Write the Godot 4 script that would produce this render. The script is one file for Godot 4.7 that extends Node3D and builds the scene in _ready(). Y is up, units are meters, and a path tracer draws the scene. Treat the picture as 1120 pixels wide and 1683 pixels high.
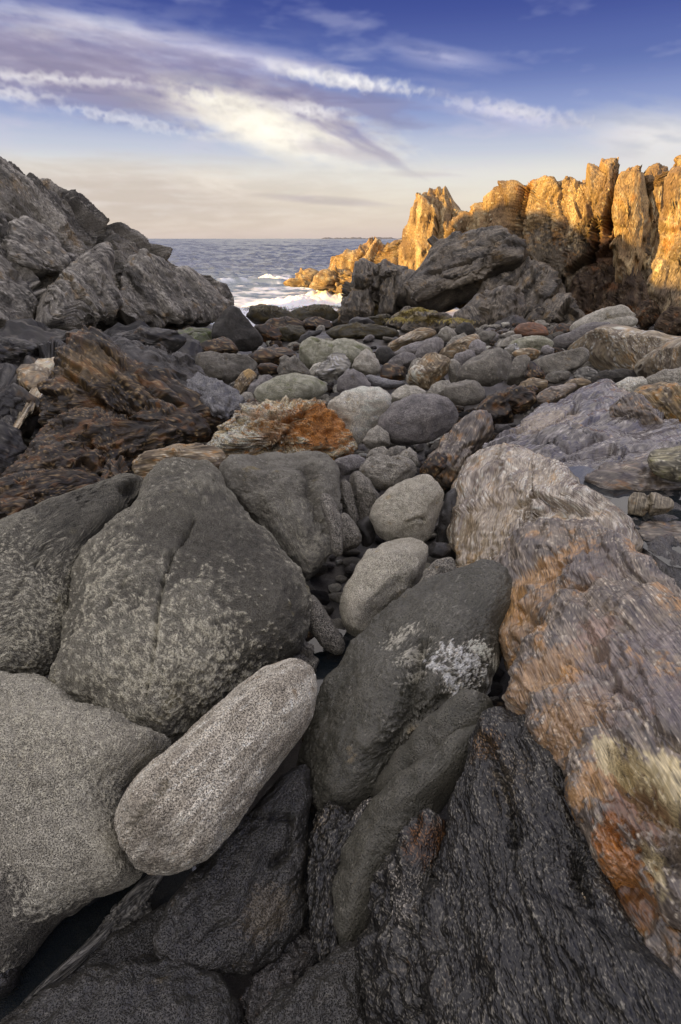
extends Node3D
# A rocky cove at low sun: shaded boulders between two cliffs, surf and sea beyond.

const TAU_ := PI * 2.0
var noise_low := FastNoiseLite.new()
var noise_band := FastNoiseLite.new()
var noise_fine := FastNoiseLite.new()
var mats := {}
var palettes := {}
var stains := {}
var dark_stone := {"black": 1, "shelf": 1, "wetgrey": 1, "wetblack": 1, "wetblackn": 1, "brownwet": 1, "speck": 1, "weedrock": 1, "cliffbrown": 1, "brown": 1}
var crusts := {"white": 0.75, "barn": 0.34, "barn2": 0.6}
var results := []
var camera: Camera3D

func _ready() -> void:
	make_camera_and_light()
	setup_noise()
	make_textures_and_materials()
	make_palettes()
	make_sea()
	make_ground()
	make_rocks()
	make_pools()
	make_small_things()

# ------------------------------------------------------------------ camera, sky, sun
func make_camera_and_light() -> void:
	camera = Camera3D.new()
	camera.name = "camera"
	camera.fov = 83.98
	camera.near = 0.05
	camera.far = 12000.0
	camera.position = Vector3(0, 1.5, 0)
	camera.rotation_degrees = Vector3(-25.67, 0, 0)
	add_child(camera)
	var env := Environment.new()
	env.background_mode = Environment.BG_SKY
	var sky := Sky.new()
	var sm := PanoramaSkyMaterial.new()
	sm.panorama = sky_image()
	sm.energy_multiplier = 1.0
	sky.sky_material = sm
	env.sky = sky
	env.tonemap_mode = Environment.TONE_MAPPER_LINEAR
	env.tonemap_exposure = 1.78
	env.sdfgi_enabled = true
	env.ssao_enabled = true
	env.ssil_enabled = true
	var we := WorldEnvironment.new()
	we.name = "environment"
	we.environment = env
	add_child(we)
	var sun := DirectionalLight3D.new()
	sun.name = "sun"
	sun.light_color = Color(1.0, 0.81, 0.46)
	sun.light_energy = 1.45
	sun.light_angular_distance = 0.6
	sun.shadow_enabled = true
	add_child(sun)
	var to_sun := Vector3(-0.9, 0.2, 0.36).normalized()
	sun.look_at_from_position(to_sun * 50.0, Vector3.ZERO)

func lin(r: float, g: float, b: float) -> Color:
	return Color(r, g, b)

# sky colour by elevation in degrees (sRGB)
var sky_stops := [[0.0, Color8(196, 180, 172)], [1.2, Color8(206, 192, 178)], [3.0, Color8(214, 206, 192)], [5.0, Color8(210, 208, 202)], [7.0, Color8(178, 184, 200)], [9.5, Color8(130, 144, 186)], [12.5, Color8(88, 104, 160)], [16.5, Color8(58, 72, 136)], [30.0, Color8(54, 70, 136)], [90.0, Color8(54, 70, 136)]]

func sky_base(el: float) -> Color:
	for i in range(sky_stops.size() - 1):
		var b: Array = sky_stops[i + 1]
		if el <= b[0]:
			var a: Array = sky_stops[i]
			var t: float = (el - a[0]) / (b[0] - a[0])
			t = t * t * (3.0 - 2.0 * t) * 0.4 + t * 0.6
			var ca: Color = a[1]
			return ca.lerp(b[1], t)
	return sky_stops[-1][1]

# cloud shapes: azimuth, elevation, half length, half height (degrees), tilt (degrees), colour, cover, streakiness, softness
var cloud_list := []
var sky_noise := FastNoiseLite.new()
var sky_rows := []
const SKY_W := 4096
const SKY_H := 2048

func sky_pixel(az: float, el: float) -> Color:
	var c := sky_base(el)
	var q := Vector3(sin(deg_to_rad(az)) * 60.0, el, cos(deg_to_rad(az)) * 60.0)
	# thin high veil everywhere
	var veil := sky_noise.get_noise_3d(q.x * 0.5, q.y * 2.2, q.z * 0.5 + 40.0)
	c = c.lerp(Color8(196, 190, 204), clampf(veil * 0.9 - 0.12, 0.0, 0.35) * smoothstep(2.0, 8.0, el))
	# unseen light-giving banks outside the view's own clouds
	var aside := maxf(smoothstep(34.0, 44.0, absf(az)), smoothstep(16.5, 21.5, el))
	if aside > 0.0:
		# broken pale cloud overhead and all round, made brighter to light the rocks
		var flat := 1.0 / (sin(deg_to_rad(maxf(el, 1.0))) + 0.22)
		var bank := sky_noise.get_noise_3d(sin(deg_to_rad(az)) * cos(deg_to_rad(el)) * flat * 9.0 + 90.0, 3.0, cos(deg_to_rad(az)) * cos(deg_to_rad(el)) * flat * 4.0)
		c = c.lerp(Color8(244, 234, 228), clampf(0.7 + bank * 1.5, 0.0, 0.95) * aside * smoothstep(1.0, 9.0, el))
	for k in cloud_list:
		var dx: float = az - k[0]
		if absf(dx) > 40.0:
			continue
		var dy: float = el - k[1]
		var x: float = (dx * k[10] + dy * k[11]) / k[2]
		var y: float = (-dx * k[11] + dy * k[10]) / k[3]
		if absf(x) > 1.6 or absf(y) > 1.8:
			continue
		var s: float = k[7]
		var w := sky_noise.get_noise_3d(az * 1.1, el * 1.6 + k[0], 7.0) * 0.9
		var fq: float = 2.4 if s < 1.3 else 1.0
		var n := sky_noise.get_noise_3d((dx * k[10] + dy * k[11]) * 2.2 / s * fq + w, (-dx * k[11] + dy * k[10]) * 2.6 * s * fq + w, k[0] * 3.0 + 11.0)
		var r := sqrt(x * x + y * y)
		var m: float = smoothstep(1.0 + k[8], 1.0 - k[8] * 1.4, r + n * k[9]) * k[6]
		m *= clampf(0.8 + n * 0.8, 0.0, 1.0)
		var cc: Color = k[5]
		cc = cc.lightened(clampf(n * 0.5, 0.0, 0.3)) if n > 0.0 else cc.darkened(clampf(-n * 0.18, 0.0, 0.2))
		c = c.lerp(cc, m)
	var g := lerpf(0.69, 1.0, smoothstep(15.0, 40.0, el))  # unseen sky higher up is raised to brighten the shaded stones
	c = c.srgb_to_linear()
	return Color(c.r * g, c.g * g, c.b * g).linear_to_srgb()

func sky_row(j: int) -> void:
	var el := 90.0 - (j + 0.5) / SKY_H * 180.0
	var row := PackedByteArray()
	row.resize(SKY_W * 3)
	var fine := el < 17.5 and el > -0.3
	var i := 0
	while i < SKY_W:
		# column 0 looks to -z, the middle column to +z
		var az := wrapf((i + 0.5) / SKY_W, -0.5, 0.5) * 360.0
		var step := 1
		if not fine or absf(az) > 40.0:
			step = mini(4 if fine else 8, SKY_W - i)
		if step > 1:
			az = wrapf((i + step * 0.5) / SKY_W, -0.5, 0.5) * 360.0
		var c := sky_pixel(az, maxf(el, 0.0))
		var b := [int(clampf(c.r, 0, 1) * 255.0 + 0.5), int(clampf(c.g, 0, 1) * 255.0 + 0.5), int(clampf(c.b, 0, 1) * 255.0 + 0.5)]
		for s in step:
			row[(i + s) * 3] = b[0]
			row[(i + s) * 3 + 1] = b[1]
			row[(i + s) * 3 + 2] = b[2]
		i += step
	sky_rows[j] = row

func sky_image() -> ImageTexture:
	sky_noise.noise_type = FastNoiseLite.TYPE_SIMPLEX_SMOOTH
	sky_noise.frequency = 0.16
	sky_noise.fractal_octaves = 5
	sky_noise.fractal_gain = 0.55
	sky_noise.seed = 5
	for k in CLOUDS:
		var a: float = deg_to_rad(k[4])
		var c: Array = k.duplicate()
		c[5] = Color8(k[5][0], k[5][1], k[5][2])
		c.append(cos(a))
		c.append(sin(a))
		cloud_list.append(c)
	sky_rows.resize(SKY_H / 2)
	# rows above 17.5 degrees are computed every eighth row
	var jobs := []
	for j in range(SKY_H / 2):
		var el := 90.0 - (j + 0.5) / SKY_H * 180.0
		if el < 17.5 or j % 8 == 0:
			jobs.append(j)
	var id := WorkerThreadPool.add_group_task(func(n: int): sky_row(jobs[n]), jobs.size())
	WorkerThreadPool.wait_for_group_task_completion(id)
	var data := PackedByteArray()
	var last := PackedByteArray()
	for j in range(SKY_H / 2):
		if sky_rows[j] != null:
			last = sky_rows[j]
		data.append_array(last)
	for j in range(SKY_H / 2):
		data.append_array(last)
	sky_rows.clear()
	return ImageTexture.create_from_image(Image.create_from_data(SKY_W, SKY_H, false, Image.FORMAT_RGB8, data))

# ------------------------------------------------------------------ noise, textures, materials
func setup_noise() -> void:
	noise_low.noise_type = FastNoiseLite.TYPE_SIMPLEX_SMOOTH
	noise_low.frequency = 1.0
	noise_low.fractal_octaves = 3
	noise_low.seed = 11
	noise_band.noise_type = FastNoiseLite.TYPE_SIMPLEX_SMOOTH
	noise_band.frequency = 1.0
	noise_band.fractal_octaves = 4
	noise_band.fractal_gain = 0.6
	noise_band.seed = 23
	noise_fine.noise_type = FastNoiseLite.TYPE_SIMPLEX
	noise_fine.frequency = 1.0
	noise_fine.fractal_octaves = 3
	noise_fine.fractal_gain = 0.65
	noise_fine.seed = 37

func noise_bytes(kind: int, freq: float, octaves: int, sd: int, n: int) -> PackedByteArray:
	var f := FastNoiseLite.new()
	f.noise_type = kind
	f.frequency = freq
	f.fractal_octaves = octaves
	f.fractal_gain = 0.6
	f.seed = sd
	var im := f.get_seamless_image(n, n, false, false, 0.15)
	im.convert(Image.FORMAT_L8)
	return im.get_data()

# a grey-scale grain: tone, share of pale flakes, share of dark pits
func grain_texture(n: int, sd: int, flake_at: float, pit_at: float, contrast: float, freq: float, level := 0.79) -> Array:
	var a := noise_bytes(FastNoiseLite.TYPE_SIMPLEX_SMOOTH, 0.02 * freq, 4, sd, n)
	var b := noise_bytes(FastNoiseLite.TYPE_SIMPLEX, 0.16 * freq, 2, sd + 1, n)
	var c := noise_bytes(FastNoiseLite.TYPE_SIMPLEX, 0.085 * freq, 2, sd + 2, n)
	var tone := PackedByteArray()
	var high := PackedByteArray()
	tone.resize(n * n)
	high.resize(n * n)
	for i in n * n:
		var va := a[i] / 255.0 - 0.5
		var vb := b[i] / 255.0 - 0.5
		var vc := c[i] / 255.0 - 0.5
		var v := level + (va * 0.28 + vb * 0.5 + vc * 0.28) * contrast
		var h := 0.55 + va * 0.4 + vb * 0.3 + vc * 0.3
		var flake := clampf((vb + vc * 0.5 + va * 0.25 - flake_at) * 6.0, 0.0, 1.0)
		v = lerpf(v, 1.0, flake * 0.9)
		var pit := clampf((-vb * 0.7 - vc * 0.7 + va * 0.4 - pit_at) * 7.0, 0.0, 1.0)
		v = lerpf(v, 0.42, pit * 0.7)
		h -= pit * 0.35
		tone[i] = int(clampf(v, 0.05, 1.0) * 255.0)
		high[i] = int(clampf(h, 0.0, 1.0) * 255.0)
	var out := []
	for d in [tone, high]:
		var im := Image.create_from_data(n, n, false, Image.FORMAT_L8, d)
		im.convert(Image.FORMAT_RGB8)
		out.append(ImageTexture.create_from_image(im))
	return out

func rock_material(key: String, tex: Array, scale: Vector3, rough: float, relief_cm: float, spec := 0.5, coat := 0.0) -> StandardMaterial3D:
	var m := StandardMaterial3D.new()
	m.resource_name = key
	m.vertex_color_use_as_albedo = true
	m.albedo_color = Color(1, 1, 1)
	m.albedo_texture = tex[0]
	m.uv1_triplanar = true
	m.uv1_triplanar_sharpness = 3.0
	m.uv1_scale = scale
	m.roughness = rough
	m.metallic_specular = spec
	m.heightmap_enabled = true
	m.heightmap_texture = tex[1]
	m.heightmap_scale = relief_cm
	if coat > 0.0:
		m.clearcoat_enabled = true
		m.clearcoat = coat
		m.clearcoat_roughness = 0.18
	mats[key] = m
	return m

func make_textures_and_materials() -> void:
	var grain := grain_texture(1024, 3, 0.2, 0.19, 1.5, 1.0)
	var flakes := grain_texture(768, 13, 0.2, 0.18, 1.6, 1.0)
	var streak := grain_texture(768, 43, 0.28, 0.24, 0.62, 1.0)
	var smooth_grain := grain_texture(512, 29, 0.3, 0.26, 0.6, 1.3)
	var fleck := grain_texture(768, 57, 0.15, 0.5, 0.9, 0.8, 0.3)
	rock_material("near", grain, Vector3(1.5, 1.5, 1.5), 0.86, 0.7, 0.4)
	rock_material("granite", flakes, Vector3(1.7, 1.7, 1.7), 0.85, 0.5, 0.4)
	rock_material("basalt", smooth_grain, Vector3(1.6, 1.6, 1.6), 0.6, 0.4, 0.5)
	rock_material("stone", grain, Vector3(0.9, 0.9, 0.9), 0.7, 0.9, 0.45)
	rock_material("crust", flakes, Vector3(1.0, 1.0, 1.0), 0.7, 1.0, 0.45)
	rock_material("band", streak, Vector3(0.07, 1.2, 1.2), 0.5, 0.25, 0.5)
	rock_material("bandwet", streak, Vector3(0.13, 1.3, 1.3), 0.36, 0.14, 0.6)
	rock_material("bandslick", streak, Vector3(0.13, 1.3, 1.3), 0.26, 0.12, 0.8)
	rock_material("speck", fleck, Vector3(0.8, 1.6, 1.6), 0.45, 0.5, 0.55)
	rock_material("wet", grain, Vector3(1.4, 1.4, 1.4), 0.34, 0.45, 0.55)
	rock_material("slick", smooth_grain, Vector3(0.8, 0.8, 0.8), 0.26, 0.8, 0.65)
	rock_material("cliff", streak, Vector3(0.12, 0.45, 0.45), 0.72, 2.0, 0.4)
	rock_material("cliffwet", streak, Vector3(0.12, 0.45, 0.45), 0.48, 1.8, 0.5)
	rock_material("weed", grain, Vector3(0.5, 0.5, 0.5), 0.55, 1.5, 0.5)

# first tone, second tone, band tone, band share, spot tone, spot level, rust tone, rust level, material
func make_palettes() -> void:
	var w := lin(0.62, 0.59, 0.54)
	palettes = {
		"grey": [lin(.20, .19, .175), lin(.30, .285, .26), lin(.36, .35, .33), .2, lin(.42, .41, .38), .34, lin(.2, .16, .1), .5, "stone"],
		"dgrey": [lin(.105, .1, .092), lin(.16, .152, .14), lin(.2, .19, .175), .25, lin(.30, .29, .27), .4, lin(.16, .12, .07), .5, "stone"],
		"dgreyn": [lin(.13, .125, .115), lin(.185, .18, .165), lin(.2, .195, .18), .2, lin(.34, .33, .3), .46, lin(.2, .17, .1), .55, "near"],
		"purple": [lin(.125, .12, .13), lin(.19, .18, .19), lin(.24, .23, .24), .35, lin(.3, .29, .3), .45, lin(.2, .17, .13), .6, "stone"],
		"black": [lin(.055, .053, .052), lin(.085, .08, .076), lin(.11, .105, .1), .2, lin(.16, .155, .15), .45, lin(.1, .08, .05), .6, "stone"],
		"pale": [lin(.42, .405, .365), lin(.55, .53, .49), lin(.6, .58, .55), .3, lin(.7, .68, .64), .4, lin(.4, .34, .24), .5, "stone"],
		"palegrey": [lin(.34, .325, .285), lin(.45, .43, .385), lin(.42, .4, .36), .2, lin(.6, .58, .53), .36, lin(.34, .28, .18), .55, "near"],
		"palegreen": [lin(.22, .225, .17), lin(.34, .34, .28), lin(.4, .4, .35), .3, lin(.46, .46, .41), .38, lin(.15, .17, .07), .35, "stone"],
		"palestripe": [lin(.3, .28, .2), lin(.44, .42, .33), lin(.09, .085, .07), .5, lin(.55, .53, .46), .4, lin(.24, .24, .12), .4, "band"],
		"lichen": [lin(.135, .13, .115), lin(.2, .193, .168), lin(.2, .195, .17), .15, lin(.42, .41, .36), .36, lin(.19, .17, .1), .5, "near"],
		"lichenpale": [lin(.24, .23, .205), lin(.34, .33, .295), lin(.3, .29, .26), .2, lin(.5, .49, .44), .36, lin(.24, .2, .12), .55, "near"],
		"granite": [lin(.44, .415, .37), lin(.56, .535, .49), lin(.3, .275, .24), .3, lin(.66, .64, .6), .32, lin(.3, .23, .16), .5, "granite"],
		"basalt": [lin(.066, .065, .056), lin(.1, .098, .085), lin(.085, .083, .072), .2, lin(.2, .195, .18), .5, lin(.17, .14, .09), .55, "basalt"],
		"brown": [lin(.085, .06, .04), lin(.15, .1, .058), lin(.03, .024, .02), .45, lin(.5, .36, .2), .3, lin(.24, .11, .035), .22, "band"],
		"brownblock": [lin(.12, .105, .08), lin(.19, .165, .125), lin(.26, .23, .18), .3, lin(.34, .3, .25), .45, lin(.2, .13, .06), .4, "band"],
		"redbrown": [lin(.2, .1, .065), lin(.3, .17, .11), lin(.14, .08, .055), .4, lin(.4, .3, .24), .42, lin(.3, .12, .04), .25, "band"],
		"tan": [lin(.25, .19, .12), lin(.38, .31, .21), lin(.1, .075, .05), .36, lin(.6, .55, .46), .34, lin(.36, .19, .06), .3, "band"],
		"rust": [lin(.40, .31, .18), lin(.56, .48, .34), lin(.10, .08, .06), .22, lin(.74, .7, .62), .22, lin(.42, .19, .045), .12, "crust"],
		"whitespeck": [lin(.34, .33, .31), lin(.55, .54, .52), lin(.07, .068, .065), .45, lin(.78, .77, .75), .3, lin(.3, .26, .18), .55, "band"],
		"quartz": [lin(.5, .43, .33), lin(.66, .6, .5), lin(.3, .22, .14), .3, lin(.8, .77, .72), .3, lin(.5, .33, .16), .3, "band"],
		"gneiss": [lin(.19, .155, .125), lin(.29, .245, .21), lin(.10, .085, .078), .4, lin(.52, .47, .4), .33, lin(.36, .2, .08), .3, "bandwet"],
		"glaregneiss": [lin(.36, .31, .255), lin(.5, .46, .41), lin(.15, .115, .085), .36, lin(.66, .63, .58), .3, lin(.34, .22, .1), .3, "bandslick"],  # lighter than plain gneiss: sky glare on the rear hump put into the colour
		"slickgneiss": [lin(.13, .118, .128), lin(.2, .184, .198), lin(.075, .066, .068), .34, lin(.42, .4, .4), .36, lin(.28, .2, .12), .4, "bandslick"],
		"ochregneiss": [lin(.27, .19, .09), lin(.4, .31, .18), lin(.09, .07, .05), .45, lin(.56, .5, .4), .36, lin(.4, .2, .05), .2, "band"],
		"stripe": [lin(.32, .26, .18), lin(.44, .38, .29), lin(.17, .14, .11), .35, lin(.72, .68, .62), .26, lin(.36, .22, .09), .3, "band"],
		"speck": [lin(.15, .143, .13), lin(.27, .257, .23), lin(.07, .066, .062), .3, lin(.4, .38, .34), .4, lin(.14, .09, .04), .5, "speck"],
		"wetgrey": [lin(.065, .064, .068), lin(.11, .105, .11), lin(.16, .15, .15), .35, lin(.26, .25, .25), .45, lin(.14, .09, .05), .45, "wet"],
		"shelf": [lin(.06, .057, .057), lin(.12, .112, .108), lin(.03, .028, .028), .42, lin(.3, .28, .26), .36, lin(.16, .1, .05), .34, "band"],
		"wetblack": [lin(.03, .029, .03), lin(.055, .052, .05), lin(.07, .066, .064), .3, lin(.14, .13, .125), .5, lin(.08, .055, .03), .5, "wet"],
		"wetblackn": [lin(.045, .044, .043), lin(.075, .073, .07), lin(.06, .058, .056), .3, lin(.17, .165, .16), .42, lin(.08, .065, .04), .5, "wet"],
		"brownwet": [lin(.05, .04, .022), lin(.1, .078, .035), lin(.14, .11, .045), .3, lin(.2, .16, .08), .45, lin(.12, .08, .03), .3, "wet"],
		"slick": [lin(.09, .09, .1), lin(.14, .14, .155), lin(.1, .1, .115), .2, lin(.24, .24, .25), .5, lin(.1, .09, .08), .6, "slick"],
		"green": [lin(.07, .085, .045), lin(.13, .145, .08), lin(.1, .1, .075), .3, lin(.22, .22, .17), .45, lin(.1, .13, .03), .1, "wet"],
		"weedrock": [lin(.05, .046, .03), lin(.1, .088, .05), lin(.15, .14, .11), .3, lin(.22, .21, .18), .42, lin(.12, .09, .02), .02, "weed"],
		"cliffgrey": [lin(.22, .21, .2), lin(.36, .345, .33), lin(.08, .077, .075), .35, lin(.5, .48, .46), .34, lin(.26, .2, .13), .34, "cliff"],
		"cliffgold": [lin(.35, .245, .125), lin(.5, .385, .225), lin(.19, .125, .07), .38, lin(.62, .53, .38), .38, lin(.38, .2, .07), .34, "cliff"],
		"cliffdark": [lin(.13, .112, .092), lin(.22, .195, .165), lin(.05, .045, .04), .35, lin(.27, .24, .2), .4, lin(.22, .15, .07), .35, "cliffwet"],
		"cliffbrown": [lin(.14, .095, .06), lin(.22, .155, .1), lin(.08, .055, .04), .4, lin(.36, .3, .22), .4, lin(.26, .12, .05), .25, "cliff"],
	}
	stains = {"white": lin(.72, .67, .62), "barn": lin(.46, .445, .38), "barn2": lin(.4, .39, .35), "ochre": lin(.5, .33, .12), "rust": lin(.40, .16, .035), "rustd": lin(.16, .07, .035), "orange": lin(.46, .26, .1), "yellow": lin(.5, .43, .27), "mauve": lin(.17, .145, .15), "pink": lin(.34, .24, .21), "tanp": lin(.36, .29, .2), "darkg": lin(.075, .072, .066), "dark": lin(.055, .052, .05), "grey": lin(.2, .18, .155), "weed": lin(.16, .12, .02)}

# ------------------------------------------------------------------ rocks
func hash2(a: int, b: int, s: int) -> int:
	var h := (a * 374761393 + b * 668265263 + s * 2147483647) & 0x7fffffff
	h = ((h ^ (h >> 13)) * 1274126177) & 0x7fffffff
	return h ^ (h >> 16)

# angular blocks: every cell is a tilted plane of its own
func block_relief(x: float, y: float, s: int) -> float:
	var ix := int(floor(x))
	var iy := int(floor(y))
	var best := 9.0
	var second := 9.0
	var v := 0.0
	for j in range(iy - 1, iy + 2):
		for i in range(ix - 1, ix + 2):
			var h := hash2(i, j, s)
			var dx := i + (h & 255) / 255.0 - x
			var dy := j + ((h >> 8) & 255) / 255.0 - y
			var d := dx * dx + dy * dy
			if d < best:
				second = best
				best = d
				v = ((h >> 16) & 255) / 255.0 - 0.5 + dx * (((h >> 4) & 255) / 127.0 - 1.0) * 0.8 + dy * (((h >> 12) & 255) / 127.0 - 1.0) * 0.8
			elif d < second:
				second = d
	var edge := sqrt(second) - sqrt(best)
	return v - 0.16 * clampf(1.0 - edge * 14.0, 0.0, 1.0)

func rock_arrays(s: Dictionary) -> Array:
	var rad: Array = s.r
	var m_count := rad.size()
	var rm := 0.0
	for q in rad:
		rm += log(q)
	rm = exp(rm / m_count)
	var ang: float = deg_to_rad(s.get("ang", 0.0))
	var e: float = s.e
	var lump: float = s.lump * rm
	var lf: float = s.get("lf", 1.6) / rm
	var st: float = s.get("st", 0.0) * rm
	var sf: float = s.get("sf", 3.0) / rm
	var rough: float = s.get("disp", 0.008) * rm
	var cell: Array = s.get("cell", [])
	var cracks: Array = s.get("cracks", [])
	var patch: Array = s.get("patch", [])
	var sd: int = s.seed
	var off := Vector3(sd * 7.31, sd * 3.17, sd * 5.73)
	var pal: Array = palettes[s.m]
	var tint: float = s.get("tint", 1.0) * (1.02 if dark_stone.has(s.m) else 1.75)
	var ca: Color = pal[0]
	var cb: Color = pal[1]
	var cc: Color = pal[2]
	var band_share: float = pal[3]
	var cd: Color = pal[4]
	var spot_at: float = pal[5]
	var ce: Color = pal[6]
	var rust_at: float = pal[7]
	var is_cliff := cell.size() > 0 and rm > 0.8
	var rng := RandomNumberGenerator.new()
	rng.seed = sd * 977 + 5
	var masks := []
	masks.resize(patch.size())
	masks.fill(0.0)
	var planes := []
	for k in int(s.get("cuts", 0)):
		var nv := Vector3(rng.randfn(), rng.randfn(), absf(rng.randfn()) + 0.25).normalized()
		planes.append([nv, rng.randf_range(0.62, 0.82) + 0.14 * (1.0 - nv.z)])
	var verts := PackedVector3Array()
	var norms := PackedVector3Array()
	var cols := PackedColorArray()
	var idx := PackedInt32Array()
	for side in 2:
		var n: int = s.g if side == 0 else maxi(8, s.g / 4)
		var thick: float = s.t if side == 0 else -s.b
		var base := verts.size()
		var row := n + 1
		for j in row:
			for i in row:
				var a := 2.0 * i / n - 1.0
				var b := 2.0 * j / n - 1.0
				var r := 0.0
				var th := 0.0
				if absf(a) > absf(b):
					r = a
					th = PI * 0.25 * b / a
				elif b != 0.0:
					r = b
					th = PI * 0.5 - PI * 0.25 * a / b
				if r < 0.0:
					r = -r
					th += PI
				th = fposmod(th, TAU_)
				var f := th / TAU_ * m_count
				var k0 := int(f)
				f -= k0
				k0 = k0 % m_count
				var r0: float = rad[k0 - 1]
				var r1: float = rad[k0]
				var r2: float = rad[(k0 + 1) % m_count]
				var r3: float = rad[(k0 + 2) % m_count]
				var big := cubic_interpolate(r1, r2, r0, r3, f)
				var sp := sin(r * PI * 0.5)
				var cp := cos(r * PI * 0.5)
				var k := pow(pow(sp, e) + pow(maxf(cp, 0.0), e), -1.0 / e)
				var ux := cos(th) * sp * k * big
				var uy := sin(th) * sp * k * big
				var p := Vector3(cos(th - ang) * sp * k * big, sin(th - ang) * sp * k * big, cp * k * thick)
				var nn := Vector3(cos(th - ang) * pow(sp, e - 1.0) / big, sin(th - ang) * pow(sp, e - 1.0) / big, pow(maxf(cp, 0.0), e - 1.0) / thick).normalized()
				if planes.size():
					var q := Vector3(p.x / big, p.y / big, p.z / absf(thick))
					for pc in planes:
						var over: float = q.dot(pc[0]) - pc[1]
						if over > -0.05:
							over = over if over > 0.05 else (over + 0.05) * (over + 0.05) * 5.0
							q -= pc[0] * (over * 0.92)
					p = Vector3(q.x * big, q.y * big, q.z * absf(thick))
				var po := p + off
				var low := noise_low.get_noise_3d(po.x * lf, po.y * lf, po.z * lf)
				var d := lump * low * 1.6
				var fine_f := 14.0 / rm if rm < 0.5 else 20.0
				var fine := noise_fine.get_noise_3d(po.x * fine_f, po.y * fine_f, po.z * fine_f)
				d += rough * fine * 2.0
				var band := noise_band.get_noise_3d(po.x * 0.08 * sf, (po.y + low * 0.07 * rm) * sf, po.z * sf * 0.2)
				if st > 0.0:
					d += st * (band - 0.3 * absf(band)) * 1.3
				if cell.size():
					var cx: float = po.x * cell[0] / cell[1] + low * 0.12
					var cy: float = po.y * cell[0] + low * 0.2 + p.z * 0.35 * cell[0]
					var keep := lerpf(1.0, 0.14, smoothstep(0.75, 0.97, r))
					d += cell[2] * block_relief(cx, cy, sd) * 1.5 * keep
					d += cell[2] * 0.6 * keep * block_relief(cx * 2.7 + 5.0, cy * 2.7, sd + 9)
					if is_cliff:
						d += cell[2] * 0.3 * maxf(keep, 0.4) * block_relief(cx * 6.0 + 3.0, cy * 6.5, sd + 17)
				for c in cracks:
					var w: float = c[0]
					var dist := 1e9
					for g in range(2, c.size() - 2, 2):
						var ax: float = c[g]
						var ay: float = c[g + 1]
						var bx: float = c[g + 2] - ax
						var by: float = c[g + 3] - ay
						var tt := clampf(((ux - ax) * bx + (uy - ay) * by) / maxf(bx * bx + by * by, 1e-9), 0.0, 1.0)
						var ex := ux - ax - bx * tt
						var ey := uy - ay - by * tt
						dist = minf(dist, ex * ex + ey * ey)
					dist = sqrt(dist) * (1.0 + 0.2 * fine) + fine * w * 0.25 + low * w * 0.4
					if dist < w:
						var g := 1.0 - maxf(dist, 0.0) / w
						d -= c[1] * g * (0.4 + 0.6 * g)
				var b2 := band * 0.7 + noise_fine.get_noise_3d(po.x * sf * 0.15 + 9.0, (po.y + low * 0.05 * rm) * sf * 2.6, po.z * sf * 0.5) * 0.55
				var sv := noise_fine.get_noise_3d(po.x * fine_f * 1.2 + 51.0, po.y * fine_f * 1.4, po.z * fine_f * 1.4) + b2 * 0.35
				for k2 in patch.size():
					var pc: Array = patch[k2]
					masks[k2] = 0.0
					var px: float = (ux - pc[0]) / pc[2]
					var py: float = (uy - pc[1]) / pc[3]
					if absf(px) < 1.7 and absf(py) < 1.7:
						var pr := sqrt(px * px + py * py) + low * 0.5 + b2 * 0.35
						if crusts.has(pc[4]):
							var dot := noise_fine.get_noise_3d(po.x * 70.0 + 5.0, po.y * 70.0, po.z * 70.0) * 0.8 + fine * 0.9
							# crust grows in dots that run together towards the middle
							masks[k2] = smoothstep(0.16, 0.4, (1.0 - pr) * crusts[pc[4]] + dot * 0.8) * pc[5]
							d += masks[k2] * (0.0025 if pc[4] == "white" else 0.0015)
						else:
							masks[k2] = smoothstep(1.05, 0.7, pr + fine * 0.75) * pc[5]
				p += nn * d
				verts.append(p)
				# colour of the stone itself
				var c0 := ca.lerp(cb, clampf(0.5 + low * 1.3 + fine * 0.6, 0.0, 1.0))
				var rv := noise_low.get_noise_3d(po.x * lf * 0.9 + 31.0, po.y * lf * 1.3 + 7.0, po.z * lf * 1.3)
				c0 = c0.lerp(cc, smoothstep(0.62 - band_share, 0.86 - band_share, 0.5 - b2) * (0.25 + 0.7 * smoothstep(-0.35, 0.25, low - rv)))
				rv += fine * 0.25 + band * 0.2
				c0 = c0.lerp(ce, smoothstep(rust_at, rust_at + 0.22, rv) * 0.85)
				c0 = c0.lerp(cd, smoothstep(spot_at, spot_at + 0.2, sv) * 0.9)
				for k2 in patch.size():
					if masks[k2] > 0.0:
						var sc: Color = stains[patch[k2][4]]
						c0 = c0.lerp(sc, masks[k2])
				cols.append(Color(c0.r * tint * 1.03, c0.g * tint, c0.b * tint * 0.87))
		# normals from the neighbours, then the faces
		var flip := -1.0 if side == 1 else 1.0
		for j in row:
			for i in row:
				var x0 := verts[base + j * row + maxi(i - 1, 0)]
				var x1 := verts[base + j * row + mini(i + 1, n)]
				var y0 := verts[base + maxi(j - 1, 0) * row + i]
				var y1 := verts[base + mini(j + 1, n) * row + i]
				norms.append((x1 - x0).cross(y1 - y0).normalized() * flip)
		for j in n:
			for i in n:
				var v0 := base + j * row + i
				if side == 0:
					idx.append_array([v0, v0 + row, v0 + 1, v0 + 1, v0 + row, v0 + row + 1])
				else:
					idx.append_array([v0, v0 + 1, v0 + row, v0 + 1, v0 + row + 1, v0 + row])
	return [verts, norms, cols, idx]

func rock_task(k: int) -> void:
	if not ROCKS[k].has("node"):
		results[k] = rock_arrays(ROCKS[k])

func v3(a: Array) -> Vector3:
	return Vector3(a[0], a[1], a[2])

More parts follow.
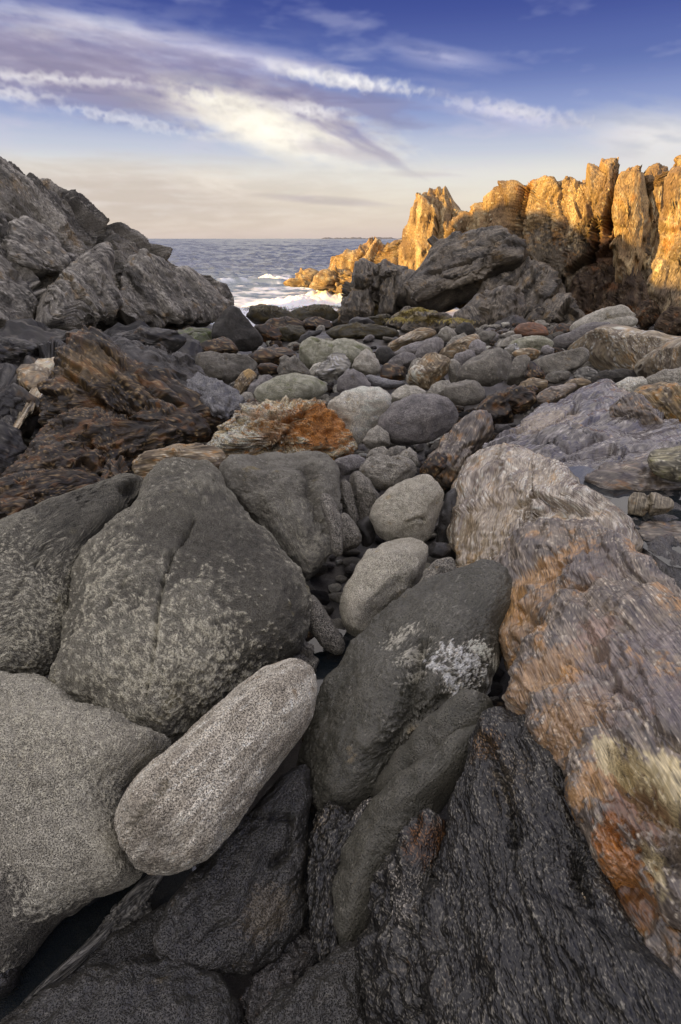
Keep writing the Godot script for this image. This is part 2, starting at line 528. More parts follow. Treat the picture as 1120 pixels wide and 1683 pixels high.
func make_rocks() -> void:
	results.resize(ROCKS.size())
	var order := range(ROCKS.size())
	order.sort_custom(func(a, b): return ROCKS[a].get("g", 0) > ROCKS[b].get("g", 0))
	var id := WorkerThreadPool.add_group_task(func(n: int): rock_task(order[n]), ROCKS.size())
	WorkerThreadPool.wait_for_group_task_completion(id)
	var holders := {}
	for k in ROCKS.size():
		var s: Dictionary = ROCKS[k]
		var o: Node3D
		if s.has("node"):
			o = Node3D.new()
			holders[s.key] = o
			o.position = v3(s.c)
		else:
			var mi := MeshInstance3D.new()
			var arr := []
			arr.resize(Mesh.ARRAY_MAX)
			arr[Mesh.ARRAY_VERTEX] = results[k][0]
			arr[Mesh.ARRAY_NORMAL] = results[k][1]
			arr[Mesh.ARRAY_COLOR] = results[k][2]
			arr[Mesh.ARRAY_INDEX] = results[k][3]
			var mesh := ArrayMesh.new()
			mesh.add_surface_from_arrays(Mesh.PRIMITIVE_TRIANGLES, arr)
			mi.mesh = mesh
			mi.material_override = mats[palettes[s.m][8]]
			mi.cast_shadow = GeometryInstance3D.SHADOW_CASTING_SETTING_DOUBLE_SIDED
			o = mi
			var nv := v3(s.n).normalized()
			var u := Vector3.UP.cross(nv)
			u = Vector3.RIGHT if u.length() < 0.0001 else u.normalized()
			var v := nv.cross(u)
			var a: float = deg_to_rad(s.get("ang", 0.0))
			o.transform = Transform3D(Basis(u * cos(a) + v * sin(a), -u * sin(a) + v * cos(a), nv), v3(s.c))
			results[k] = null
		o.name = s.key
		if s.has("par"):
			var h: Node3D = holders[s.par]
			o.position -= h.position
			h.add_child(o, true)
			if s.has("label"):
				o.set_meta("label", s.label)
		else:
			tag(o, s.label, s.cat, s.get("group", ""))
			add_child(o, true)

func tag(o: Node, label: String, category: String, group := "", kind := "") -> void:
	if label:
		o.set_meta("label", label)
	if category:
		o.set_meta("category", category)
	if group:
		o.set_meta("group", group)
	if kind:
		o.set_meta("kind", kind)

# ------------------------------------------------------------------ sea, ground, pools
func grid_mesh(nx: int, nz: int, at: Callable) -> ArrayMesh:
	var v := PackedVector3Array()
	var c := PackedColorArray()
	var no := PackedVector3Array()
	var idx := PackedInt32Array()
	for j in nz + 1:
		for i in nx + 1:
			var q: Array = at.call(float(i) / nx, float(j) / nz)
			v.append(q[0])
			c.append(q[1])
	var row := nx + 1
	for j in nz + 1:
		for i in row:
			var a := v[j * row + mini(i + 1, nx)] - v[j * row + maxi(i - 1, 0)]
			var b := v[mini(j + 1, nz) * row + i] - v[maxi(j - 1, 0) * row + i]
			no.append(b.cross(a).normalized())
	var down := no[no.size() / 2].y < 0.0
	if down:
		for i in no.size():
			no[i] = -no[i]
	for j in nz:
		for i in nx:
			var k := j * row + i
			if down:
				idx.append_array([k, k + row, k + 1, k + 1, k + row, k + row + 1])
			else:
				idx.append_array([k, k + 1, k + row, k + 1, k + row + 1, k + row])
	var arr := []
	arr.resize(Mesh.ARRAY_MAX)
	arr[Mesh.ARRAY_VERTEX] = v
	arr[Mesh.ARRAY_NORMAL] = no
	arr[Mesh.ARRAY_COLOR] = c
	arr[Mesh.ARRAY_INDEX] = idx
	var m := ArrayMesh.new()
	m.add_surface_from_arrays(Mesh.PRIMITIVE_TRIANGLES, arr)
	return m

func add_mesh(called: String, mesh: Mesh, mat: Material, parent: Node = self) -> MeshInstance3D:
	var o := MeshInstance3D.new()
	o.name = called
	o.mesh = mesh
	o.material_override = mat
	parent.add_child(o, true)
	return o

const SEA_Y := -0.6

func make_sea() -> void:
	var m := StandardMaterial3D.new()
	m.vertex_color_use_as_albedo = true
	m.roughness = 0.22
	m.metallic_specular = 0.5
	var near := func(s: float, t: float) -> Array:
		# rows grow with distance: 14 m to 6000 m
		var dist := 15.0 * pow(400.0, t)
		var az := deg_to_rad(lerpf(-42.0, 24.0, s))
		var x := sin(az) * dist
		var z := -cos(az) * dist
		var amp := 0.05 + 0.14 * smoothstep(15.0, 60.0, dist)
		var lam := maxf(1.0, dist / 30.0)
		# swell: its wavelength grows with distance so that the sheet can carry it
		var along := dist if dist < 30.0 else 30.0 + 30.0 * log(dist / 30.0)
		var across := az * minf(dist, 30.0)
		var h := noise_band.get_noise_3d(across * 0.3, 3.0, along * 1.1) * amp * 1.3 * sqrt(lam)
		h += noise_fine.get_noise_3d(across * 1.3, 8.0, along * 4.2) * amp * 0.5 * sqrt(lam)
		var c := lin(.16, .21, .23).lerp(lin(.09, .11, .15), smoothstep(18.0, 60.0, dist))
		var foam := noise_fine.get_noise_3d(x * 0.55, 1.0, z * 0.9) * 0.75 + noise_band.get_noise_3d(x * 0.16, 21.0, z * 0.45) * 0.9
		# broken water near the rocks, long streaks in the swell farther out
		var shore := smoothstep(40.0, 22.0, dist + absf(x + 0.3) * 0.6)
		var f := smoothstep(0.36 - shore * 0.66, 0.6 - shore * 0.5, foam)
		var crest := smoothstep(0.75, 0.95, 1.0 - absf(dist - 31.0 - noise_low.get_noise_2d(x * 0.1, 4.0) * 5.0) / 4.0) * smoothstep(-2.0, -4.0, x) * smoothstep(-12.0, -8.0, x)
		f = maxf(f * smoothstep(70.0, 30.0, dist), crest * smoothstep(-0.15, 0.2, foam))
		h += crest * 0.25 + shore * 0.1 * foam
		c = c.lerp(lin(.86, .87, .88), clampf(f, 0.0, 1.0))
		return [Vector3(x, SEA_Y + h, z), c]
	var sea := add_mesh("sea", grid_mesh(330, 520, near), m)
	tag(sea, "", "", "", "structure")
	# wide flat water behind and beside
	var rest := func(s: float, t: float) -> Array:
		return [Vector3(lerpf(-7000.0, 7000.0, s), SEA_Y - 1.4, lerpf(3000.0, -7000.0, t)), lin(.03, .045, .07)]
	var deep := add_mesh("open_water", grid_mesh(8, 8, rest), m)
	tag(deep, "", "", "", "structure")
	# a low island on the horizon
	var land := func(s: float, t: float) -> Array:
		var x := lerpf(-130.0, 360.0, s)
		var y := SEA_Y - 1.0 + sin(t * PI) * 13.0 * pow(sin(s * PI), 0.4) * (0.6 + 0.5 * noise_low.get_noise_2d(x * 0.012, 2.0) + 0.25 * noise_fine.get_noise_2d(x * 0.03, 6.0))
		return [Vector3(x, y, -3000.0 - 120.0 * t), lin(.13, .13, .14)]  # grey tone has the distance haze mixed into it
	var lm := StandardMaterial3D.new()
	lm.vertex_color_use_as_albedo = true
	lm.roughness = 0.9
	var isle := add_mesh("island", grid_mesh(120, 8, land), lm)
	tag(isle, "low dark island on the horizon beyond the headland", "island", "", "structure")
	# breaking surf: heaps of white water
	var fm := StandardMaterial3D.new()
	fm.vertex_color_use_as_albedo = true
	fm.roughness = 0.8
	fm.subsurf_scatter_enabled = true
	fm.subsurf_scatter_strength = 0.3
	for k in SURF.size():
		var q: Array = SURF[k]
		var heap := func(s: float, t: float) -> Array:
			var a := s * TAU_
			var r := t
			var x: float = q[0] + cos(a) * r * q[2]
			var z: float = q[1] + sin(a) * r * q[3]
			var n := noise_fine.get_noise_3d(x * 1.6, k * 9.0, z * 1.6)
			var n2 := noise_low.get_noise_3d(x * 0.7, k * 5.0, z * 0.7)
			var h: float = q[4] * pow(maxf(1.0 - r, 0.0), 0.6) * (0.8 + n * 0.35 + n2 * 0.5) - 0.12 * r
			return [Vector3(x, SEA_Y + h, z), lin(.9, .9, .9)]
		var o := add_mesh("surf" if k == 0 else "surf_%03d" % k, grid_mesh(90, 36, heap), fm)
		tag(o, q[5], "surf", "breaking surf", "stuff")

func ground_height(x: float, z: float) -> float:
	var d := -z
	var y := -0.24 - 0.65 * smoothstep(11.0, 18.5, d) - 1.2 * smoothstep(18.5, 24.0, d)
	y += 0.42 * smoothstep(0.9, 3.4, x) * smoothstep(2.2, 4.5, d) * smoothstep(13.0, 9.0, d)
	y -= 0.30 * smoothstep(2.6, 1.6, d)
	# the bedrock goes on to both sides
	var beside := smoothstep(0.35, 0.75, x - 0.54 * d - 0.1) * smoothstep(12.0, 9.0, d)
	var other := smoothstep(0.5, 2.4, -x - 0.54 * d - 0.1) * smoothstep(8.0, 5.0, d)
	if beside + other > 0.0:
		var rough := noise_band.get_noise_2d(x * 1.4 + z * 0.9, (z - x * 0.6) * 0.5) * 0.28 + 0.12 * block_relief(x * 1.6, z * 1.1, 71)
		y = lerpf(y, 0.3 + rough, beside)
		y = lerpf(y, 0.05 + rough * 0.7, other)
	y += noise_low.get_noise_2d(x * 0.8, z * 0.8) * 0.08 + noise_fine.get_noise_2d(x * 4.0, z * 4.0) * 0.03
	return y

func make_ground() -> void:
	var g := func(s: float, t: float) -> Array:
		var x := lerpf(-14.0, 16.0, s)
		var z := lerpf(5.0, -25.0, t)
		var n := noise_low.get_noise_2d(x * 1.5, z * 1.5)
		var b := noise_band.get_noise_2d(x * 3.0 + z * 2.0, (z - x * 0.6) * 1.0)
		return [Vector3(x, ground_height(x, z), z), lin(.05, .047, .042).lerp(lin(.13, .11, .09), clampf(0.4 + n * 0.7 + b * 0.8, 0.0, 1.0))]
	var o := add_mesh("ground", grid_mesh(300, 300, g), mats["wet"])
	tag(o, "", "", "", "structure")
	# the hillside beyond the left edge that keeps the low sun off the cove
	var h := func(s: float, t: float) -> Array:
		var x := lerpf(-16.0, -6.2, s)
		var z := lerpf(16.0, -17.0, t)
		var crest := 4.6 + 1.0 * exp(-pow((z + 7.5) / 2.6, 2.0)) - 2.6 * smoothstep(-10.0, -14.0, z)
		var across := pow(maxf(1.0 - absf((x + 11.0) / 4.9), 0.0), 0.75)
		var n := noise_band.get_noise_2d(x * 0.35, z * 0.35)
		var y := -0.5 + (crest + 0.5) * across + n * 0.7 * across
		return [Vector3(x, y, z), lin(.2, .19, .175).lerp(lin(.3, .28, .25), clampf(0.5 + n, 0.0, 1.0))]
	var hill := add_mesh("hillside", grid_mesh(70, 160, h), mats["cliff"])
	tag(hill, "", "", "", "structure")

func water_material(tone: Color, rough := 0.03) -> StandardMaterial3D:
	var m := StandardMaterial3D.new()
	m.albedo_color = tone
	m.transparency = BaseMaterial3D.TRANSPARENCY_ALPHA
	m.roughness = rough
	m.metallic_specular = 0.6
	return m

func make_pools() -> void:
	var m := water_material(Color(0.12, 0.15, 0.17, 0.72))
	for k in POOLS.size():
		var q: Array = POOLS[k]
		var pts: Array = q[1]
		var v := PackedVector3Array()
		var no := PackedVector3Array()
		var idx := PackedInt32Array()
		var mid := Vector3.ZERO
		for p in pts:
			mid += v3(p)
		mid /= pts.size()
		v.append(mid)
		no.append(Vector3.UP)
		for p in pts:
			v.append(v3(p))
			no.append(Vector3.UP)
		for i in pts.size():
			var w := (v[1 + i] - mid).cross(v[1 + (i + 1) % pts.size()] - mid).y
			if w < 0.0:
				idx.append_array([0, 1 + i, 1 + (i + 1) % pts.size()])
			else:
				idx.append_array([0, 1 + (i + 1) % pts.size(), 1 + i])
		var arr := []
		arr.resize(Mesh.ARRAY_MAX)
		arr[Mesh.ARRAY_VERTEX] = v
		arr[Mesh.ARRAY_NORMAL] = no
		arr[Mesh.ARRAY_INDEX] = idx
		var mesh := ArrayMesh.new()
		mesh.add_surface_from_arrays(Mesh.PRIMITIVE_TRIANGLES, arr)
		var o := add_mesh("pool_water" if k == 0 else "pool_water_%03d" % k, mesh, m)
		tag(o, q[0], "pool", "rock pools", "structure")

func make_small_things() -> void:
	for k in WEEDS.size():
		var q: Array = WEEDS[k]
		var tones := [lin(.24, .18, .02), lin(.42, .33, .05)] if q[5] == 0 else ([lin(.10, .05, .015), lin(.24, .12, .03)] if q[5] == 1 else [lin(.06, .05, .02), lin(.14, .11, .035)])
		weed_clump(v3(q[1]), v3(q[2]), q[3], q[4], tones, q[0], k)
	# loose pebbles in the gaps between the boulders
	var rng := RandomNumberGenerator.new()
	rng.seed = 77
	var kinds := ["grey", "dgrey", "brown", "wetblack", "purple", "pale"]
	for k in kinds.size():
		var r := []
		for i in 12:
			r.append(rng.randf_range(0.42, 0.6))
		var a := rock_arrays({"r": r, "t": 0.34, "b": 0.34, "e": 2.3, "g": 12, "m": kinds[k], "lump": 0.1, "cuts": 2, "seed": 300 + k})
		var arr := []
		arr.resize(Mesh.ARRAY_MAX)
		arr[Mesh.ARRAY_VERTEX] = a[0]
		arr[Mesh.ARRAY_NORMAL] = a[1]
		arr[Mesh.ARRAY_COLOR] = a[2]
		arr[Mesh.ARRAY_INDEX] = a[3]
		var mesh := ArrayMesh.new()
		mesh.add_surface_from_arrays(Mesh.PRIMITIVE_TRIANGLES, arr)
		var mm := MultiMesh.new()
		mm.transform_format = MultiMesh.TRANSFORM_3D
		mm.mesh = mesh
		mm.instance_count = 700
		for i in 700:
			var d := rng.randf_range(1.3, 3.7) * rng.randf_range(1.0, 3.7)
			var x := rng.randf_range(-0.62, 0.62) * (d + 1.0)
			var size := rng.randf_range(0.05, 0.17) * (0.6 + 0.06 * d)
			var b := Basis(Vector3(rng.randfn(), rng.randfn(), rng.randfn()).normalized(), rng.randf() * 6.28)
			b = b.scaled(Vector3(size * 1.2, size * 0.8, size))
			mm.set_instance_transform(i, Transform3D(b, Vector3(x, ground_height(x, -d) + size * 0.2, -d)))
		var o := MultiMeshInstance3D.new()
		o.name = "pebbles" if k == 0 else "pebbles_%03d" % k
		o.multimesh = mm
		o.material_override = mats["stone"]
		add_child(o, true)
		tag(o, ["grey", "dark grey", "brown", "wet black", "purplish", "pale"][k] + " pebbles in the gaps between boulders", "pebbles", "pebbles between the boulders", "stuff")


func weed_clump(at: Vector3, spread: Vector3, count: int, length: float, tones: Array, label: String, k: int) -> void:
	var rng := RandomNumberGenerator.new()
	rng.seed = 900 + k
	var v := PackedVector3Array()
	var no := PackedVector3Array()
	var c := PackedColorArray()
	var idx := PackedInt32Array()
	for b in count:
		var p := at + Vector3(rng.randfn() * spread.x, 0, rng.randfn() * spread.z)
		var away := Vector3(p.x - at.x, 0, p.z - at.z)
		p.y += spread.y * exp(-away.length_squared() / (spread.x * spread.x + 0.001)) + rng.randf() * 0.02
		var dir := (away.normalized() * 0.6 + Vector3(rng.randfn(), rng.randf_range(0.2, 0.9), rng.randfn())).normalized()
		var side := dir.cross(Vector3.UP).normalized() * rng.randf_range(0.006, 0.014) * (length / 0.12)
		var len := length * rng.randf_range(0.6, 1.3)
		var ca: Color = tones[0]
		var tone := ca.lerp(tones[1], rng.randf())
		var base := v.size()
		for g in 5:
			var t := g / 4.0
			var q := p + dir * len * t + Vector3.DOWN * len * t * t * 0.9
			var w := side * (1.0 - 0.7 * absf(t - 0.4))
			v.append(q - w)
			v.append(q + w)
			var n := side.cross(dir + Vector3.DOWN * t * 1.8).normalized()
			n = n if n.y > 0.0 else -n
			no.append(n)
			no.append(n)
			c.append(tone)
			c.append(tone)
		for g in 4:
			var a := base + g * 2
			idx.append_array([a, a + 1, a + 2, a + 1, a + 3, a + 2])
	var arr := []
	arr.resize(Mesh.ARRAY_MAX)
	arr[Mesh.ARRAY_VERTEX] = v
	arr[Mesh.ARRAY_COLOR] = c
	arr[Mesh.ARRAY_INDEX] = idx
	var st := SurfaceTool.new()
	var raw := ArrayMesh.new()
	raw.add_surface_from_arrays(Mesh.PRIMITIVE_TRIANGLES, arr)
	st.create_from(raw, 0)
	st.generate_normals()
	if not mats.has("frond"):
		var m := StandardMaterial3D.new()
		m.vertex_color_use_as_albedo = true
		m.roughness = 0.4
		m.cull_mode = BaseMaterial3D.CULL_DISABLED
		mats["frond"] = m
	var o := add_mesh("seaweed" if k == 0 else "seaweed_%03d" % k, st.commit(), mats["frond"])
	tag(o, label, "seaweed", "seaweed on the rocks", "stuff")

const CLOUDS := [
	[-20.29, 2.56, 24.6, 2.79, 1.0, [198, 184, 172], 0.8, 2.6, 0.5, 0.5],
	[-18.71, 3.4, 11.22, 2.06, -2.1, [186, 174, 166], 0.7, 2.6, 0.5, 0.5],
	[-19.94, 12.64, 14.03, 2.79, -2.9, [186, 182, 204], 0.8, 2.2, 0.55, 0.7],
	[-18.8, 13.84, 7.73, 0.79, -3.9, [238, 234, 230], 0.75, 2.4, 0.5, 1.0],
	[-7.55, 12.72, 11.58, 0.85, -5.4, [186, 182, 204], 0.8, 2.6, 0.5, 0.9],
	[-22.69, 13.21, 1.8, 0.42, -3.2, [232, 226, 212], 0.7, 1.5, 0.5, 1.0],
	[-14.25, 11.02, 18.39, 2.42, -5.1, [124, 118, 150], 0.95, 2.4, 0.45, 0.7],
	[-14.09, 10.53, 16.14, 1.7, -3.0, [140, 133, 156], 0.9, 2.4, 0.45, 0.6],
	[-26.62, 11.88, 9.44, 2.06, 1.9, [140, 133, 156], 0.7, 2.4, 0.5, 0.6],
	[-22.84, 10.78, 6.13, 0.3, 1.8, [238, 234, 230], 0.8, 1.1, 0.6, 1.9],
	[-25.44, 9.69, 3.01, 0.48, 0.4, [238, 234, 230], 0.7, 1.2, 0.6, 1.8],
	[-4.54, 8.22, 9.95, 2.06, -11.3, [232, 226, 212], 0.95, 1.7, 0.4, 0.7],
	[-6.01, 8.14, 6.1, 1.45, -10.0, [242, 234, 218], 0.95, 1.4, 0.4, 0.7],
	[-10.17, 10.03, 3.63, 0.73, -6.4, [232, 226, 212], 0.9, 1.2, 0.4, 1.0],
	[-0.38, 8.38, 6.09, 0.73, -22.9, [124, 118, 150], 0.75, 2.4, 0.5, 0.8],
	[0.54, 6.68, 4.72, 0.61, -7.2, [168, 160, 172], 0.6, 2.4, 0.5, 0.8],
	[-1.41, 11.81, 6.47, 0.48, -7.9, [238, 234, 230], 0.8, 1.5, 0.5, 1.1],
	[1.13, 11.41, 4.14, 0.42, -6.7, [238, 234, 230], 0.9, 1.0, 0.5, 1.9],
	[-2.77, 9.54, 2.79, 0.55, -7.1, [238, 234, 230], 0.8, 1.2, 0.5, 1.2],
	[8.26, 12.84, 4.42, 0.73, -9.0, [186, 182, 204], 0.65, 2.6, 0.6, 0.9],
	[14.13, 9.22, 3.93, 0.42, -9.2, [238, 234, 230], 0.9, 1.1, 0.6, 1.8],
	[13.64, 8.99, 5.7, 0.85, -10.2, [186, 182, 204], 0.65, 2.2, 0.6, 0.9],
	[-18.07, 8.61, 4.5, 0.36, -7.3, [238, 234, 230], 0.6, 1.0, 0.5, 2.2],
	[-1.32, 3.04, 5.1, 0.3, -3.6, [166, 156, 162], 0.65, 3.4, 0.5, 0.6],
	[7.35, 4.92, 3.13, 0.24, -2.7, [180, 172, 178], 0.5, 3, 0.5, 0.7],
	[25.3, 6.98, 5.66, 1.7, -9.1, [218, 212, 206], 0.75, 2, 0.6, 0.7],
	[-10.98, 4.26, 3.56, 0.85, -7.2, [224, 214, 202], 0.6, 2, 0.5, 0.7],
]
const POOLS := [["small dark blue pool beside the smooth basalt tongue",[[-0.195,-0.1,-1.761],[-0.159,-0.1,-1.988],[-0.056,-0.1,-2.118],[0.082,-0.1,-2.073],[0.129,-0.1,-1.908],[0.0,-0.1,-1.661],[-0.066,-0.1,-1.51],[-0.156,-0.1,-1.539]]],["long shallow channel at the lower left",[[-0.917,-0.27,-0.683],[-1.009,-0.27,-0.893],[-0.903,-0.27,-1.022],[-0.701,-0.27,-1.17],[-0.517,-0.27,-1.211],[-0.431,-0.27,-1.093],[-0.487,-0.27,-0.955],[-0.645,-0.27,-0.782],[-0.739,-0.27,-0.683]]],["narrow black water slot between gully rock and tongue",[[-0.13,-0.3,-0.822],[-0.154,-0.3,-1.417],[-0.094,-0.3,-1.578],[-0.044,-0.3,-1.417],[0.0,-0.3,-0.822]]],["bright puddle on the wet shelf under the slab",[[0.987,0.4,-2.575],[1.098,0.4,-2.821],[1.309,0.4,-2.866],[1.441,0.4,-2.653],[1.393,0.4,-2.362],[1.226,0.4,-2.066],[1.119,0.4,-2.236]]],["puddle around the small squared stone",[[1.156,0.392,-2.193],[1.356,0.392,-2.593],[1.73,0.392,-2.672],[1.879,0.392,-2.252],[1.515,0.392,-1.713],[1.234,0.392,-1.838]]]]
const SURF := [[-0.33,-22.01,1.5,1.1,0.75,"white surf bursting against the golden headland"],[-1.29,-21.37,1.6,1.0,0.45,"white surf foaming before the weedy rocks"],[-3.99,-33.52,1.8,0.5,0.4,"small breaking wave left of the islet rock"],[0.32,-21.37,1.0,0.8,0.6,"spray between the headland and the black crag"],[-2.27,-21.37,1.8,0.9,0.22,"low foam sheet between the dark cliff toe and the surf rock"],[-1.17,-29.21,1.4,0.8,0.35,"white water heaped behind the islet rock"]]
const WEEDS := [["bright yellow weed at the foot of the black crag",[1.585,0.161,-12.2],[0.15,0.07,0.1],420,0.06,0],["yellow weed tuft left of the bright yellow clump",[1.164,0.02,-12.0],[0.13,0.05,0.1],300,0.06,0],["yellow brown weed under the orange cliff",[2.237,0.072,-11.4],[0.16,0.05,0.1],300,0.06,0],["olive weed draped on the long low surf rock",[-0.486,-0.06,-15.0],[0.35,0.06,0.2],700,0.07,2],["brown weed on the rock at the dark cliff toe",[-1.775,-0.046,-14.6],[0.3,0.08,0.2],650,0.07,2],["rust brown weed beside the puddle on the shelf",[1.392,0.261,-2.28],[0.05,0.01,0.05],160,0.045,1],["rust brown weed fringe at the right edge",[1.432,0.25,-2.15],[0.05,0.01,0.05],160,0.045,1],["dark weed tuft at the puddle rim behind the ridge",[1.358,0.255,-2.45],[0.03,0.01,0.05],90,0.04,1]]

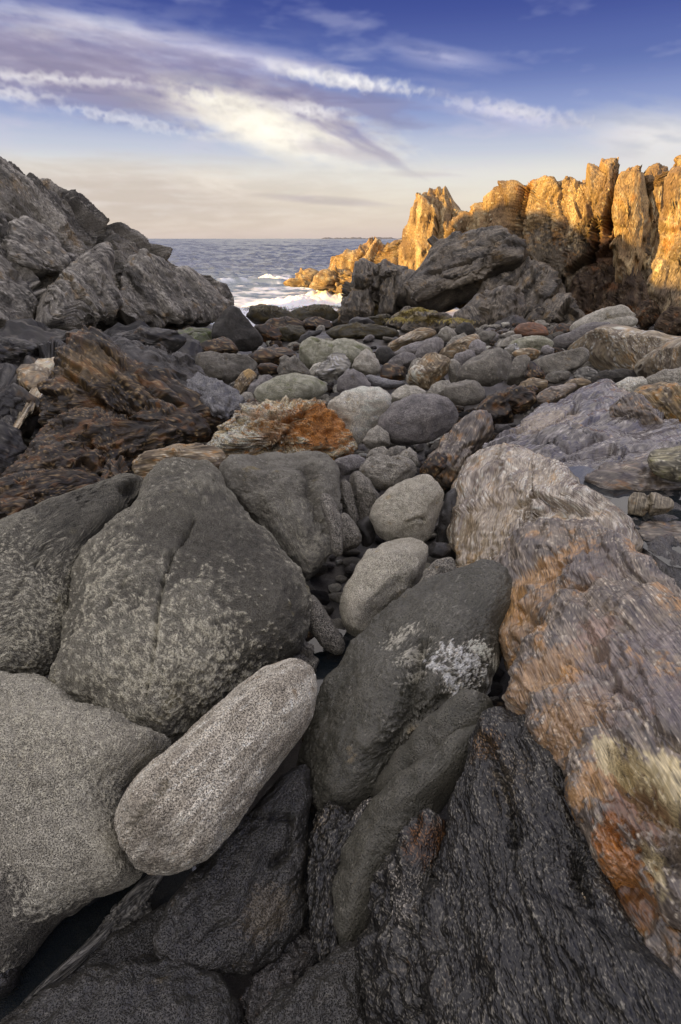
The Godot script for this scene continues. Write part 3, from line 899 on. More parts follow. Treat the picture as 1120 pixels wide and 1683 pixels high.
# every rock in metres: place, facing, outline radii, bulge, stone and shape
const ROCKS := [
	{"key":"cliff","label":"dark grey fractured cliff sloping down to the sea in shade","cat":"cliff","node":1,"c":[-4.644,-0.062,-11.0],"group":"cliffs on either side of the cove"},
	{"key":"rock_face","par":"cliff","c":[-5.902,0.989,-12.0],"n":[0.808,0.407,0.426],"r":[3.498,2.989,2.795,2.654,2.557,2.447,2.305,2.185,2.086,2.054,2.07,2.096,2.106,2.075,2.054,2.07,2.049,1.892,1.824,1.82,1.82,1.827,1.841,1.886,1.95,2.028,2.095,2.171,2.262,2.372,2.486,2.589,2.713,2.862,3.042,3.181,3.101,3.037,2.989,2.954,2.933,2.924,2.928,2.944,2.974,3.017,3.075,3.149,3.24,3.352,3.488,3.651,3.847,4.084,3.539,3.094,2.758,2.498,2.292,2.125,1.983,1.86,1.758,1.673,1.603,1.545,1.497,1.458,1.427,1.403,1.386,1.375,1.37,1.37,1.374,1.383,1.399,1.421,1.45,1.486,1.532,1.587,1.654,1.734,1.831,1.948,2.09,2.332,2.727,3.3,3.871,4.517,5.222,5.113,4.466,3.85],"t":0.785,"b":2.077,"g":230,"m":"cliffgrey","e":3.2,"lump":0.05,"ang":-71.9,"st":0.05,"sf":2.6,"cell":[0.85,2.6,0.26],"cracks":[[0.09,0.22,2.34,0.961,1.233,0.119,1.037,-0.372,0.885,-1.048,1.15,-1.278], [0.06,0.16,-0.6,0.601,-0.38,0.123,-0.171,-0.434,-0.199,-0.388], [0.06,0.16,1.037,-0.372,2.575,-0.697,2.802,-0.422], [0.05,0.14,4.016,-0.164,2.606,-0.831,2.899,-1.421]],"seed":2},
	{"key":"rock_block","par":"cliff","c":[-4.558,0.606,-10.6],"n":[0.78,0.375,0.501],"r":[0.715,0.728,0.748,0.778,0.842,0.929,1.047,1.109,1.107,1.014,0.861,0.754,0.676,0.619,0.571,0.526,0.492,0.467,0.448,0.435,0.427,0.422,0.422,0.426,0.435,0.448,0.466,0.491,0.518,0.539,0.567,0.605,0.655,0.722,0.806,0.919,1.083,1.107,0.906,0.814,0.76,0.718,0.68,0.629,0.59,0.561,0.54,0.525,0.515,0.509,0.508,0.512,0.522,0.536,0.557,0.586,0.624,0.675,0.693,0.707,0.728,0.719,0.711,0.709],"t":0.288,"b":0.575,"g":62,"m":"cliffgrey","e":3,"lump":0.05,"ang":-68.6,"st":0.05,"sf":4,"cell":[1.2,4,0.13],"cracks":[[0.05,0.14,-0.755,-0.128,-0.765,-0.367,-0.676,-0.554], [0.03,0.08,-0.467,0.211,-0.389,-0.218,0.022,-0.44]],"seed":3},
	{"key":"rock_block","par":"cliff","c":[-5.887,0.472,-9.6],"n":[0.804,0.469,0.366],"r":[1.207,1.212,1.229,1.245,1.253,1.274,1.296,1.323,1.366,1.382,1.205,1.078,0.983,0.912,0.858,0.818,0.778,0.711,0.661,0.624,0.595,0.575,0.561,0.553,0.55,0.553,0.561,0.575,0.595,0.624,0.661,0.712,0.778,0.867,0.99,1.167,1.438,1.444,1.264,1.133,1.037,0.963,0.908,0.867,0.805,0.757,0.721,0.695,0.677,0.666,0.661,0.663,0.672,0.687,0.71,0.726,0.747,0.776,0.817,0.864,0.903,0.955,1.024,1.115],"t":0.384,"b":0.769,"g":93,"m":"cliffgrey","e":2.8,"lump":0.06,"ang":-53.8,"st":0.04,"sf":4,"cell":[1.0,3,0.12],"seed":4},
	{"key":"rock_block","par":"cliff","c":[-5.391,1.322,-11.0],"n":[0.719,0.559,0.413],"r":[0.47,0.469,0.476,0.492,0.518,0.508,0.505,0.511,0.526,0.552,0.536,0.502,0.481,0.469,0.465,0.451,0.434,0.425,0.424,0.43,0.444,0.467,0.501,0.505,0.513,0.53,0.559,0.533,0.51,0.498,0.478,0.449,0.43,0.42,0.417,0.421,0.433,0.446,0.461,0.486,0.523,0.576,0.598,0.57,0.552,0.527,0.498,0.479],"t":0.17,"b":0.389,"g":41,"m":"cliffgrey","e":3,"lump":0.05,"ang":-50.8,"st":0.05,"sf":5,"cell":[1.2,4,0.09],"seed":5},
	{"key":"rock_block","par":"cliff","c":[-3.915,0.471,-12.6],"n":[0.733,0.342,0.588],"r":[0.67,0.675,0.687,0.706,0.733,0.77,0.768,0.77,0.779,0.796,0.822,0.805,0.79,0.784,0.786,0.795,0.812,0.799,0.765,0.741,0.726,0.717,0.716,0.722,0.72,0.705,0.697,0.697,0.703,0.716,0.737,0.766,0.807,0.86,0.889,0.852,0.825,0.808,0.799,0.798,0.793,0.743,0.704,0.676,0.656,0.643,0.637,0.636,0.642,0.652,0.662,0.68,0.705,0.739,0.785,0.845,0.925,1.034,1.096,1.116,1.147,0.695,0.68,0.672],"t":0.304,"b":0.684,"g":57,"m":"cliffgrey","e":3,"lump":0.05,"ang":-63.2,"st":0.05,"sf":4,"cell":[1.2,4,0.13],"seed":6},
	{"key":"rock_block","par":"cliff","c":[-3.385,0.209,-14.0],"n":[0.685,0.375,0.625],"r":[0.73,0.668,0.621,0.585,0.559,0.539,0.526,0.516,0.51,0.51,0.514,0.523,0.538,0.559,0.588,0.626,0.656,0.653,0.656,0.666,0.682,0.707,0.706,0.67,0.643,0.624,0.612,0.606,0.606,0.612,0.624,0.643,0.669,0.678,0.663,0.655,0.653,0.657,0.668,0.686,0.693,0.641,0.601,0.571,0.549,0.533,0.524,0.519,0.52,0.525,0.536,0.553,0.577,0.587,0.601,0.623,0.652,0.691,0.743,0.812,0.862,0.888,0.925,0.832],"t":0.25,"b":0.562,"g":40,"m":"cliffgrey","e":3,"lump":0.05,"ang":-62.6,"st":0.05,"sf":4,"cell":[1.2,4,0.13],"seed":7},
	{"key":"cliff_001","label":"jagged orange cliff with sunlit crest and vertical cracks above boulders","cat":"cliff","node":1,"c":[4.685,-0.152,-13.5],"group":"cliffs on either side of the cove"},
	{"key":"rock_spire","par":"cliff_001","label":"jagged sunlit pinnacle","c":[3.147,1.185,-20.0],"n":[-0.384,0.174,0.907],"r":[1.84,1.841,1.846,1.857,1.874,1.895,1.891,1.876,1.867,1.863,1.865,1.847,1.765,1.693,1.632,1.547,1.442,1.355,1.304,1.289,1.278,1.271,1.282,1.327,1.379,1.44,1.503,1.547,1.599,1.739,1.842,1.743,1.833,1.759,1.746,1.807,1.72,1.775,1.68,1.568,1.539,1.513,1.458,1.411,1.359,1.307,1.263,1.225,1.192,1.166,1.144,1.126,1.111,1.1,1.092,1.105,1.129,1.158,1.192,1.231,1.277,1.33,1.356,1.363,1.374,1.389,1.408,1.431,1.46,1.494,1.533,1.579,1.633,1.695,1.768,1.852,1.95,2.065,2.106,2.045,1.992,1.948,1.91,1.879,1.854,1.835,1.82,1.811,1.807,1.808,1.814,1.825,1.836,1.818,1.807,1.8,1.798,1.801,1.809,1.823,1.841,1.865,1.895,1.931,1.975,2.025,2.044,2.007,1.976,1.951,1.933,1.919,1.912,1.909,1.912,1.914,1.888,1.868,1.854,1.844],"t":0.814,"b":1.302,"g":98,"m":"cliffgold","e":2.6,"lump":0.05,"ang":94.6,"st":0.05,"sf":2.6,"cell":[0.9,3.0,0.2],"seed":9},
	{"key":"rock_wall","par":"cliff_001","c":[5.517,1.276,-14.2],"n":[-0.571,0.139,0.809],"r":[2.718,2.685,2.661,2.644,2.634,2.632,2.637,2.649,2.669,2.697,2.696,2.552,2.428,2.321,2.119,1.827,1.806,1.79,1.74,1.685,1.613,1.497,1.464,1.428,1.395,1.467,1.429,1.396,1.38,1.369,1.36,1.353,1.35,1.351,1.369,1.416,1.47,1.546,1.63,1.662,1.701,1.756,1.837,1.898,1.955,2.0,2.051,2.294,2.368,2.426,2.49,2.564,2.623,2.693,2.79,2.903,2.995,3.01,3.033,3.065,3.075,3.08,3.095,3.117,3.149,3.191,3.151,3.063,2.987,2.922,2.868,2.824,2.788,2.761,2.742,2.654,2.538,2.439,2.354,2.28,2.216,2.162,2.116,2.078,2.046,2.021,2.0,1.974,1.955,1.941,1.933,1.93,1.932,1.939,1.952,1.971,1.996,2.026,2.064,2.108,2.161,2.223,2.295,2.378,2.475,2.581,2.703,2.845,3.012,3.208,3.442,3.51,3.36,3.23,3.118,3.022,2.939,2.869,2.809,2.759],"t":0.495,"b":1.576,"g":193,"m":"cliffgold","e":3.4,"lump":0.04,"ang":95.8,"st":0.05,"sf":2.4,"cell":[0.75,3.2,0.3],"cracks":[[0.13,0.6,0.351,1.762,0.581,0.881,0.634,0.18], [0.1,0.4,0.746,1.703,1.076,0.865,1.078,0.064], [0.16,0.7,0.349,0.359,0.438,0.121,0.44,-0.059], [0.1,0.35,-1.464,1.278,-1.5,0.569,-1.4,-0.336], [0.12,0.5,-0.037,-0.536,0.354,-0.242,0.44,-0.059]],"patch":[[0.56,-0.914,2.359,1.445,"dark",0.75], [-0.941,-0.85,0.992,1.246,"grey",0.6], [0.652,-0.177,0.375,0.888,"rustd",0.5]],"seed":10},
	{"key":"rock_pillar","par":"cliff_001","c":[5.84,1.679,-12.9],"n":[-0.617,0.105,0.78],"r":[0.253,0.25,0.25,0.252,0.256,0.263,0.274,0.288,0.307,0.331,0.364,0.409,0.471,0.551,0.639,0.771,0.983,1.037,1.03,1.077,0.935,0.79,0.685,0.579,0.484,0.419,0.372,0.338,0.312,0.293,0.278,0.267,0.26,0.255,0.253,0.253,0.256,0.261,0.269,0.281,0.296,0.317,0.344,0.381,0.43,0.5,0.604,0.772,1.082,1.119,1.17,1.229,0.904,0.72,0.604,0.5,0.429,0.379,0.342,0.315,0.294,0.278,0.267,0.258],"t":0.256,"b":0.512,"g":49,"m":"cliffgold","e":4.5,"cuts":6,"lump":0.05,"ang":98.9,"st":0.06,"sf":3,"cell":[0.9,3.4,0.16],"seed":11},
	{"key":"rock_pillar","par":"cliff_001","c":[6.403,1.781,-13.1],"n":[-0.585,0.105,0.804],"r":[0.217,0.216,0.217,0.22,0.226,0.234,0.246,0.261,0.278,0.294,0.315,0.344,0.382,0.434,0.508,0.621,0.746,0.839,0.954,0.956,0.818,0.626,0.511,0.414,0.35,0.306,0.274,0.25,0.232,0.218,0.208,0.201,0.196,0.193,0.192,0.192,0.195,0.2,0.207,0.216,0.229,0.246,0.269,0.299,0.34,0.4,0.49,0.641,0.794,0.945,1.18,0.905,0.709,0.559,0.455,0.386,0.339,0.304,0.278,0.259,0.244,0.233,0.225,0.22],"t":0.24,"b":0.412,"g":43,"m":"cliffgold","e":4.5,"cuts":6,"lump":0.05,"ang":99.2,"st":0.06,"sf":3,"cell":[0.9,3.4,0.16],"seed":12},
	{"key":"rock_bluff","par":"cliff_001","label":"rounded sunlit buttress at the picture edge","c":[5.524,1.264,-9.6],"n":[-0.596,0.242,0.765],"r":[0.678,0.657,0.642,0.631,0.625,0.622,0.623,0.628,0.637,0.651,0.669,0.693,0.723,0.761,0.808,0.867,0.941,1.037,1.162,1.26,1.253,1.253,1.261,1.278,1.302,1.337,1.336,1.318,1.178,1.008,0.865,0.82,0.785,0.757,0.736,0.713,0.69,0.672,0.659,0.651,0.647,0.646,0.65,0.651,0.657,0.666,0.68,0.7,0.724,0.756,0.781,0.805,0.836,0.875,0.909,0.933,0.964,1.003,1.044,1.087,1.141,1.209,1.267,1.277,1.295,1.322,1.359,1.407,1.467,1.543,1.638,1.412,1.221,1.081,0.975,0.893,0.829,0.778,0.736,0.704],"t":0.448,"b":0.717,"g":111,"m":"cliffgold","e":2.5,"lump":0.07,"ang":85.8,"st":0.025,"sf":3,"cell":[1.0,1.6,0.12],"patch":[[-0.235,-0.528,0.501,0.749,"grey",0.5]],"seed":13},
	{"key":"rock_ledge","par":"cliff_001","c":[8.605,2.708,-15.6],"n":[-0.591,0.174,0.788],"r":[0.685,0.67,0.663,0.662,0.667,0.679,0.699,0.727,0.764,0.763,0.708,0.667,0.635,0.613,0.597,0.588,0.585,0.587,0.595,0.609,0.63,0.659,0.698,0.723,0.754,0.796,0.812,0.815,0.826,0.844,0.871,0.86,0.855,0.858,0.869,0.865,0.801,0.752,0.716,0.689,0.671,0.659,0.655,0.656,0.635,0.611,0.594,0.584,0.579,0.58,0.587,0.599,0.619,0.646,0.682,0.73,0.793,0.878,0.994,0.906,0.833,0.779,0.737,0.707],"t":0.353,"b":0.564,"g":51,"m":"cliffgold","e":2.6,"lump":0.06,"ang":84.3,"st":0.04,"sf":3,"cell":[1,2.4,0.2],"seed":14},
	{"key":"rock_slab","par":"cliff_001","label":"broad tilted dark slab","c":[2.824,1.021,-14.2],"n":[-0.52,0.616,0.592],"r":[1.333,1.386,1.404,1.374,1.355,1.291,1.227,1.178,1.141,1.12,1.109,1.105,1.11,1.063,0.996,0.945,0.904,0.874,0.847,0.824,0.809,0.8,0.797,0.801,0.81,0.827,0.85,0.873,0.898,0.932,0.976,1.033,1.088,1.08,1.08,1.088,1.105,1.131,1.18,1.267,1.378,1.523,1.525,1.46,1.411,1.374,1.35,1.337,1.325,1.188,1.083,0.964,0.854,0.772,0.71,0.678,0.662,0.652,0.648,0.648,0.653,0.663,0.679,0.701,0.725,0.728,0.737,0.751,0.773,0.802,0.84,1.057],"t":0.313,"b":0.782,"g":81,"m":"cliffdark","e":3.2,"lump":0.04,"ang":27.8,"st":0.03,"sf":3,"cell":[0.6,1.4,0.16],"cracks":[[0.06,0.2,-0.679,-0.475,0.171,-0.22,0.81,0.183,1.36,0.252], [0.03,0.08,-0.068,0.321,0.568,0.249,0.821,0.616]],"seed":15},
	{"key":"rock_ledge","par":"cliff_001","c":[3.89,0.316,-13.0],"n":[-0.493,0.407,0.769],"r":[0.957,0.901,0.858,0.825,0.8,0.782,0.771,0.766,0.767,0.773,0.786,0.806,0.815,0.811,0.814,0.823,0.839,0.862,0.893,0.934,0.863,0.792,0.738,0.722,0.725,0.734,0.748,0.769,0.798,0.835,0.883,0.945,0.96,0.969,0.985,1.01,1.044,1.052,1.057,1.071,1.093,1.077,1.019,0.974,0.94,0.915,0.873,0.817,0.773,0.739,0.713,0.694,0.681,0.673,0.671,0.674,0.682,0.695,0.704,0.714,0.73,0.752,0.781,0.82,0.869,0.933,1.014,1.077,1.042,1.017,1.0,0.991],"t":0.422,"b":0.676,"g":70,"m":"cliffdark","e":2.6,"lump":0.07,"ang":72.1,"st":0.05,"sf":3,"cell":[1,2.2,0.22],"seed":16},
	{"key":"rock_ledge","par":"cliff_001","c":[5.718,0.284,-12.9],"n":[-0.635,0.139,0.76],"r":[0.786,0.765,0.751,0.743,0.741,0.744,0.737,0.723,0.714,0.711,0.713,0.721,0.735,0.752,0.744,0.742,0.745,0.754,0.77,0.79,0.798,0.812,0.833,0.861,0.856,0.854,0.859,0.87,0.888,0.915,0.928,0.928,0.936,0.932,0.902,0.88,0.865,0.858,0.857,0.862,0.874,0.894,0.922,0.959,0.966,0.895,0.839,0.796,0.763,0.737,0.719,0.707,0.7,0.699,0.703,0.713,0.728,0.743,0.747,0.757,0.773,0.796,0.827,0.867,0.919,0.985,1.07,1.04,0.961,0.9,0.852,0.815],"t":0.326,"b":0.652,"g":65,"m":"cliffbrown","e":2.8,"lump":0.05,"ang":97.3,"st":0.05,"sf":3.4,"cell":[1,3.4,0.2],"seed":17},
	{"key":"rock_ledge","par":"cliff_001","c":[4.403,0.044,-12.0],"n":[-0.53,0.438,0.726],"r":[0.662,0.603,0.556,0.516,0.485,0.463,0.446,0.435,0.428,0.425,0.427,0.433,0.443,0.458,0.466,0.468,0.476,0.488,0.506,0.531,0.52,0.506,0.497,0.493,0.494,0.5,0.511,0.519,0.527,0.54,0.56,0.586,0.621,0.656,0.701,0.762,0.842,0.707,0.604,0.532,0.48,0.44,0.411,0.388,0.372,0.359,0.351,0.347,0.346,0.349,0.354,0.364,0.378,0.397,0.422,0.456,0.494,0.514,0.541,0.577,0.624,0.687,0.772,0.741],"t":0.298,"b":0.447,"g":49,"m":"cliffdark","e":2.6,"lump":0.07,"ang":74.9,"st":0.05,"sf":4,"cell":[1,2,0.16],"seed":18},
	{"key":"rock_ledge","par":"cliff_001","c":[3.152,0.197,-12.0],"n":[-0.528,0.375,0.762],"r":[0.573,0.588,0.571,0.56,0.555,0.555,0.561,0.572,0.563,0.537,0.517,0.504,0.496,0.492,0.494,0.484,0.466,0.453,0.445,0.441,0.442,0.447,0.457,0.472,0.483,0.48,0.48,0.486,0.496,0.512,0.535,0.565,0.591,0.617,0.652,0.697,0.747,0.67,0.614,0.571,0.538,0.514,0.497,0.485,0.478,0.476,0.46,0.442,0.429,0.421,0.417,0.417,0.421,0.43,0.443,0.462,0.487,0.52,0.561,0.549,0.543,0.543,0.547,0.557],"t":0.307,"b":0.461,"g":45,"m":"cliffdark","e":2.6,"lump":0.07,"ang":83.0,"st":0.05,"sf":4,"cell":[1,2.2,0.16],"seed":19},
	{"key":"headland","label":"low golden ragged headland running out into the surf","cat":"rock","node":1,"c":[0.717,-0.181,-24.0]},
	{"key":"rock_ridge","par":"headland","c":[1.247,0.417,-23.0],"n":[-0.288,0.208,0.935],"r":[2.524,2.492,2.468,2.452,2.445,2.446,2.455,2.45,2.294,2.164,2.054,1.945,1.756,1.605,1.484,1.387,1.307,1.204,1.025,0.973,0.946,0.923,0.904,0.889,0.877,0.868,0.874,0.899,0.929,0.964,0.981,0.955,0.932,0.914,0.897,0.882,0.87,0.861,0.855,0.852,0.852,0.854,0.866,0.952,1.06,1.184,1.219,1.261,1.309,1.366,1.677,1.748,1.757,1.771,1.792,1.865,1.965,2.082,2.222,2.324,2.431,2.259,1.954,1.726,1.551,1.412,1.3,1.208,1.131,1.071,1.026,0.989,0.956,0.929,0.907,0.888,0.872,0.86,0.851,0.845,0.842,0.842,0.844,0.849,0.857,0.868,0.882,0.9,0.921,0.947,0.977,1.013,1.055,1.104,1.163,1.232,1.303,1.349,1.403,1.466,1.54,1.628,1.733,1.858,2.01,2.197,2.431,2.681,2.618,2.566],"t":0.65,"b":1.169,"g":84,"m":"cliffgold","e":2.4,"lump":0.06,"ang":72.2,"st":0.06,"sf":2.2,"cell":[0.6,2.4,0.36],"seed":21},
	{"key":"rock_step","par":"headland","c":[-0.131,0.136,-21.5],"n":[-0.224,0.309,0.924],"r":[0.74,0.71,0.665,0.631,0.605,0.588,0.576,0.571,0.537,0.505,0.482,0.465,0.453,0.446,0.443,0.445,0.451,0.462,0.467,0.458,0.454,0.455,0.459,0.469,0.484,0.504,0.531,0.552,0.581,0.62,0.67,0.723,0.748,0.783,0.829,0.856,0.724,0.632,0.566,0.517,0.48,0.452,0.431,0.416,0.406,0.399,0.397,0.393,0.386,0.384,0.384,0.389,0.397,0.41,0.428,0.453,0.485,0.528,0.584,0.662,0.763,0.746,0.737,0.735],"t":0.317,"b":0.475,"g":31,"m":"cliffgold","e":2.4,"lump":0.07,"ang":72.5,"st":0.05,"sf":2.4,"cell":[0.8,2.2,0.26],"seed":22},
	{"key":"sea_stack","label":"low brown islet rock awash beyond the headland tip","cat":"rock","c":[-1.574,-0.094,-26.0],"n":[0.059,0.233,0.971],"r":[0.721,0.684,0.653,0.637,0.627,0.589,0.541,0.504,0.481,0.465,0.403,0.358,0.326,0.301,0.283,0.269,0.258,0.251,0.247,0.247,0.25,0.256,0.266,0.279,0.298,0.326,0.364,0.455,0.701,0.877,0.865,0.705,0.598,0.493,0.413,0.363,0.328,0.299,0.279,0.265,0.256,0.25,0.246,0.246,0.25,0.257,0.267,0.283,0.303,0.331,0.367,0.422,0.485,0.527,0.583,0.677],"t":0.236,"b":0.236,"g":24,"m":"cliffgold","e":2.3,"lump":0.1,"ang":28.0,"st":0.06,"sf":2.2,"cell":[0.8,2.0,0.22],"seed":23},
	{"key":"crag","label":"blocky black crag standing between the surf and the cliff","cat":"rock","node":1,"c":[1.266,-0.396,-15.5]},
	{"key":"rock_wall","par":"crag","c":[1.128,0.004,-16.0],"n":[-0.237,0.208,0.949],"r":[1.134,1.144,1.16,1.183,1.213,1.221,1.19,1.167,1.151,1.141,1.084,1.033,0.991,0.958,0.931,0.91,0.912,0.922,0.937,0.958,0.984,1.004,0.991,0.984,0.982,0.985,0.992,1.006,1.079,1.171,1.198,1.231,1.249,1.17,1.105,1.053,1.01,0.984,0.995,1.011,1.032,1.061,1.089,1.104,1.125,1.154,1.19,1.235,1.282,1.337,1.404,1.486,1.519,1.401,1.306,1.229,1.166,1.114,1.073,1.039,1.012,0.992,0.977,0.968,0.963,0.964,0.969,0.98,0.996,1.018,1.023,1.027,1.036,1.05,1.07,1.097,1.131,1.174,1.226,1.29,1.369,1.466,1.586,1.526,1.4,1.3,1.219,1.153],"t":0.557,"b":0.891,"g":79,"m":"cliffdark","e":2.6,"lump":0.06,"ang":76.7,"st":0.04,"sf":2.6,"cell":[0.8,1.9,0.3],"patch":[[0.276,-0.426,1.124,0.246,"weed",0.7], [-0.782,-0.301,0.368,0.466,"ochre",0.5]],"seed":25},
	{"key":"rock_block","par":"crag","c":[0.564,0.69,-15.2],"n":[-0.205,0.208,0.956],"r":[0.239,0.237,0.241,0.251,0.269,0.298,0.32,0.313,0.314,0.323,0.342,0.337,0.332,0.336,0.348,0.313,0.274,0.249,0.234,0.225,0.223,0.226,0.235,0.251,0.277,0.317,0.334,0.325,0.324,0.331,0.346,0.373,0.333,0.308,0.294,0.287,0.288,0.289,0.263,0.248],"t":0.231,"b":0.346,"g":23,"m":"cliffdark","e":3.2,"cuts":5,"lump":0.07,"ang":82.2,"st":0.03,"sf":3.5,"cell":[1.1,1.7,0.1],"seed":26},
	{"key":"rock_block","par":"crag","c":[1.202,0.165,-15.2],"n":[-0.245,0.208,0.947],"r":[0.265,0.257,0.256,0.262,0.274,0.295,0.329,0.383,0.47,0.495,0.507,0.53,0.464,0.421,0.395,0.35,0.304,0.274,0.255,0.245,0.241,0.243,0.251,0.266,0.292,0.331,0.394,0.502,0.478,0.458,0.45,0.453,0.469,0.497,0.418,0.355,0.316,0.291,0.276,0.268],"t":0.276,"b":0.414,"g":27,"m":"cliffdark","e":3.2,"cuts":5,"lump":0.07,"ang":83.4,"st":0.03,"sf":3.5,"cell":[1.1,1.7,0.1],"seed":27},
	{"key":"rock_block","par":"crag","c":[1.636,0.349,-15.2],"n":[-0.272,0.208,0.94],"r":[0.259,0.254,0.256,0.264,0.28,0.305,0.346,0.41,0.408,0.408,0.418,0.419,0.409,0.41,0.422,0.359,0.312,0.282,0.264,0.253,0.25,0.252,0.261,0.278,0.305,0.348,0.416,0.406,0.394,0.391,0.399,0.417,0.443,0.401,0.374,0.359,0.353,0.323,0.291,0.271],"t":0.268,"b":0.402,"g":26,"m":"cliffdark","e":3.2,"cuts":5,"lump":0.07,"ang":84.2,"st":0.03,"sf":3.5,"cell":[1.1,1.7,0.1],"seed":28},
	{"key":"rock_block","par":"crag","c":[1.282,0.687,-15.2],"n":[-0.25,0.208,0.946],"r":[0.282,0.297,0.262,0.239,0.226,0.218,0.209,0.185,0.17,0.161,0.156,0.155,0.159,0.166,0.179,0.2,0.217,0.22,0.229,0.246,0.272,0.308,0.271,0.248,0.233,0.225,0.208,0.184,0.169,0.16,0.155,0.154,0.158,0.165,0.178,0.198,0.211,0.217,0.229,0.25],"t":0.164,"b":0.246,"g":18,"m":"cliffdark","e":3.2,"cuts":5,"lump":0.07,"ang":83.5,"st":0.03,"sf":3.5,"cell":[1.1,1.7,0.1],"seed":29},
	{"key":"rock_block","par":"crag","c":[0.45,-0.073,-15.2],"n":[-0.198,0.208,0.958],"r":[0.443,0.422,0.402,0.394,0.396,0.407,0.43,0.469,0.465,0.463,0.473,0.496,0.535,0.488,0.456,0.438,0.431,0.424,0.405,0.398,0.4,0.413,0.437,0.477,0.54,0.531,0.472,0.434,0.411,0.4,0.399,0.409,0.429,0.463,0.518,0.542,0.492,0.461,0.443,0.438],"t":0.357,"b":0.536,"g":35,"m":"cliffdark","e":3.2,"cuts":5,"lump":0.07,"ang":82.1,"st":0.03,"sf":3.5,"cell":[1.1,1.7,0.1],"seed":30},
	{"key":"rock_block","par":"crag","c":[2.329,0.595,-15.2],"n":[-0.314,0.208,0.926],"r":[0.308,0.306,0.313,0.327,0.352,0.381,0.367,0.363,0.368,0.382,0.408,0.416,0.392,0.38,0.378,0.385,0.37,0.346,0.333,0.328,0.332,0.344,0.367,0.389,0.362,0.346,0.34,0.342,0.353,0.374,0.408,0.44,0.409,0.391,0.383,0.385,0.398,0.367,0.336,0.318],"t":0.291,"b":0.436,"g":30,"m":"cliffdark","e":3.2,"cuts":5,"lump":0.07,"ang":85.4,"st":0.03,"sf":3.5,"cell":[1.1,1.7,0.1],"seed":31},
	{"key":"rock","label":"wet dark rock draped in olive weed at the crag foot","cat":"rock","group":"dark rocks along the cliff foot","c":[1.859,-0.129,-12.6],"n":[-0.139,0.297,0.945],"r":[0.529,0.512,0.482,0.425,0.373,0.349,0.326,0.312,0.313,0.332,0.356,0.368,0.4,0.449,0.503,0.602,0.502,0.419,0.376,0.35,0.31,0.292,0.29,0.303,0.331,0.391,0.471,0.49],"t":0.321,"b":0.321,"g":34,"m":"cliffdark","e":2.6,"cuts":7,"lump":0.08,"ang":41.5,"st":0.03,"sf":5,"cell":[1,2,0.05],"patch":[[-0.186,0.091,0.635,0.124,"weed",0.8]],"seed":32},
	{"key":"rock_001","label":"slanting grey rock with yellow weed below the black crag","cat":"rock","group":"dark rocks along the cliff foot","c":[1.417,-0.157,-13.6],"n":[-0.099,0.291,0.952],"r":[0.309,0.404,0.489,0.467,0.361,0.28,0.243,0.221,0.209,0.193,0.188,0.192,0.207,0.237,0.293,0.405,0.518,0.428,0.372,0.336,0.258,0.218,0.194,0.185,0.186,0.195,0.218,0.26],"t":0.226,"b":0.226,"g":30,"m":"cliffdark","e":2.6,"cuts":7,"lump":0.08,"ang":61.3,"st":0.03,"sf":5,"cell":[1,2,0.05],"patch":[[0.38,0.064,0.682,0.133,"weed",0.8]],"seed":33},
	{"key":"rock_002","label":"low algae covered ledge under the black crag","cat":"rock","group":"dark rocks along the cliff foot","c":[0.961,-0.301,-13.9],"n":[-0.066,0.298,0.952],"r":[0.497,0.524,0.453,0.369,0.329,0.287,0.25,0.233,0.229,0.235,0.257,0.296,0.375,0.448,0.511,0.555,0.446,0.381,0.328,0.271,0.241,0.227,0.226,0.235,0.26,0.305,0.4,0.485],"t":0.274,"b":0.274,"g":28,"m":"weedrock","e":2.6,"cuts":7,"lump":0.08,"ang":81.4,"st":0.03,"sf":5,"cell":[1,2,0.05],"seed":34},
	{"key":"rock_003","label":"rounded wet rock at the foot of the orange cliff","cat":"rock","group":"dark rocks along the cliff foot","c":[3.299,-0.064,-11.5],"n":[-0.263,0.3,0.917],"r":[0.431,0.376,0.336,0.292,0.241,0.217,0.205,0.204,0.202,0.203,0.216,0.24,0.291,0.332,0.378,0.43,0.358,0.313,0.245,0.212,0.195,0.188,0.191,0.204,0.231,0.246,0.274,0.327],"t":0.217,"b":0.217,"g":26,"m":"wetgrey","e":2.6,"cuts":7,"lump":0.08,"ang":106.8,"st":0.03,"sf":5,"cell":[1,2,0.05],"seed":35},
	{"key":"rock_004","label":"dark lumpy rock against the middle of the orange cliff","cat":"rock","group":"dark rocks along the cliff foot","c":[2.621,-0.008,-12.0],"n":[-0.204,0.292,0.934],"r":[0.419,0.371,0.349,0.342,0.346,0.315,0.304,0.307,0.329,0.309,0.305,0.313,0.343,0.353,0.373,0.411,0.476,0.382,0.334,0.307,0.272,0.258,0.257,0.27,0.296,0.352,0.397,0.405],"t":0.275,"b":0.275,"g":31,"m":"cliffdark","e":2.6,"cuts":7,"lump":0.08,"ang":124.8,"st":0.03,"sf":5,"cell":[1,2,0.05],"seed":36},
	{"key":"rock_005","label":"upright brown block below the sunlit buttress","cat":"rock","group":"dark rocks along the cliff foot","c":[4.951,0.454,-9.6],"n":[-0.442,0.268,0.856],"r":[0.181,0.185,0.199,0.209,0.215,0.234,0.273,0.237,0.216,0.21,0.197,0.191,0.196,0.2,0.197,0.204,0.222,0.235,0.222,0.22,0.228,0.247,0.223,0.215,0.217,0.231,0.202,0.187],"t":0.173,"b":0.173,"g":26,"m":"cliffbrown","e":2.6,"cuts":7,"lump":0.08,"ang":144.6,"st":0.03,"sf":5,"cell":[1,2,0.05],"seed":37},
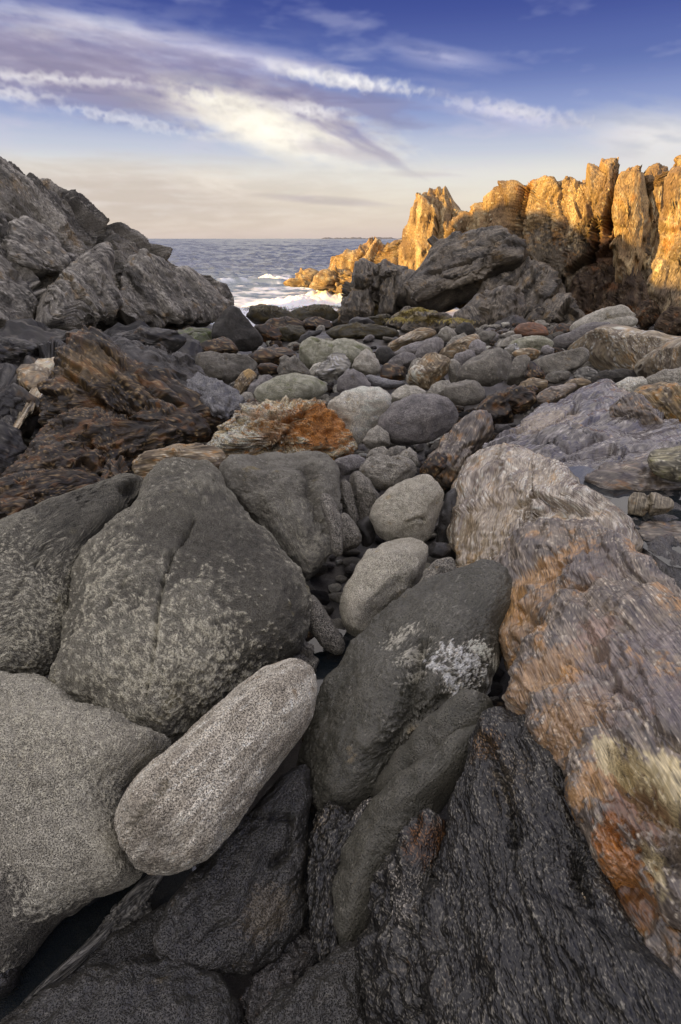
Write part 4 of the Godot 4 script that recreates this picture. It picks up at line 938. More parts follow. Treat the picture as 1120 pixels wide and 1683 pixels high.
	{"key":"rock_006","label":"small dark boulder wedged beside the upright brown block","cat":"rock","group":"dark rocks along the cliff foot","c":[4.996,0.373,-8.9],"n":[-0.47,0.281,0.837],"r":[0.212,0.196,0.191,0.195,0.21,0.195,0.187,0.19,0.202,0.214,0.213,0.222,0.243,0.228,0.224,0.229,0.245,0.212,0.196,0.19,0.194,0.189,0.183,0.185,0.198,0.224,0.275,0.244],"t":0.171,"b":0.171,"g":26,"m":"cliffbrown","e":2.6,"cuts":7,"lump":0.08,"ang":162.9,"st":0.03,"sf":5,"cell":[1,2,0.05],"seed":38},
	{"key":"rock_007","label":"brown weed covered rock at the foot of the dark cliff","cat":"rock","group":"weedy rocks at the water's edge","c":[-1.755,-0.261,-15.0],"n":[0.111,0.287,0.952],"r":[0.628,0.513,0.401,0.35,0.303,0.272,0.259,0.259,0.272,0.301,0.354,0.431,0.548,0.563,0.598,0.536,0.483,0.372,0.316,0.287,0.277,0.279,0.295,0.302,0.325,0.376,0.467,0.671],"t":0.311,"b":0.311,"g":28,"m":"weedrock","e":2.4,"cuts":3,"lump":0.09,"ang":8.8,"st":0.03,"sf":5,"disp":0.02,"seed":39},
	{"key":"rock_008","label":"long low rock topped with olive weed at the surf","cat":"rock","group":"weedy rocks at the water's edge","c":[-0.72,-0.285,-15.5],"n":[0.044,0.285,0.957],"r":[0.679,0.584,0.489,0.388,0.335,0.291,0.259,0.245,0.243,0.254,0.276,0.313,0.374,0.514,0.608,0.71,0.528,0.361,0.282,0.243,0.222,0.214,0.217,0.231,0.252,0.298,0.381,0.585],"t":0.287,"b":0.287,"g":27,"m":"weedrock","e":2.4,"cuts":3,"lump":0.09,"ang":9.3,"st":0.03,"sf":5,"disp":0.02,"seed":40},
	{"key":"rock_009","label":"grey brown crusted rock in front of the weedy surf rocks","cat":"rock","group":"weedy rocks at the water's edge","c":[-1.228,-0.211,-13.0],"n":[0.09,0.3,0.95],"r":[0.474,0.38,0.304,0.238,0.206,0.188,0.182,0.174,0.174,0.184,0.203,0.244,0.326,0.383,0.435,0.42,0.33,0.256,0.206,0.176,0.161,0.155,0.156,0.166,0.188,0.226,0.314,0.411],"t":0.202,"b":0.202,"g":22,"m":"brown","e":2.4,"cuts":3,"lump":0.09,"ang":8.9,"st":0.03,"sf":5,"disp":0.02,"seed":41},
	{"key":"rock_010","label":"tan crusted rock beside the grey brown crusted one","cat":"rock","group":"weedy rocks at the water's edge","c":[-0.558,-0.221,-13.2],"n":[0.04,0.299,0.953],"r":[0.367,0.328,0.25,0.215,0.194,0.183,0.165,0.159,0.16,0.171,0.191,0.233,0.296,0.344,0.352,0.318,0.298,0.239,0.196,0.175,0.163,0.161,0.162,0.167,0.181,0.21,0.261,0.385],"t":0.184,"b":0.184,"g":19,"m":"brown","e":2.4,"cuts":3,"lump":0.09,"ang":9.3,"st":0.03,"sf":5,"disp":0.02,"seed":42},
	{"key":"rock_011","label":"rounded brown boulder right of the black triangular boulder","cat":"rock","group":"weedy rocks at the water's edge","c":[-1.304,-0.028,-10.6],"n":[0.116,0.311,0.943],"r":[0.224,0.207,0.185,0.162,0.151,0.148,0.153,0.165,0.166,0.176,0.196,0.237,0.253,0.25,0.209,0.189,0.172,0.164,0.165,0.175,0.167,0.161,0.165,0.177,0.203,0.239,0.242,0.255],"t":0.154,"b":0.154,"g":19,"m":"brown","e":2.4,"cuts":3,"lump":0.09,"ang":8.7,"st":0.03,"sf":5,"disp":0.02,"seed":43},
	{"key":"rock_012","label":"green topped wedge of rock beside the rounded brown boulder","cat":"rock","group":"weedy rocks at the water's edge","c":[-0.931,-0.096,-11.0],"n":[0.08,0.313,0.946],"r":[0.275,0.286,0.275,0.233,0.186,0.164,0.152,0.149,0.152,0.157,0.171,0.198,0.256,0.28,0.298,0.278,0.231,0.207,0.196,0.186,0.169,0.163,0.164,0.174,0.196,0.238,0.241,0.252],"t":0.17,"b":0.17,"g":19,"m":"weedrock","e":2.4,"cuts":3,"lump":0.09,"ang":9.0,"st":0.03,"sf":5,"disp":0.02,"seed":44},
	{"key":"rock_013","label":"thin curved black rock leaning by the green wedge","cat":"rock","group":"weedy rocks at the water's edge","c":[-0.572,-0.124,-10.8],"n":[0.05,0.318,0.947],"r":[0.088,0.2,0.265,0.198,0.137,0.119,0.106,0.1,0.094,0.091,0.092,0.098,0.11,0.136,0.171,0.194,0.248,0.253,0.222,0.093,0.074,0.061,0.055,0.052,0.052,0.055,0.059,0.075],"t":0.093,"b":0.093,"g":19,"m":"wetblack","e":2.4,"cuts":3,"lump":0.09,"ang":9.2,"st":0.03,"sf":5,"disp":0.02,"seed":45},
	{"key":"rock_014","label":"big flat black rock with green edges before the crag","cat":"rock","group":"weedy rocks at the water's edge","c":[0.398,-0.134,-11.4],"n":[-0.033,0.312,0.95],"r":[0.737,0.469,0.324,0.242,0.198,0.177,0.167,0.165,0.172,0.189,0.223,0.271,0.357,0.522,0.674,0.553,0.334,0.235,0.188,0.163,0.152,0.148,0.151,0.164,0.185,0.225,0.308,0.539],"t":0.217,"b":0.217,"g":31,"m":"weedrock","e":2.4,"cuts":3,"lump":0.09,"ang":10.0,"st":0.03,"sf":5,"disp":0.02,"seed":46},
	{"key":"rock_015","label":"dark cap rock on top of the big flat black rock","cat":"rock","group":"weedy rocks at the water's edge","c":[0.423,-0.059,-12.2],"n":[-0.033,0.297,0.954],"r":[0.288,0.225,0.194,0.177,0.149,0.134,0.128,0.128,0.135,0.144,0.151,0.165,0.195,0.246,0.264,0.292,0.225,0.175,0.138,0.121,0.112,0.109,0.112,0.121,0.137,0.155,0.19,0.265],"t":0.137,"b":0.137,"g":16,"m":"wetblack","e":2.4,"cuts":3,"lump":0.09,"ang":9.9,"st":0.03,"sf":5,"disp":0.02,"seed":47},
	{"key":"rock_016","label":"green algae shelf under the dark cliff toe","cat":"rock","group":"weedy rocks at the water's edge","c":[-2.693,-0.094,-10.6],"n":[0.234,0.314,0.92],"r":[0.397,0.408,0.301,0.223,0.186,0.166,0.157,0.156,0.16,0.163,0.177,0.202,0.251,0.328,0.404,0.389,0.309,0.226,0.184,0.163,0.152,0.15,0.155,0.162,0.176,0.205,0.255,0.371],"t":0.183,"b":0.183,"g":24,"m":"green","e":2.4,"cuts":3,"lump":0.09,"ang":7.7,"st":0.03,"sf":5,"disp":0.02,"seed":48},
	{"key":"rock_017","label":"small mossy hump left of the black triangular boulder","cat":"rock","group":"weedy rocks at the water's edge","c":[-2.36,-0.018,-9.6],"n":[0.226,0.321,0.92],"r":[0.233,0.217,0.211,0.193,0.164,0.151,0.145,0.148,0.155,0.151,0.154,0.165,0.189,0.205,0.234,0.239,0.206,0.188,0.171,0.147,0.136,0.131,0.133,0.142,0.163,0.199,0.205,0.221],"t":0.144,"b":0.144,"g":19,"m":"green","e":2.4,"cuts":3,"lump":0.09,"ang":7.7,"st":0.03,"sf":5,"disp":0.02,"seed":49},
	{"key":"bedrock_shelf","label":"dark wet bedrock shelf with white quartz veins below the cliff","cat":"bedrock","node":1,"c":[-3.226,0.058,-6.0]},
	{"key":"shelf_slab","par":"bedrock_shelf","c":[-3.608,0.104,-7.718],"n":[0.075,0.995,0.072],"r":[1.845,1.783,1.695,1.631,1.586,1.408,1.272,1.17,1.133,1.141,1.161,1.193,1.24,1.303,1.376,1.396,1.431,1.481,1.551,1.549,1.546,1.558,1.566,1.497,1.447,1.414,1.395,1.39,1.398,1.42,1.457,1.511,1.585,1.611,1.434,1.303,1.205,1.131,1.075,1.025,0.936,0.869,0.818,0.78,0.752,0.755,0.778,0.811,0.855,0.914,0.991,1.146,1.398,1.579,1.647,1.74,1.851,1.802,1.771,1.759,1.749,1.747,1.761,1.793],"t":0.132,"b":0.132,"g":70,"m":"shelf","e":2.4,"lump":0.06,"ang":-58.0,"st":0.015,"sf":6,"cell":[2.2,1.6,0.1],"seed":51},
	{"key":"shelf_slab","par":"bedrock_shelf","c":[-3.161,0.12,-4.997],"n":[-0.0,0.981,0.193],"r":[0.475,0.464,0.457,0.454,0.456,0.463,0.474,0.491,0.514,0.546,0.598,0.67,0.769,0.913,1.131,1.49,1.566,1.658,1.652,1.611,1.509,1.418,1.28,1.103,0.977,0.885,0.816,0.732,0.656,0.599,0.556,0.524,0.5,0.482,0.47,0.463,0.46,0.462,0.469,0.48,0.497,0.52,0.551,0.592,0.646,0.719,0.819,0.916,0.944,0.985,1.039,1.111,1.206,1.196,0.993,0.838,0.709,0.62,0.557,0.536,0.522,0.513,0.51,0.493],"t":0.099,"b":0.099,"g":90,"m":"shelf","e":2.6,"lump":0.12,"lf":2.4,"ang":-29.8,"st":0.015,"sf":6,"cell":[3,1.6,0.06],"seed":52},
	{"key":"quartz_vein","par":"bedrock_shelf","label":"white quartz vein across the wet shelf","c":[-2.825,0.273,-5.295],"n":[-0.0,0.978,0.207],"r":[0.066,0.065,0.065,0.065,0.065,0.065,0.066,0.067,0.068,0.069,0.071,0.074,0.077,0.08,0.085,0.09,0.096,0.104,0.114,0.126,0.141,0.163,0.194,0.323,0.5,0.627,0.624,0.618,0.615,0.614,0.617,0.529,0.458,0.406,0.365,0.302,0.245,0.207,0.179,0.159,0.143,0.131,0.121,0.113,0.106,0.098,0.09,0.084,0.079,0.075,0.072,0.069,0.067,0.065,0.063,0.062,0.061,0.06,0.06,0.06,0.06,0.061,0.061,0.062,0.064,0.065,0.067,0.07,0.072,0.076,0.08,0.085,0.092,0.099,0.118,1.07,0.687,0.59,0.394,0.345,0.316,0.253,0.171,0.133,0.119,0.108,0.1,0.093,0.087,0.082,0.078,0.075,0.073,0.07,0.069,0.067],"t":0.031,"b":0.031,"g":41,"m":"quartz","e":2.6,"lump":0.16,"lf":3,"disp":0.02,"seed":53},
	{"key":"quartz_vein","par":"bedrock_shelf","label":"tan quartz lump","c":[-2.912,0.3,-5.422],"n":[-0.0,0.978,0.207],"r":[0.159,0.151,0.145,0.142,0.141,0.143,0.147,0.154,0.165,0.181,0.19,0.201,0.218,0.242,0.277,0.304,0.305,0.312,0.325,0.276,0.242,0.218,0.187,0.166,0.152,0.142,0.136,0.132,0.131,0.132,0.135,0.141,0.15,0.164,0.173,0.183,0.198,0.221,0.254,0.305,0.305,0.309,0.287,0.24,0.21,0.189,0.175,0.165],"t":0.077,"b":0.077,"g":18,"m":"tan","e":2.6,"lump":0.1,"ang":21.1,"st":0.04,"sf":8,"seed":54},
	{"key":"quartz_vein","par":"bedrock_shelf","c":[-2.566,0.034,-4.166],"n":[-0.0,0.978,0.207],"r":[0.047,0.047,0.047,0.048,0.052,0.059,0.07,0.092,0.085,0.077,0.073,0.072,0.062,0.053,0.049,0.046,0.046,0.047,0.051,0.057,0.056,0.057,0.061,0.068,0.079,0.101,0.078,0.062,0.054,0.049,0.046,0.046],"t":0.024,"b":0.024,"g":14,"m":"quartz","e":2.3,"lump":0.1,"seed":55},
	{"key":"shelf_block","par":"bedrock_shelf","c":[-2.501,0.083,-3.9],"n":[0.481,0.454,0.75],"r":[0.2,0.199,0.203,0.213,0.23,0.245,0.245,0.251,0.26,0.224,0.2,0.185,0.177,0.173,0.169,0.159,0.154,0.152,0.155,0.162,0.173,0.192,0.221,0.241,0.23,0.227,0.228,0.236,0.222,0.211,0.206,0.206,0.202,0.183,0.171,0.165,0.163,0.165,0.171,0.182],"t":0.098,"b":0.098,"g":40,"m":"shelf","e":2.6,"lump":0.1,"ang":-34.4,"st":0.03,"sf":6,"seed":56},
	{"key":"shelf_block","par":"bedrock_shelf","c":[-3.297,0.366,-6.3],"n":[0.438,0.327,0.837],"r":[0.175,0.175,0.178,0.163,0.138,0.122,0.112,0.106,0.103,0.101,0.096,0.094,0.094,0.097,0.102,0.111,0.125,0.146,0.151,0.16,0.176,0.198,0.173,0.157,0.147,0.126,0.11,0.1,0.094,0.09,0.089,0.091,0.094,0.099,0.103,0.111,0.123,0.142,0.174,0.18],"t":0.074,"b":0.074,"g":16,"m":"brown","e":2.6,"cuts":3,"lump":0.08,"st":0.04,"sf":6,"seed":57},
	{"key":"bedrock_outcrop","label":"brown folded bedrock outcrop with a pointed top beside the grey boulders","cat":"bedrock","node":1,"c":[-1.971,-0.127,-4.6]},
	{"key":"rock_peak","par":"bedrock_outcrop","c":[-1.963,0.242,-4.9],"n":[0.287,0.788,0.544],"r":[0.587,0.543,0.508,0.48,0.459,0.441,0.425,0.414,0.407,0.402,0.401,0.405,0.421,0.442,0.468,0.502,0.537,0.57,0.612,0.645,0.673,0.677,0.684,0.666,0.644,0.611,0.585,0.565,0.551,0.542,0.536,0.536,0.539,0.543,0.551,0.563,0.581,0.601,0.627,0.66,0.634,0.598,0.569,0.504,0.452,0.413,0.382,0.359,0.35,0.344,0.34,0.339,0.341,0.345,0.353,0.363,0.377,0.395,0.419,0.448,0.485,0.532,0.593,0.676,0.794,0.878,0.99,0.979,0.887,0.78,0.698,0.636],"t":0.287,"b":0.417,"g":109,"m":"brown","e":2.3,"lump":0.07,"lf":2,"ang":-57.0,"st":0.08,"sf":7.2,"cell":[3,2.4,0.05],"cracks":[[0.03,0.07,-0.374,0.181,-0.255,-0.036,-0.174,-0.194,-0.133,-0.219], [0.035,0.09,-0.036,0.366,0.111,0.126,0.197,-0.043,0.254,-0.223,0.423,-0.357]],"patch":[[-0.142,0.188,0.254,0.241,"ochre",0.22]],"seed":59},
	{"key":"rock_back","par":"bedrock_outcrop","c":[-1.644,0.267,-5.5],"n":[0.074,0.766,0.638],"r":[0.385,0.362,0.344,0.331,0.321,0.316,0.313,0.313,0.317,0.312,0.302,0.294,0.29,0.289,0.291,0.295,0.303,0.321,0.346,0.378,0.421,0.48,0.562,0.655,0.775,0.808,0.845,0.781,0.45,0.319,0.25,0.208,0.18,0.16,0.145,0.133,0.125,0.119,0.114,0.111,0.108,0.107,0.107,0.108,0.111,0.114,0.119,0.125,0.134,0.145,0.16,0.18,0.217,0.286,0.425,0.619,0.724,0.83,0.822,0.778,0.593,0.51,0.456,0.415],"t":0.143,"b":0.229,"g":72,"m":"wetgrey","e":2.4,"lump":0.09,"lf":2.2,"ang":-40.6,"st":0.08,"sf":8.0,"cell":[3,2.4,0.05],"seed":60},
	{"key":"rock_fold","par":"bedrock_outcrop","c":[-1.429,0.114,-4.5],"n":[0.214,0.707,0.674],"r":[0.314,0.277,0.235,0.207,0.189,0.176,0.169,0.166,0.165,0.167,0.173,0.182,0.195,0.214,0.211,0.211,0.215,0.222,0.234,0.253,0.267,0.282,0.305,0.337,0.316,0.294,0.28,0.251,0.212,0.186,0.168,0.156,0.148,0.143,0.141,0.141,0.143,0.149,0.157,0.17,0.188,0.214,0.255,0.284,0.303,0.332,0.364,0.334],"t":0.129,"b":0.172,"g":49,"m":"brown","e":2.3,"lump":0.1,"lf":2.2,"ang":-29.1,"st":0.08,"sf":8.0,"cell":[3,2.4,0.05],"seed":61},
	{"key":"rock_fold","par":"bedrock_outcrop","c":[-1.832,0.072,-4.25],"n":[0.244,0.788,0.565],"r":[0.56,0.472,0.394,0.294,0.244,0.241,0.239,0.24,0.243,0.246,0.248,0.252,0.258,0.268,0.281,0.299,0.322,0.323,0.327,0.335,0.346,0.362,0.38,0.392,0.409,0.432,0.457,0.463,0.474,0.49,0.507,0.518,0.535,0.501,0.435,0.387,0.349,0.321,0.299,0.283,0.271,0.264,0.261,0.261,0.263,0.268,0.276,0.287,0.302,0.312,0.305,0.302,0.301,0.303,0.307,0.309,0.314,0.323,0.335,0.367,0.421,0.492,0.558,0.611],"t":0.186,"b":0.271,"g":83,"m":"brown","e":2.3,"lump":0.08,"lf":2.2,"ang":14.1,"st":0.08,"sf":8.0,"cell":[3,2.4,0.05],"cracks":[[0.03,0.08,-0.138,-0.047,-0.107,-0.162,-0.057,-0.259]],"seed":62},
	{"key":"rock_fold","par":"bedrock_outcrop","c":[-2.036,0.01,-3.75],"n":[0.294,0.788,0.541],"r":[0.313,0.31,0.308,0.309,0.313,0.313,0.291,0.274,0.262,0.252,0.246,0.236,0.226,0.219,0.214,0.212,0.212,0.213,0.217,0.223,0.22,0.216,0.214,0.214,0.217,0.221,0.226,0.228,0.232,0.239,0.249,0.263,0.28,0.301,0.326,0.36,0.344,0.333,0.303,0.265,0.238,0.218,0.201,0.188,0.179,0.172,0.167,0.163,0.162,0.162,0.163,0.167,0.172,0.179,0.189,0.201,0.218,0.238,0.266,0.304,0.333,0.323,0.317,0.313],"t":0.131,"b":0.191,"g":61,"m":"brown","e":2.3,"lump":0.08,"lf":2.2,"ang":6.3,"st":0.08,"sf":9.600000000000001,"cell":[3,2.4,0.05],"seed":63},
	{"key":"rock_fold","par":"bedrock_outcrop","c":[-1.578,0.009,-3.7],"n":[0.301,0.643,0.705],"r":[0.111,0.114,0.116,0.113,0.113,0.116,0.121,0.119,0.117,0.117,0.12,0.124,0.114,0.108,0.105,0.104,0.107,0.103,0.101,0.102,0.106,0.113,0.124,0.141,0.128,0.117,0.111,0.107,0.107,0.109,0.105,0.102,0.103,0.106,0.112,0.121,0.128,0.118,0.113,0.11],"t":0.079,"b":0.09,"g":27,"m":"brown","e":2.3,"cuts":4,"lump":0.1,"lf":2.2,"ang":-72.3,"st":0.08,"sf":11.200000000000001,"cell":[3,2.4,0.05],"seed":64},
	{"key":"rock_fold","par":"bedrock_outcrop","c":[-1.966,0.01,-3.3],"n":[0.294,0.819,0.493],"r":[0.5,0.449,0.393,0.347,0.313,0.288,0.263,0.239,0.221,0.208,0.198,0.188,0.176,0.167,0.16,0.155,0.152,0.15,0.15,0.151,0.154,0.158,0.164,0.17,0.179,0.19,0.205,0.225,0.251,0.28,0.291,0.306,0.325,0.352,0.386,0.361,0.33,0.307,0.289,0.276,0.228,0.19,0.164,0.145,0.136,0.129,0.124,0.121,0.119,0.118,0.118,0.12,0.123,0.127,0.132,0.14,0.15,0.161,0.176,0.195,0.222,0.259,0.316,0.391],"t":0.102,"b":0.164,"g":75,"m":"brown","e":2.3,"lump":0.08,"lf":2.2,"ang":7.0,"st":0.08,"sf":9.600000000000001,"cell":[3,2.4,0.05],"seed":65},
	{"key":"rock_fold","par":"bedrock_outcrop","c":[-1.979,0.03,-2.95],"n":[0.358,0.766,0.534],"r":[0.156,0.177,0.158,0.146,0.126,0.113,0.105,0.1,0.098,0.092,0.086,0.083,0.082,0.083,0.086,0.091,0.096,0.096,0.098,0.103,0.112,0.125,0.146,0.18,0.15,0.12,0.103,0.091,0.084,0.08,0.073,0.069,0.067,0.067,0.068,0.072,0.077,0.086,0.099,0.12],"t":0.06,"b":0.08,"g":30,"m":"brown","e":2.3,"lump":0.08,"ang":-3.1,"st":0.08,"sf":11.200000000000001,"cell":[3,2.4,0.05],"seed":66},
	{"key":"wet_hollow_rock","label":"slick blue grey wet rock between the outcrop and rounded stones","cat":"rock","c":[-1.117,0.228,-5.0],"n":[0.122,0.829,0.546],"r":[0.21,0.188,0.174,0.163,0.156,0.153,0.151,0.152,0.155,0.161,0.171,0.186,0.206,0.225,0.263,0.304,0.303,0.304,0.308,0.297,0.286,0.274,0.24,0.218,0.2,0.188,0.179,0.173,0.17,0.171,0.174,0.18,0.188,0.192,0.198,0.209,0.224,0.244,0.244,0.248,0.256,0.271,0.278,0.284,0.293,0.301,0.272,0.241],"t":0.093,"b":0.093,"g":34,"m":"slick","e":2.3,"lump":0.14,"lf":2.6,"ang":-47.5,"st":0.04,"sf":4,"seed":67},
	{"key":"slab_boulder","label":"tan brown banded slab lying beside the left dome boulders","cat":"boulder","c":[-1.058,0.183,-3.5],"n":[0.251,0.497,0.831],"r":[0.31,0.296,0.26,0.224,0.2,0.177,0.152,0.137,0.126,0.119,0.113,0.11,0.11,0.111,0.112,0.115,0.119,0.127,0.138,0.152,0.176,0.211,0.244,0.274,0.291,0.286,0.291,0.256,0.192,0.145,0.128,0.112,0.104,0.098,0.094,0.091,0.091,0.092,0.095,0.102,0.11,0.123,0.141,0.169,0.204,0.234,0.278,0.294],"t":0.114,"b":0.114,"g":53,"m":"tan","e":2.6,"cuts":3,"lump":0.07,"ang":2.4,"st":0.06,"sf":6,"seed":68},
	{"key":"boulder","label":"large black triangular boulder leaning by the cliff toe","cat":"boulder","group":"rounded beach boulders between the cliffs","c":[-1.7,0.14,-9.6],"n":[0.166,0.308,0.937],"r":[0.343,0.298,0.274,0.268,0.278,0.303,0.352,0.391,0.39,0.376,0.357,0.347,0.355,0.374,0.387,0.41,0.351,0.321,0.309,0.298,0.297,0.313,0.325,0.351,0.402,0.435,0.457,0.417],"t":0.263,"b":0.263,"g":38,"m":"black","e":2.3,"cuts":4,"lump":0.05,"seed":69},
	{"key":"boulder_001","label":"angular brown rock in front of the black triangular boulder","cat":"boulder","group":"rounded beach boulders between the cliffs","c":[-1.756,0.089,-8.4],"n":[0.193,0.331,0.924],"r":[0.26,0.227,0.208,0.198,0.174,0.159,0.142,0.133,0.13,0.135,0.145,0.165,0.206,0.261,0.297,0.265,0.207,0.161,0.136,0.123,0.118,0.119,0.126,0.14,0.158,0.188,0.256,0.289],"t":0.136,"b":0.136,"g":22,"m":"brown","e":2.6,"cuts":6,"lump":0.05,"ang":-32.7,"st":0.04,"sf":5,"seed":70},
	{"key":"boulder_002","label":"long dark grey boulder lying below the angular brown rock","cat":"boulder","group":"rounded beach boulders between the cliffs","c":[-1.379,0.119,-6.9],"n":[0.183,0.36,0.915],"r":[0.384,0.349,0.276,0.202,0.168,0.149,0.143,0.147,0.158,0.182,0.225,0.275,0.357,0.367,0.328,0.294,0.263,0.247,0.217,0.201,0.195,0.195,0.191,0.196,0.213,0.242,0.296,0.354],"t":0.18,"b":0.18,"g":35,"m":"dgrey","e":2.3,"cuts":2,"lump":0.07,"seed":71},
	{"key":"boulder_003","label":"ridged tan grey rock behind the dark speckled split rock","cat":"boulder","group":"rounded beach boulders between the cliffs","c":[-0.909,0.046,-7.9],"n":[0.107,0.348,0.931],"r":[0.323,0.289,0.244,0.208,0.189,0.165,0.149,0.143,0.143,0.148,0.16,0.184,0.227,0.281,0.33,0.306,0.248,0.212,0.171,0.151,0.14,0.138,0.142,0.155,0.172,0.192,0.232,0.313],"t":0.151,"b":0.151,"g":25,"m":"brown","e":2.3,"cuts":2,"lump":0.05,"ang":13.5,"st":0.05,"sf":4,"seed":72},
	{"key":"boulder_004","label":"small brown lump tucked beside the long dark grey boulder","cat":"boulder","group":"rounded beach boulders between the cliffs","c":[-0.918,-0.001,-7.3],"n":[0.116,0.367,0.923],"r":[0.144,0.149,0.126,0.105,0.095,0.09,0.085,0.082,0.084,0.09,0.102,0.125,0.132,0.145,0.137,0.134,0.135,0.113,0.101,0.095,0.094,0.09,0.087,0.088,0.094,0.106,0.132,0.145],"t":0.083,"b":0.083,"g":14,"m":"brown","e":2.3,"cuts":2,"lump":0.05,"seed":73},
	{"key":"boulder_005","label":"dark speckled split rock behind the pale oval boulder","cat":"boulder","group":"rounded beach boulders between the cliffs","c":[-0.589,0.043,-7.1],"n":[0.077,0.367,0.927],"r":[0.188,0.168,0.16,0.158,0.155,0.157,0.165,0.149,0.135,0.182,0.199,0.199,0.184,0.181,0.183,0.193,0.199,0.181,0.173,0.152,0.142,0.139,0.143,0.153,0.166,0.189,0.236,0.218],"t":0.131,"b":0.131,"g":23,"m":"dgrey","e":2.3,"cuts":4,"lump":0.1,"tint":1.2,"seed":74},
	{"key":"boulder_006","label":"narrow tan rock with an orange top beside the grey cobble","cat":"boulder","group":"rounded beach boulders between the cliffs","c":[-1.033,0.123,-6.0],"n":[0.156,0.387,0.909],"r":[0.09,0.117,0.17,0.174,0.168,0.165,0.135,0.108,0.089,0.08,0.076,0.075,0.079,0.084,0.093,0.11,0.145,0.17,0.181,0.168,0.142,0.102,0.083,0.074,0.069,0.068,0.07,0.077],"t":0.082,"b":0.082,"g":22,"m":"tan","e":2.6,"cuts":5,"lump":0.05,"ang":46.7,"st":0.05,"sf":8,"patch":[[0.077,0.112,0.064,0.064,"ochre",0.6]],"seed":75},
	{"key":"boulder_007","label":"round grey cobble touching the pale oval boulder","cat":"boulder","group":"rounded beach boulders between the cliffs","c":[-0.813,0.142,-5.75],"n":[0.129,0.393,0.91],"r":[0.112,0.128,0.159,0.16,0.155,0.132,0.12,0.111,0.096,0.09,0.089,0.092,0.1,0.104,0.112,0.13,0.148,0.158,0.154,0.14,0.131,0.107,0.094,0.087,0.086,0.089,0.098,0.104],"t":0.087,"b":0.087,"g":20,"m":"purple","e":2.3,"cuts":2,"lump":0.05,"seed":76},
	{"key":"boulder_008","label":"small grey cobble below the round grey cobble","cat":"boulder","group":"rounded beach boulders between the cliffs","c":[-0.913,0.072,-5.5],"n":[0.149,0.413,0.899],"r":[0.08,0.074,0.073,0.075,0.082,0.082,0.079,0.081,0.087,0.089,0.08,0.075,0.075,0.079,0.077,0.074,0.075,0.08,0.089,0.082,0.079,0.081,0.087,0.082,0.077,0.076,0.079,0.088],"t":0.06,"b":0.06,"g":14,"m":"grey","e":2.3,"cuts":2,"lump":0.05,"seed":77},
	{"key":"boulder_009","label":"brownish pebble at the edge of the rust boulder","cat":"boulder","group":"rounded beach boulders between the cliffs","c":[-0.823,0.109,-5.2],"n":[0.142,0.42,0.897],"r":[0.069,0.063,0.06,0.061,0.064,0.065,0.06,0.058,0.058,0.063,0.061,0.059,0.059,0.063,0.068,0.065,0.065,0.068,0.065,0.059,0.058,0.059,0.064,0.059,0.057,0.058,0.061,0.069],"t":0.047,"b":0.047,"g":14,"m":"brown","e":2.3,"cuts":2,"lump":0.05,"seed":78},
	{"key":"boulder_010","label":"pale greenish oval boulder behind the rust boulder","cat":"boulder","group":"rounded beach boulders between the cliffs","c":[-0.492,0.149,-5.6],"n":[0.08,0.399,0.913],"r":[0.389,0.369,0.292,0.24,0.2,0.179,0.167,0.161,0.157,0.161,0.174,0.199,0.23,0.283,0.357,0.36,0.346,0.261,0.205,0.17,0.152,0.144,0.144,0.151,0.162,0.183,0.223,0.303],"t":0.166,"b":0.166,"g":40,"m":"palegreen","e":2.4,"cuts":2,"lump":0.03,"seed":79},
	{"key":"boulder_011","label":"large orange and white crusted boulder in the middle of the cove","cat":"boulder","group":"rounded beach boulders between the cliffs","c":[-0.443,0.138,-4.2],"n":[0.093,0.468,0.879],"r":[0.495,0.475,0.448,0.428,0.416,0.408,0.389,0.366,0.342,0.326,0.328,0.3,0.286,0.278,0.273,0.267,0.264,0.264,0.268,0.281,0.3,0.325,0.347,0.368,0.386,0.409,0.446,0.494,0.531,0.559,0.552,0.518,0.444,0.392,0.344,0.308,0.284,0.267,0.254,0.243,0.237,0.235,0.236,0.239,0.243,0.25,0.26,0.274,0.294,0.325,0.365,0.421,0.495,0.543,0.551,0.525],"t":0.266,"b":0.266,"g":92,"m":"rust","e":2.2,"cuts":5,"lump":0.11,"lf":2.6,"ang":18.2,"st":0.03,"sf":5,"cell":[6,1.6,0.03],"disp":0.022,"cracks":[[0.035,0.09,-0.105,0.107,-0.019,0.066,0.069,0.054,0.159,0.09], [0.02,0.05,0.019,-0.068,0.157,0.062,0.213,0.216]],"patch":[[-0.378,-0.068,0.207,0.121,"white",0.75], [-0.149,0.12,0.28,0.094,"white",0.5], [0.337,0.021,0.285,0.238,"rust",0.85], [0.023,0.019,0.282,0.189,"rust",0.35]],"seed":80},
	{"key":"boulder_012","label":"cream white boulder between the rust and dark oval boulders","cat":"boulder","group":"rounded beach boulders between the cliffs","c":[0.157,0.216,-4.55],"n":[-0.031,0.434,0.9],"r":[0.236,0.267,0.286,0.275,0.253,0.227,0.211,0.201,0.194,0.197,0.206,0.217,0.242,0.263,0.268,0.248,0.229,0.224,0.231,0.251,0.26,0.265,0.234,0.215,0.201,0.195,0.198,0.21],"t":0.176,"b":0.176,"g":49,"m":"pale","e":2.5,"cuts":2,"lump":0.05,"seed":81},
	{"key":"boulder_013","label":"large dark oval boulder tilted right of the cream boulder","cat":"boulder","group":"rounded beach boulders between the cliffs","c":[0.605,0.23,-4.3],"n":[-0.125,0.443,0.888],"r":[0.301,0.306,0.293,0.276,0.245,0.224,0.202,0.194,0.195,0.193,0.198,0.215,0.24,0.26,0.299,0.318,0.31,0.285,0.26,0.228,0.204,0.189,0.184,0.188,0.203,0.214,0.241,0.274],"t":0.181,"b":0.181,"g":50,"m":"purple","e":2.3,"cuts":2,"lump":0.03,"ang":32.9,"st":0.015,"sf":7,"seed":82},
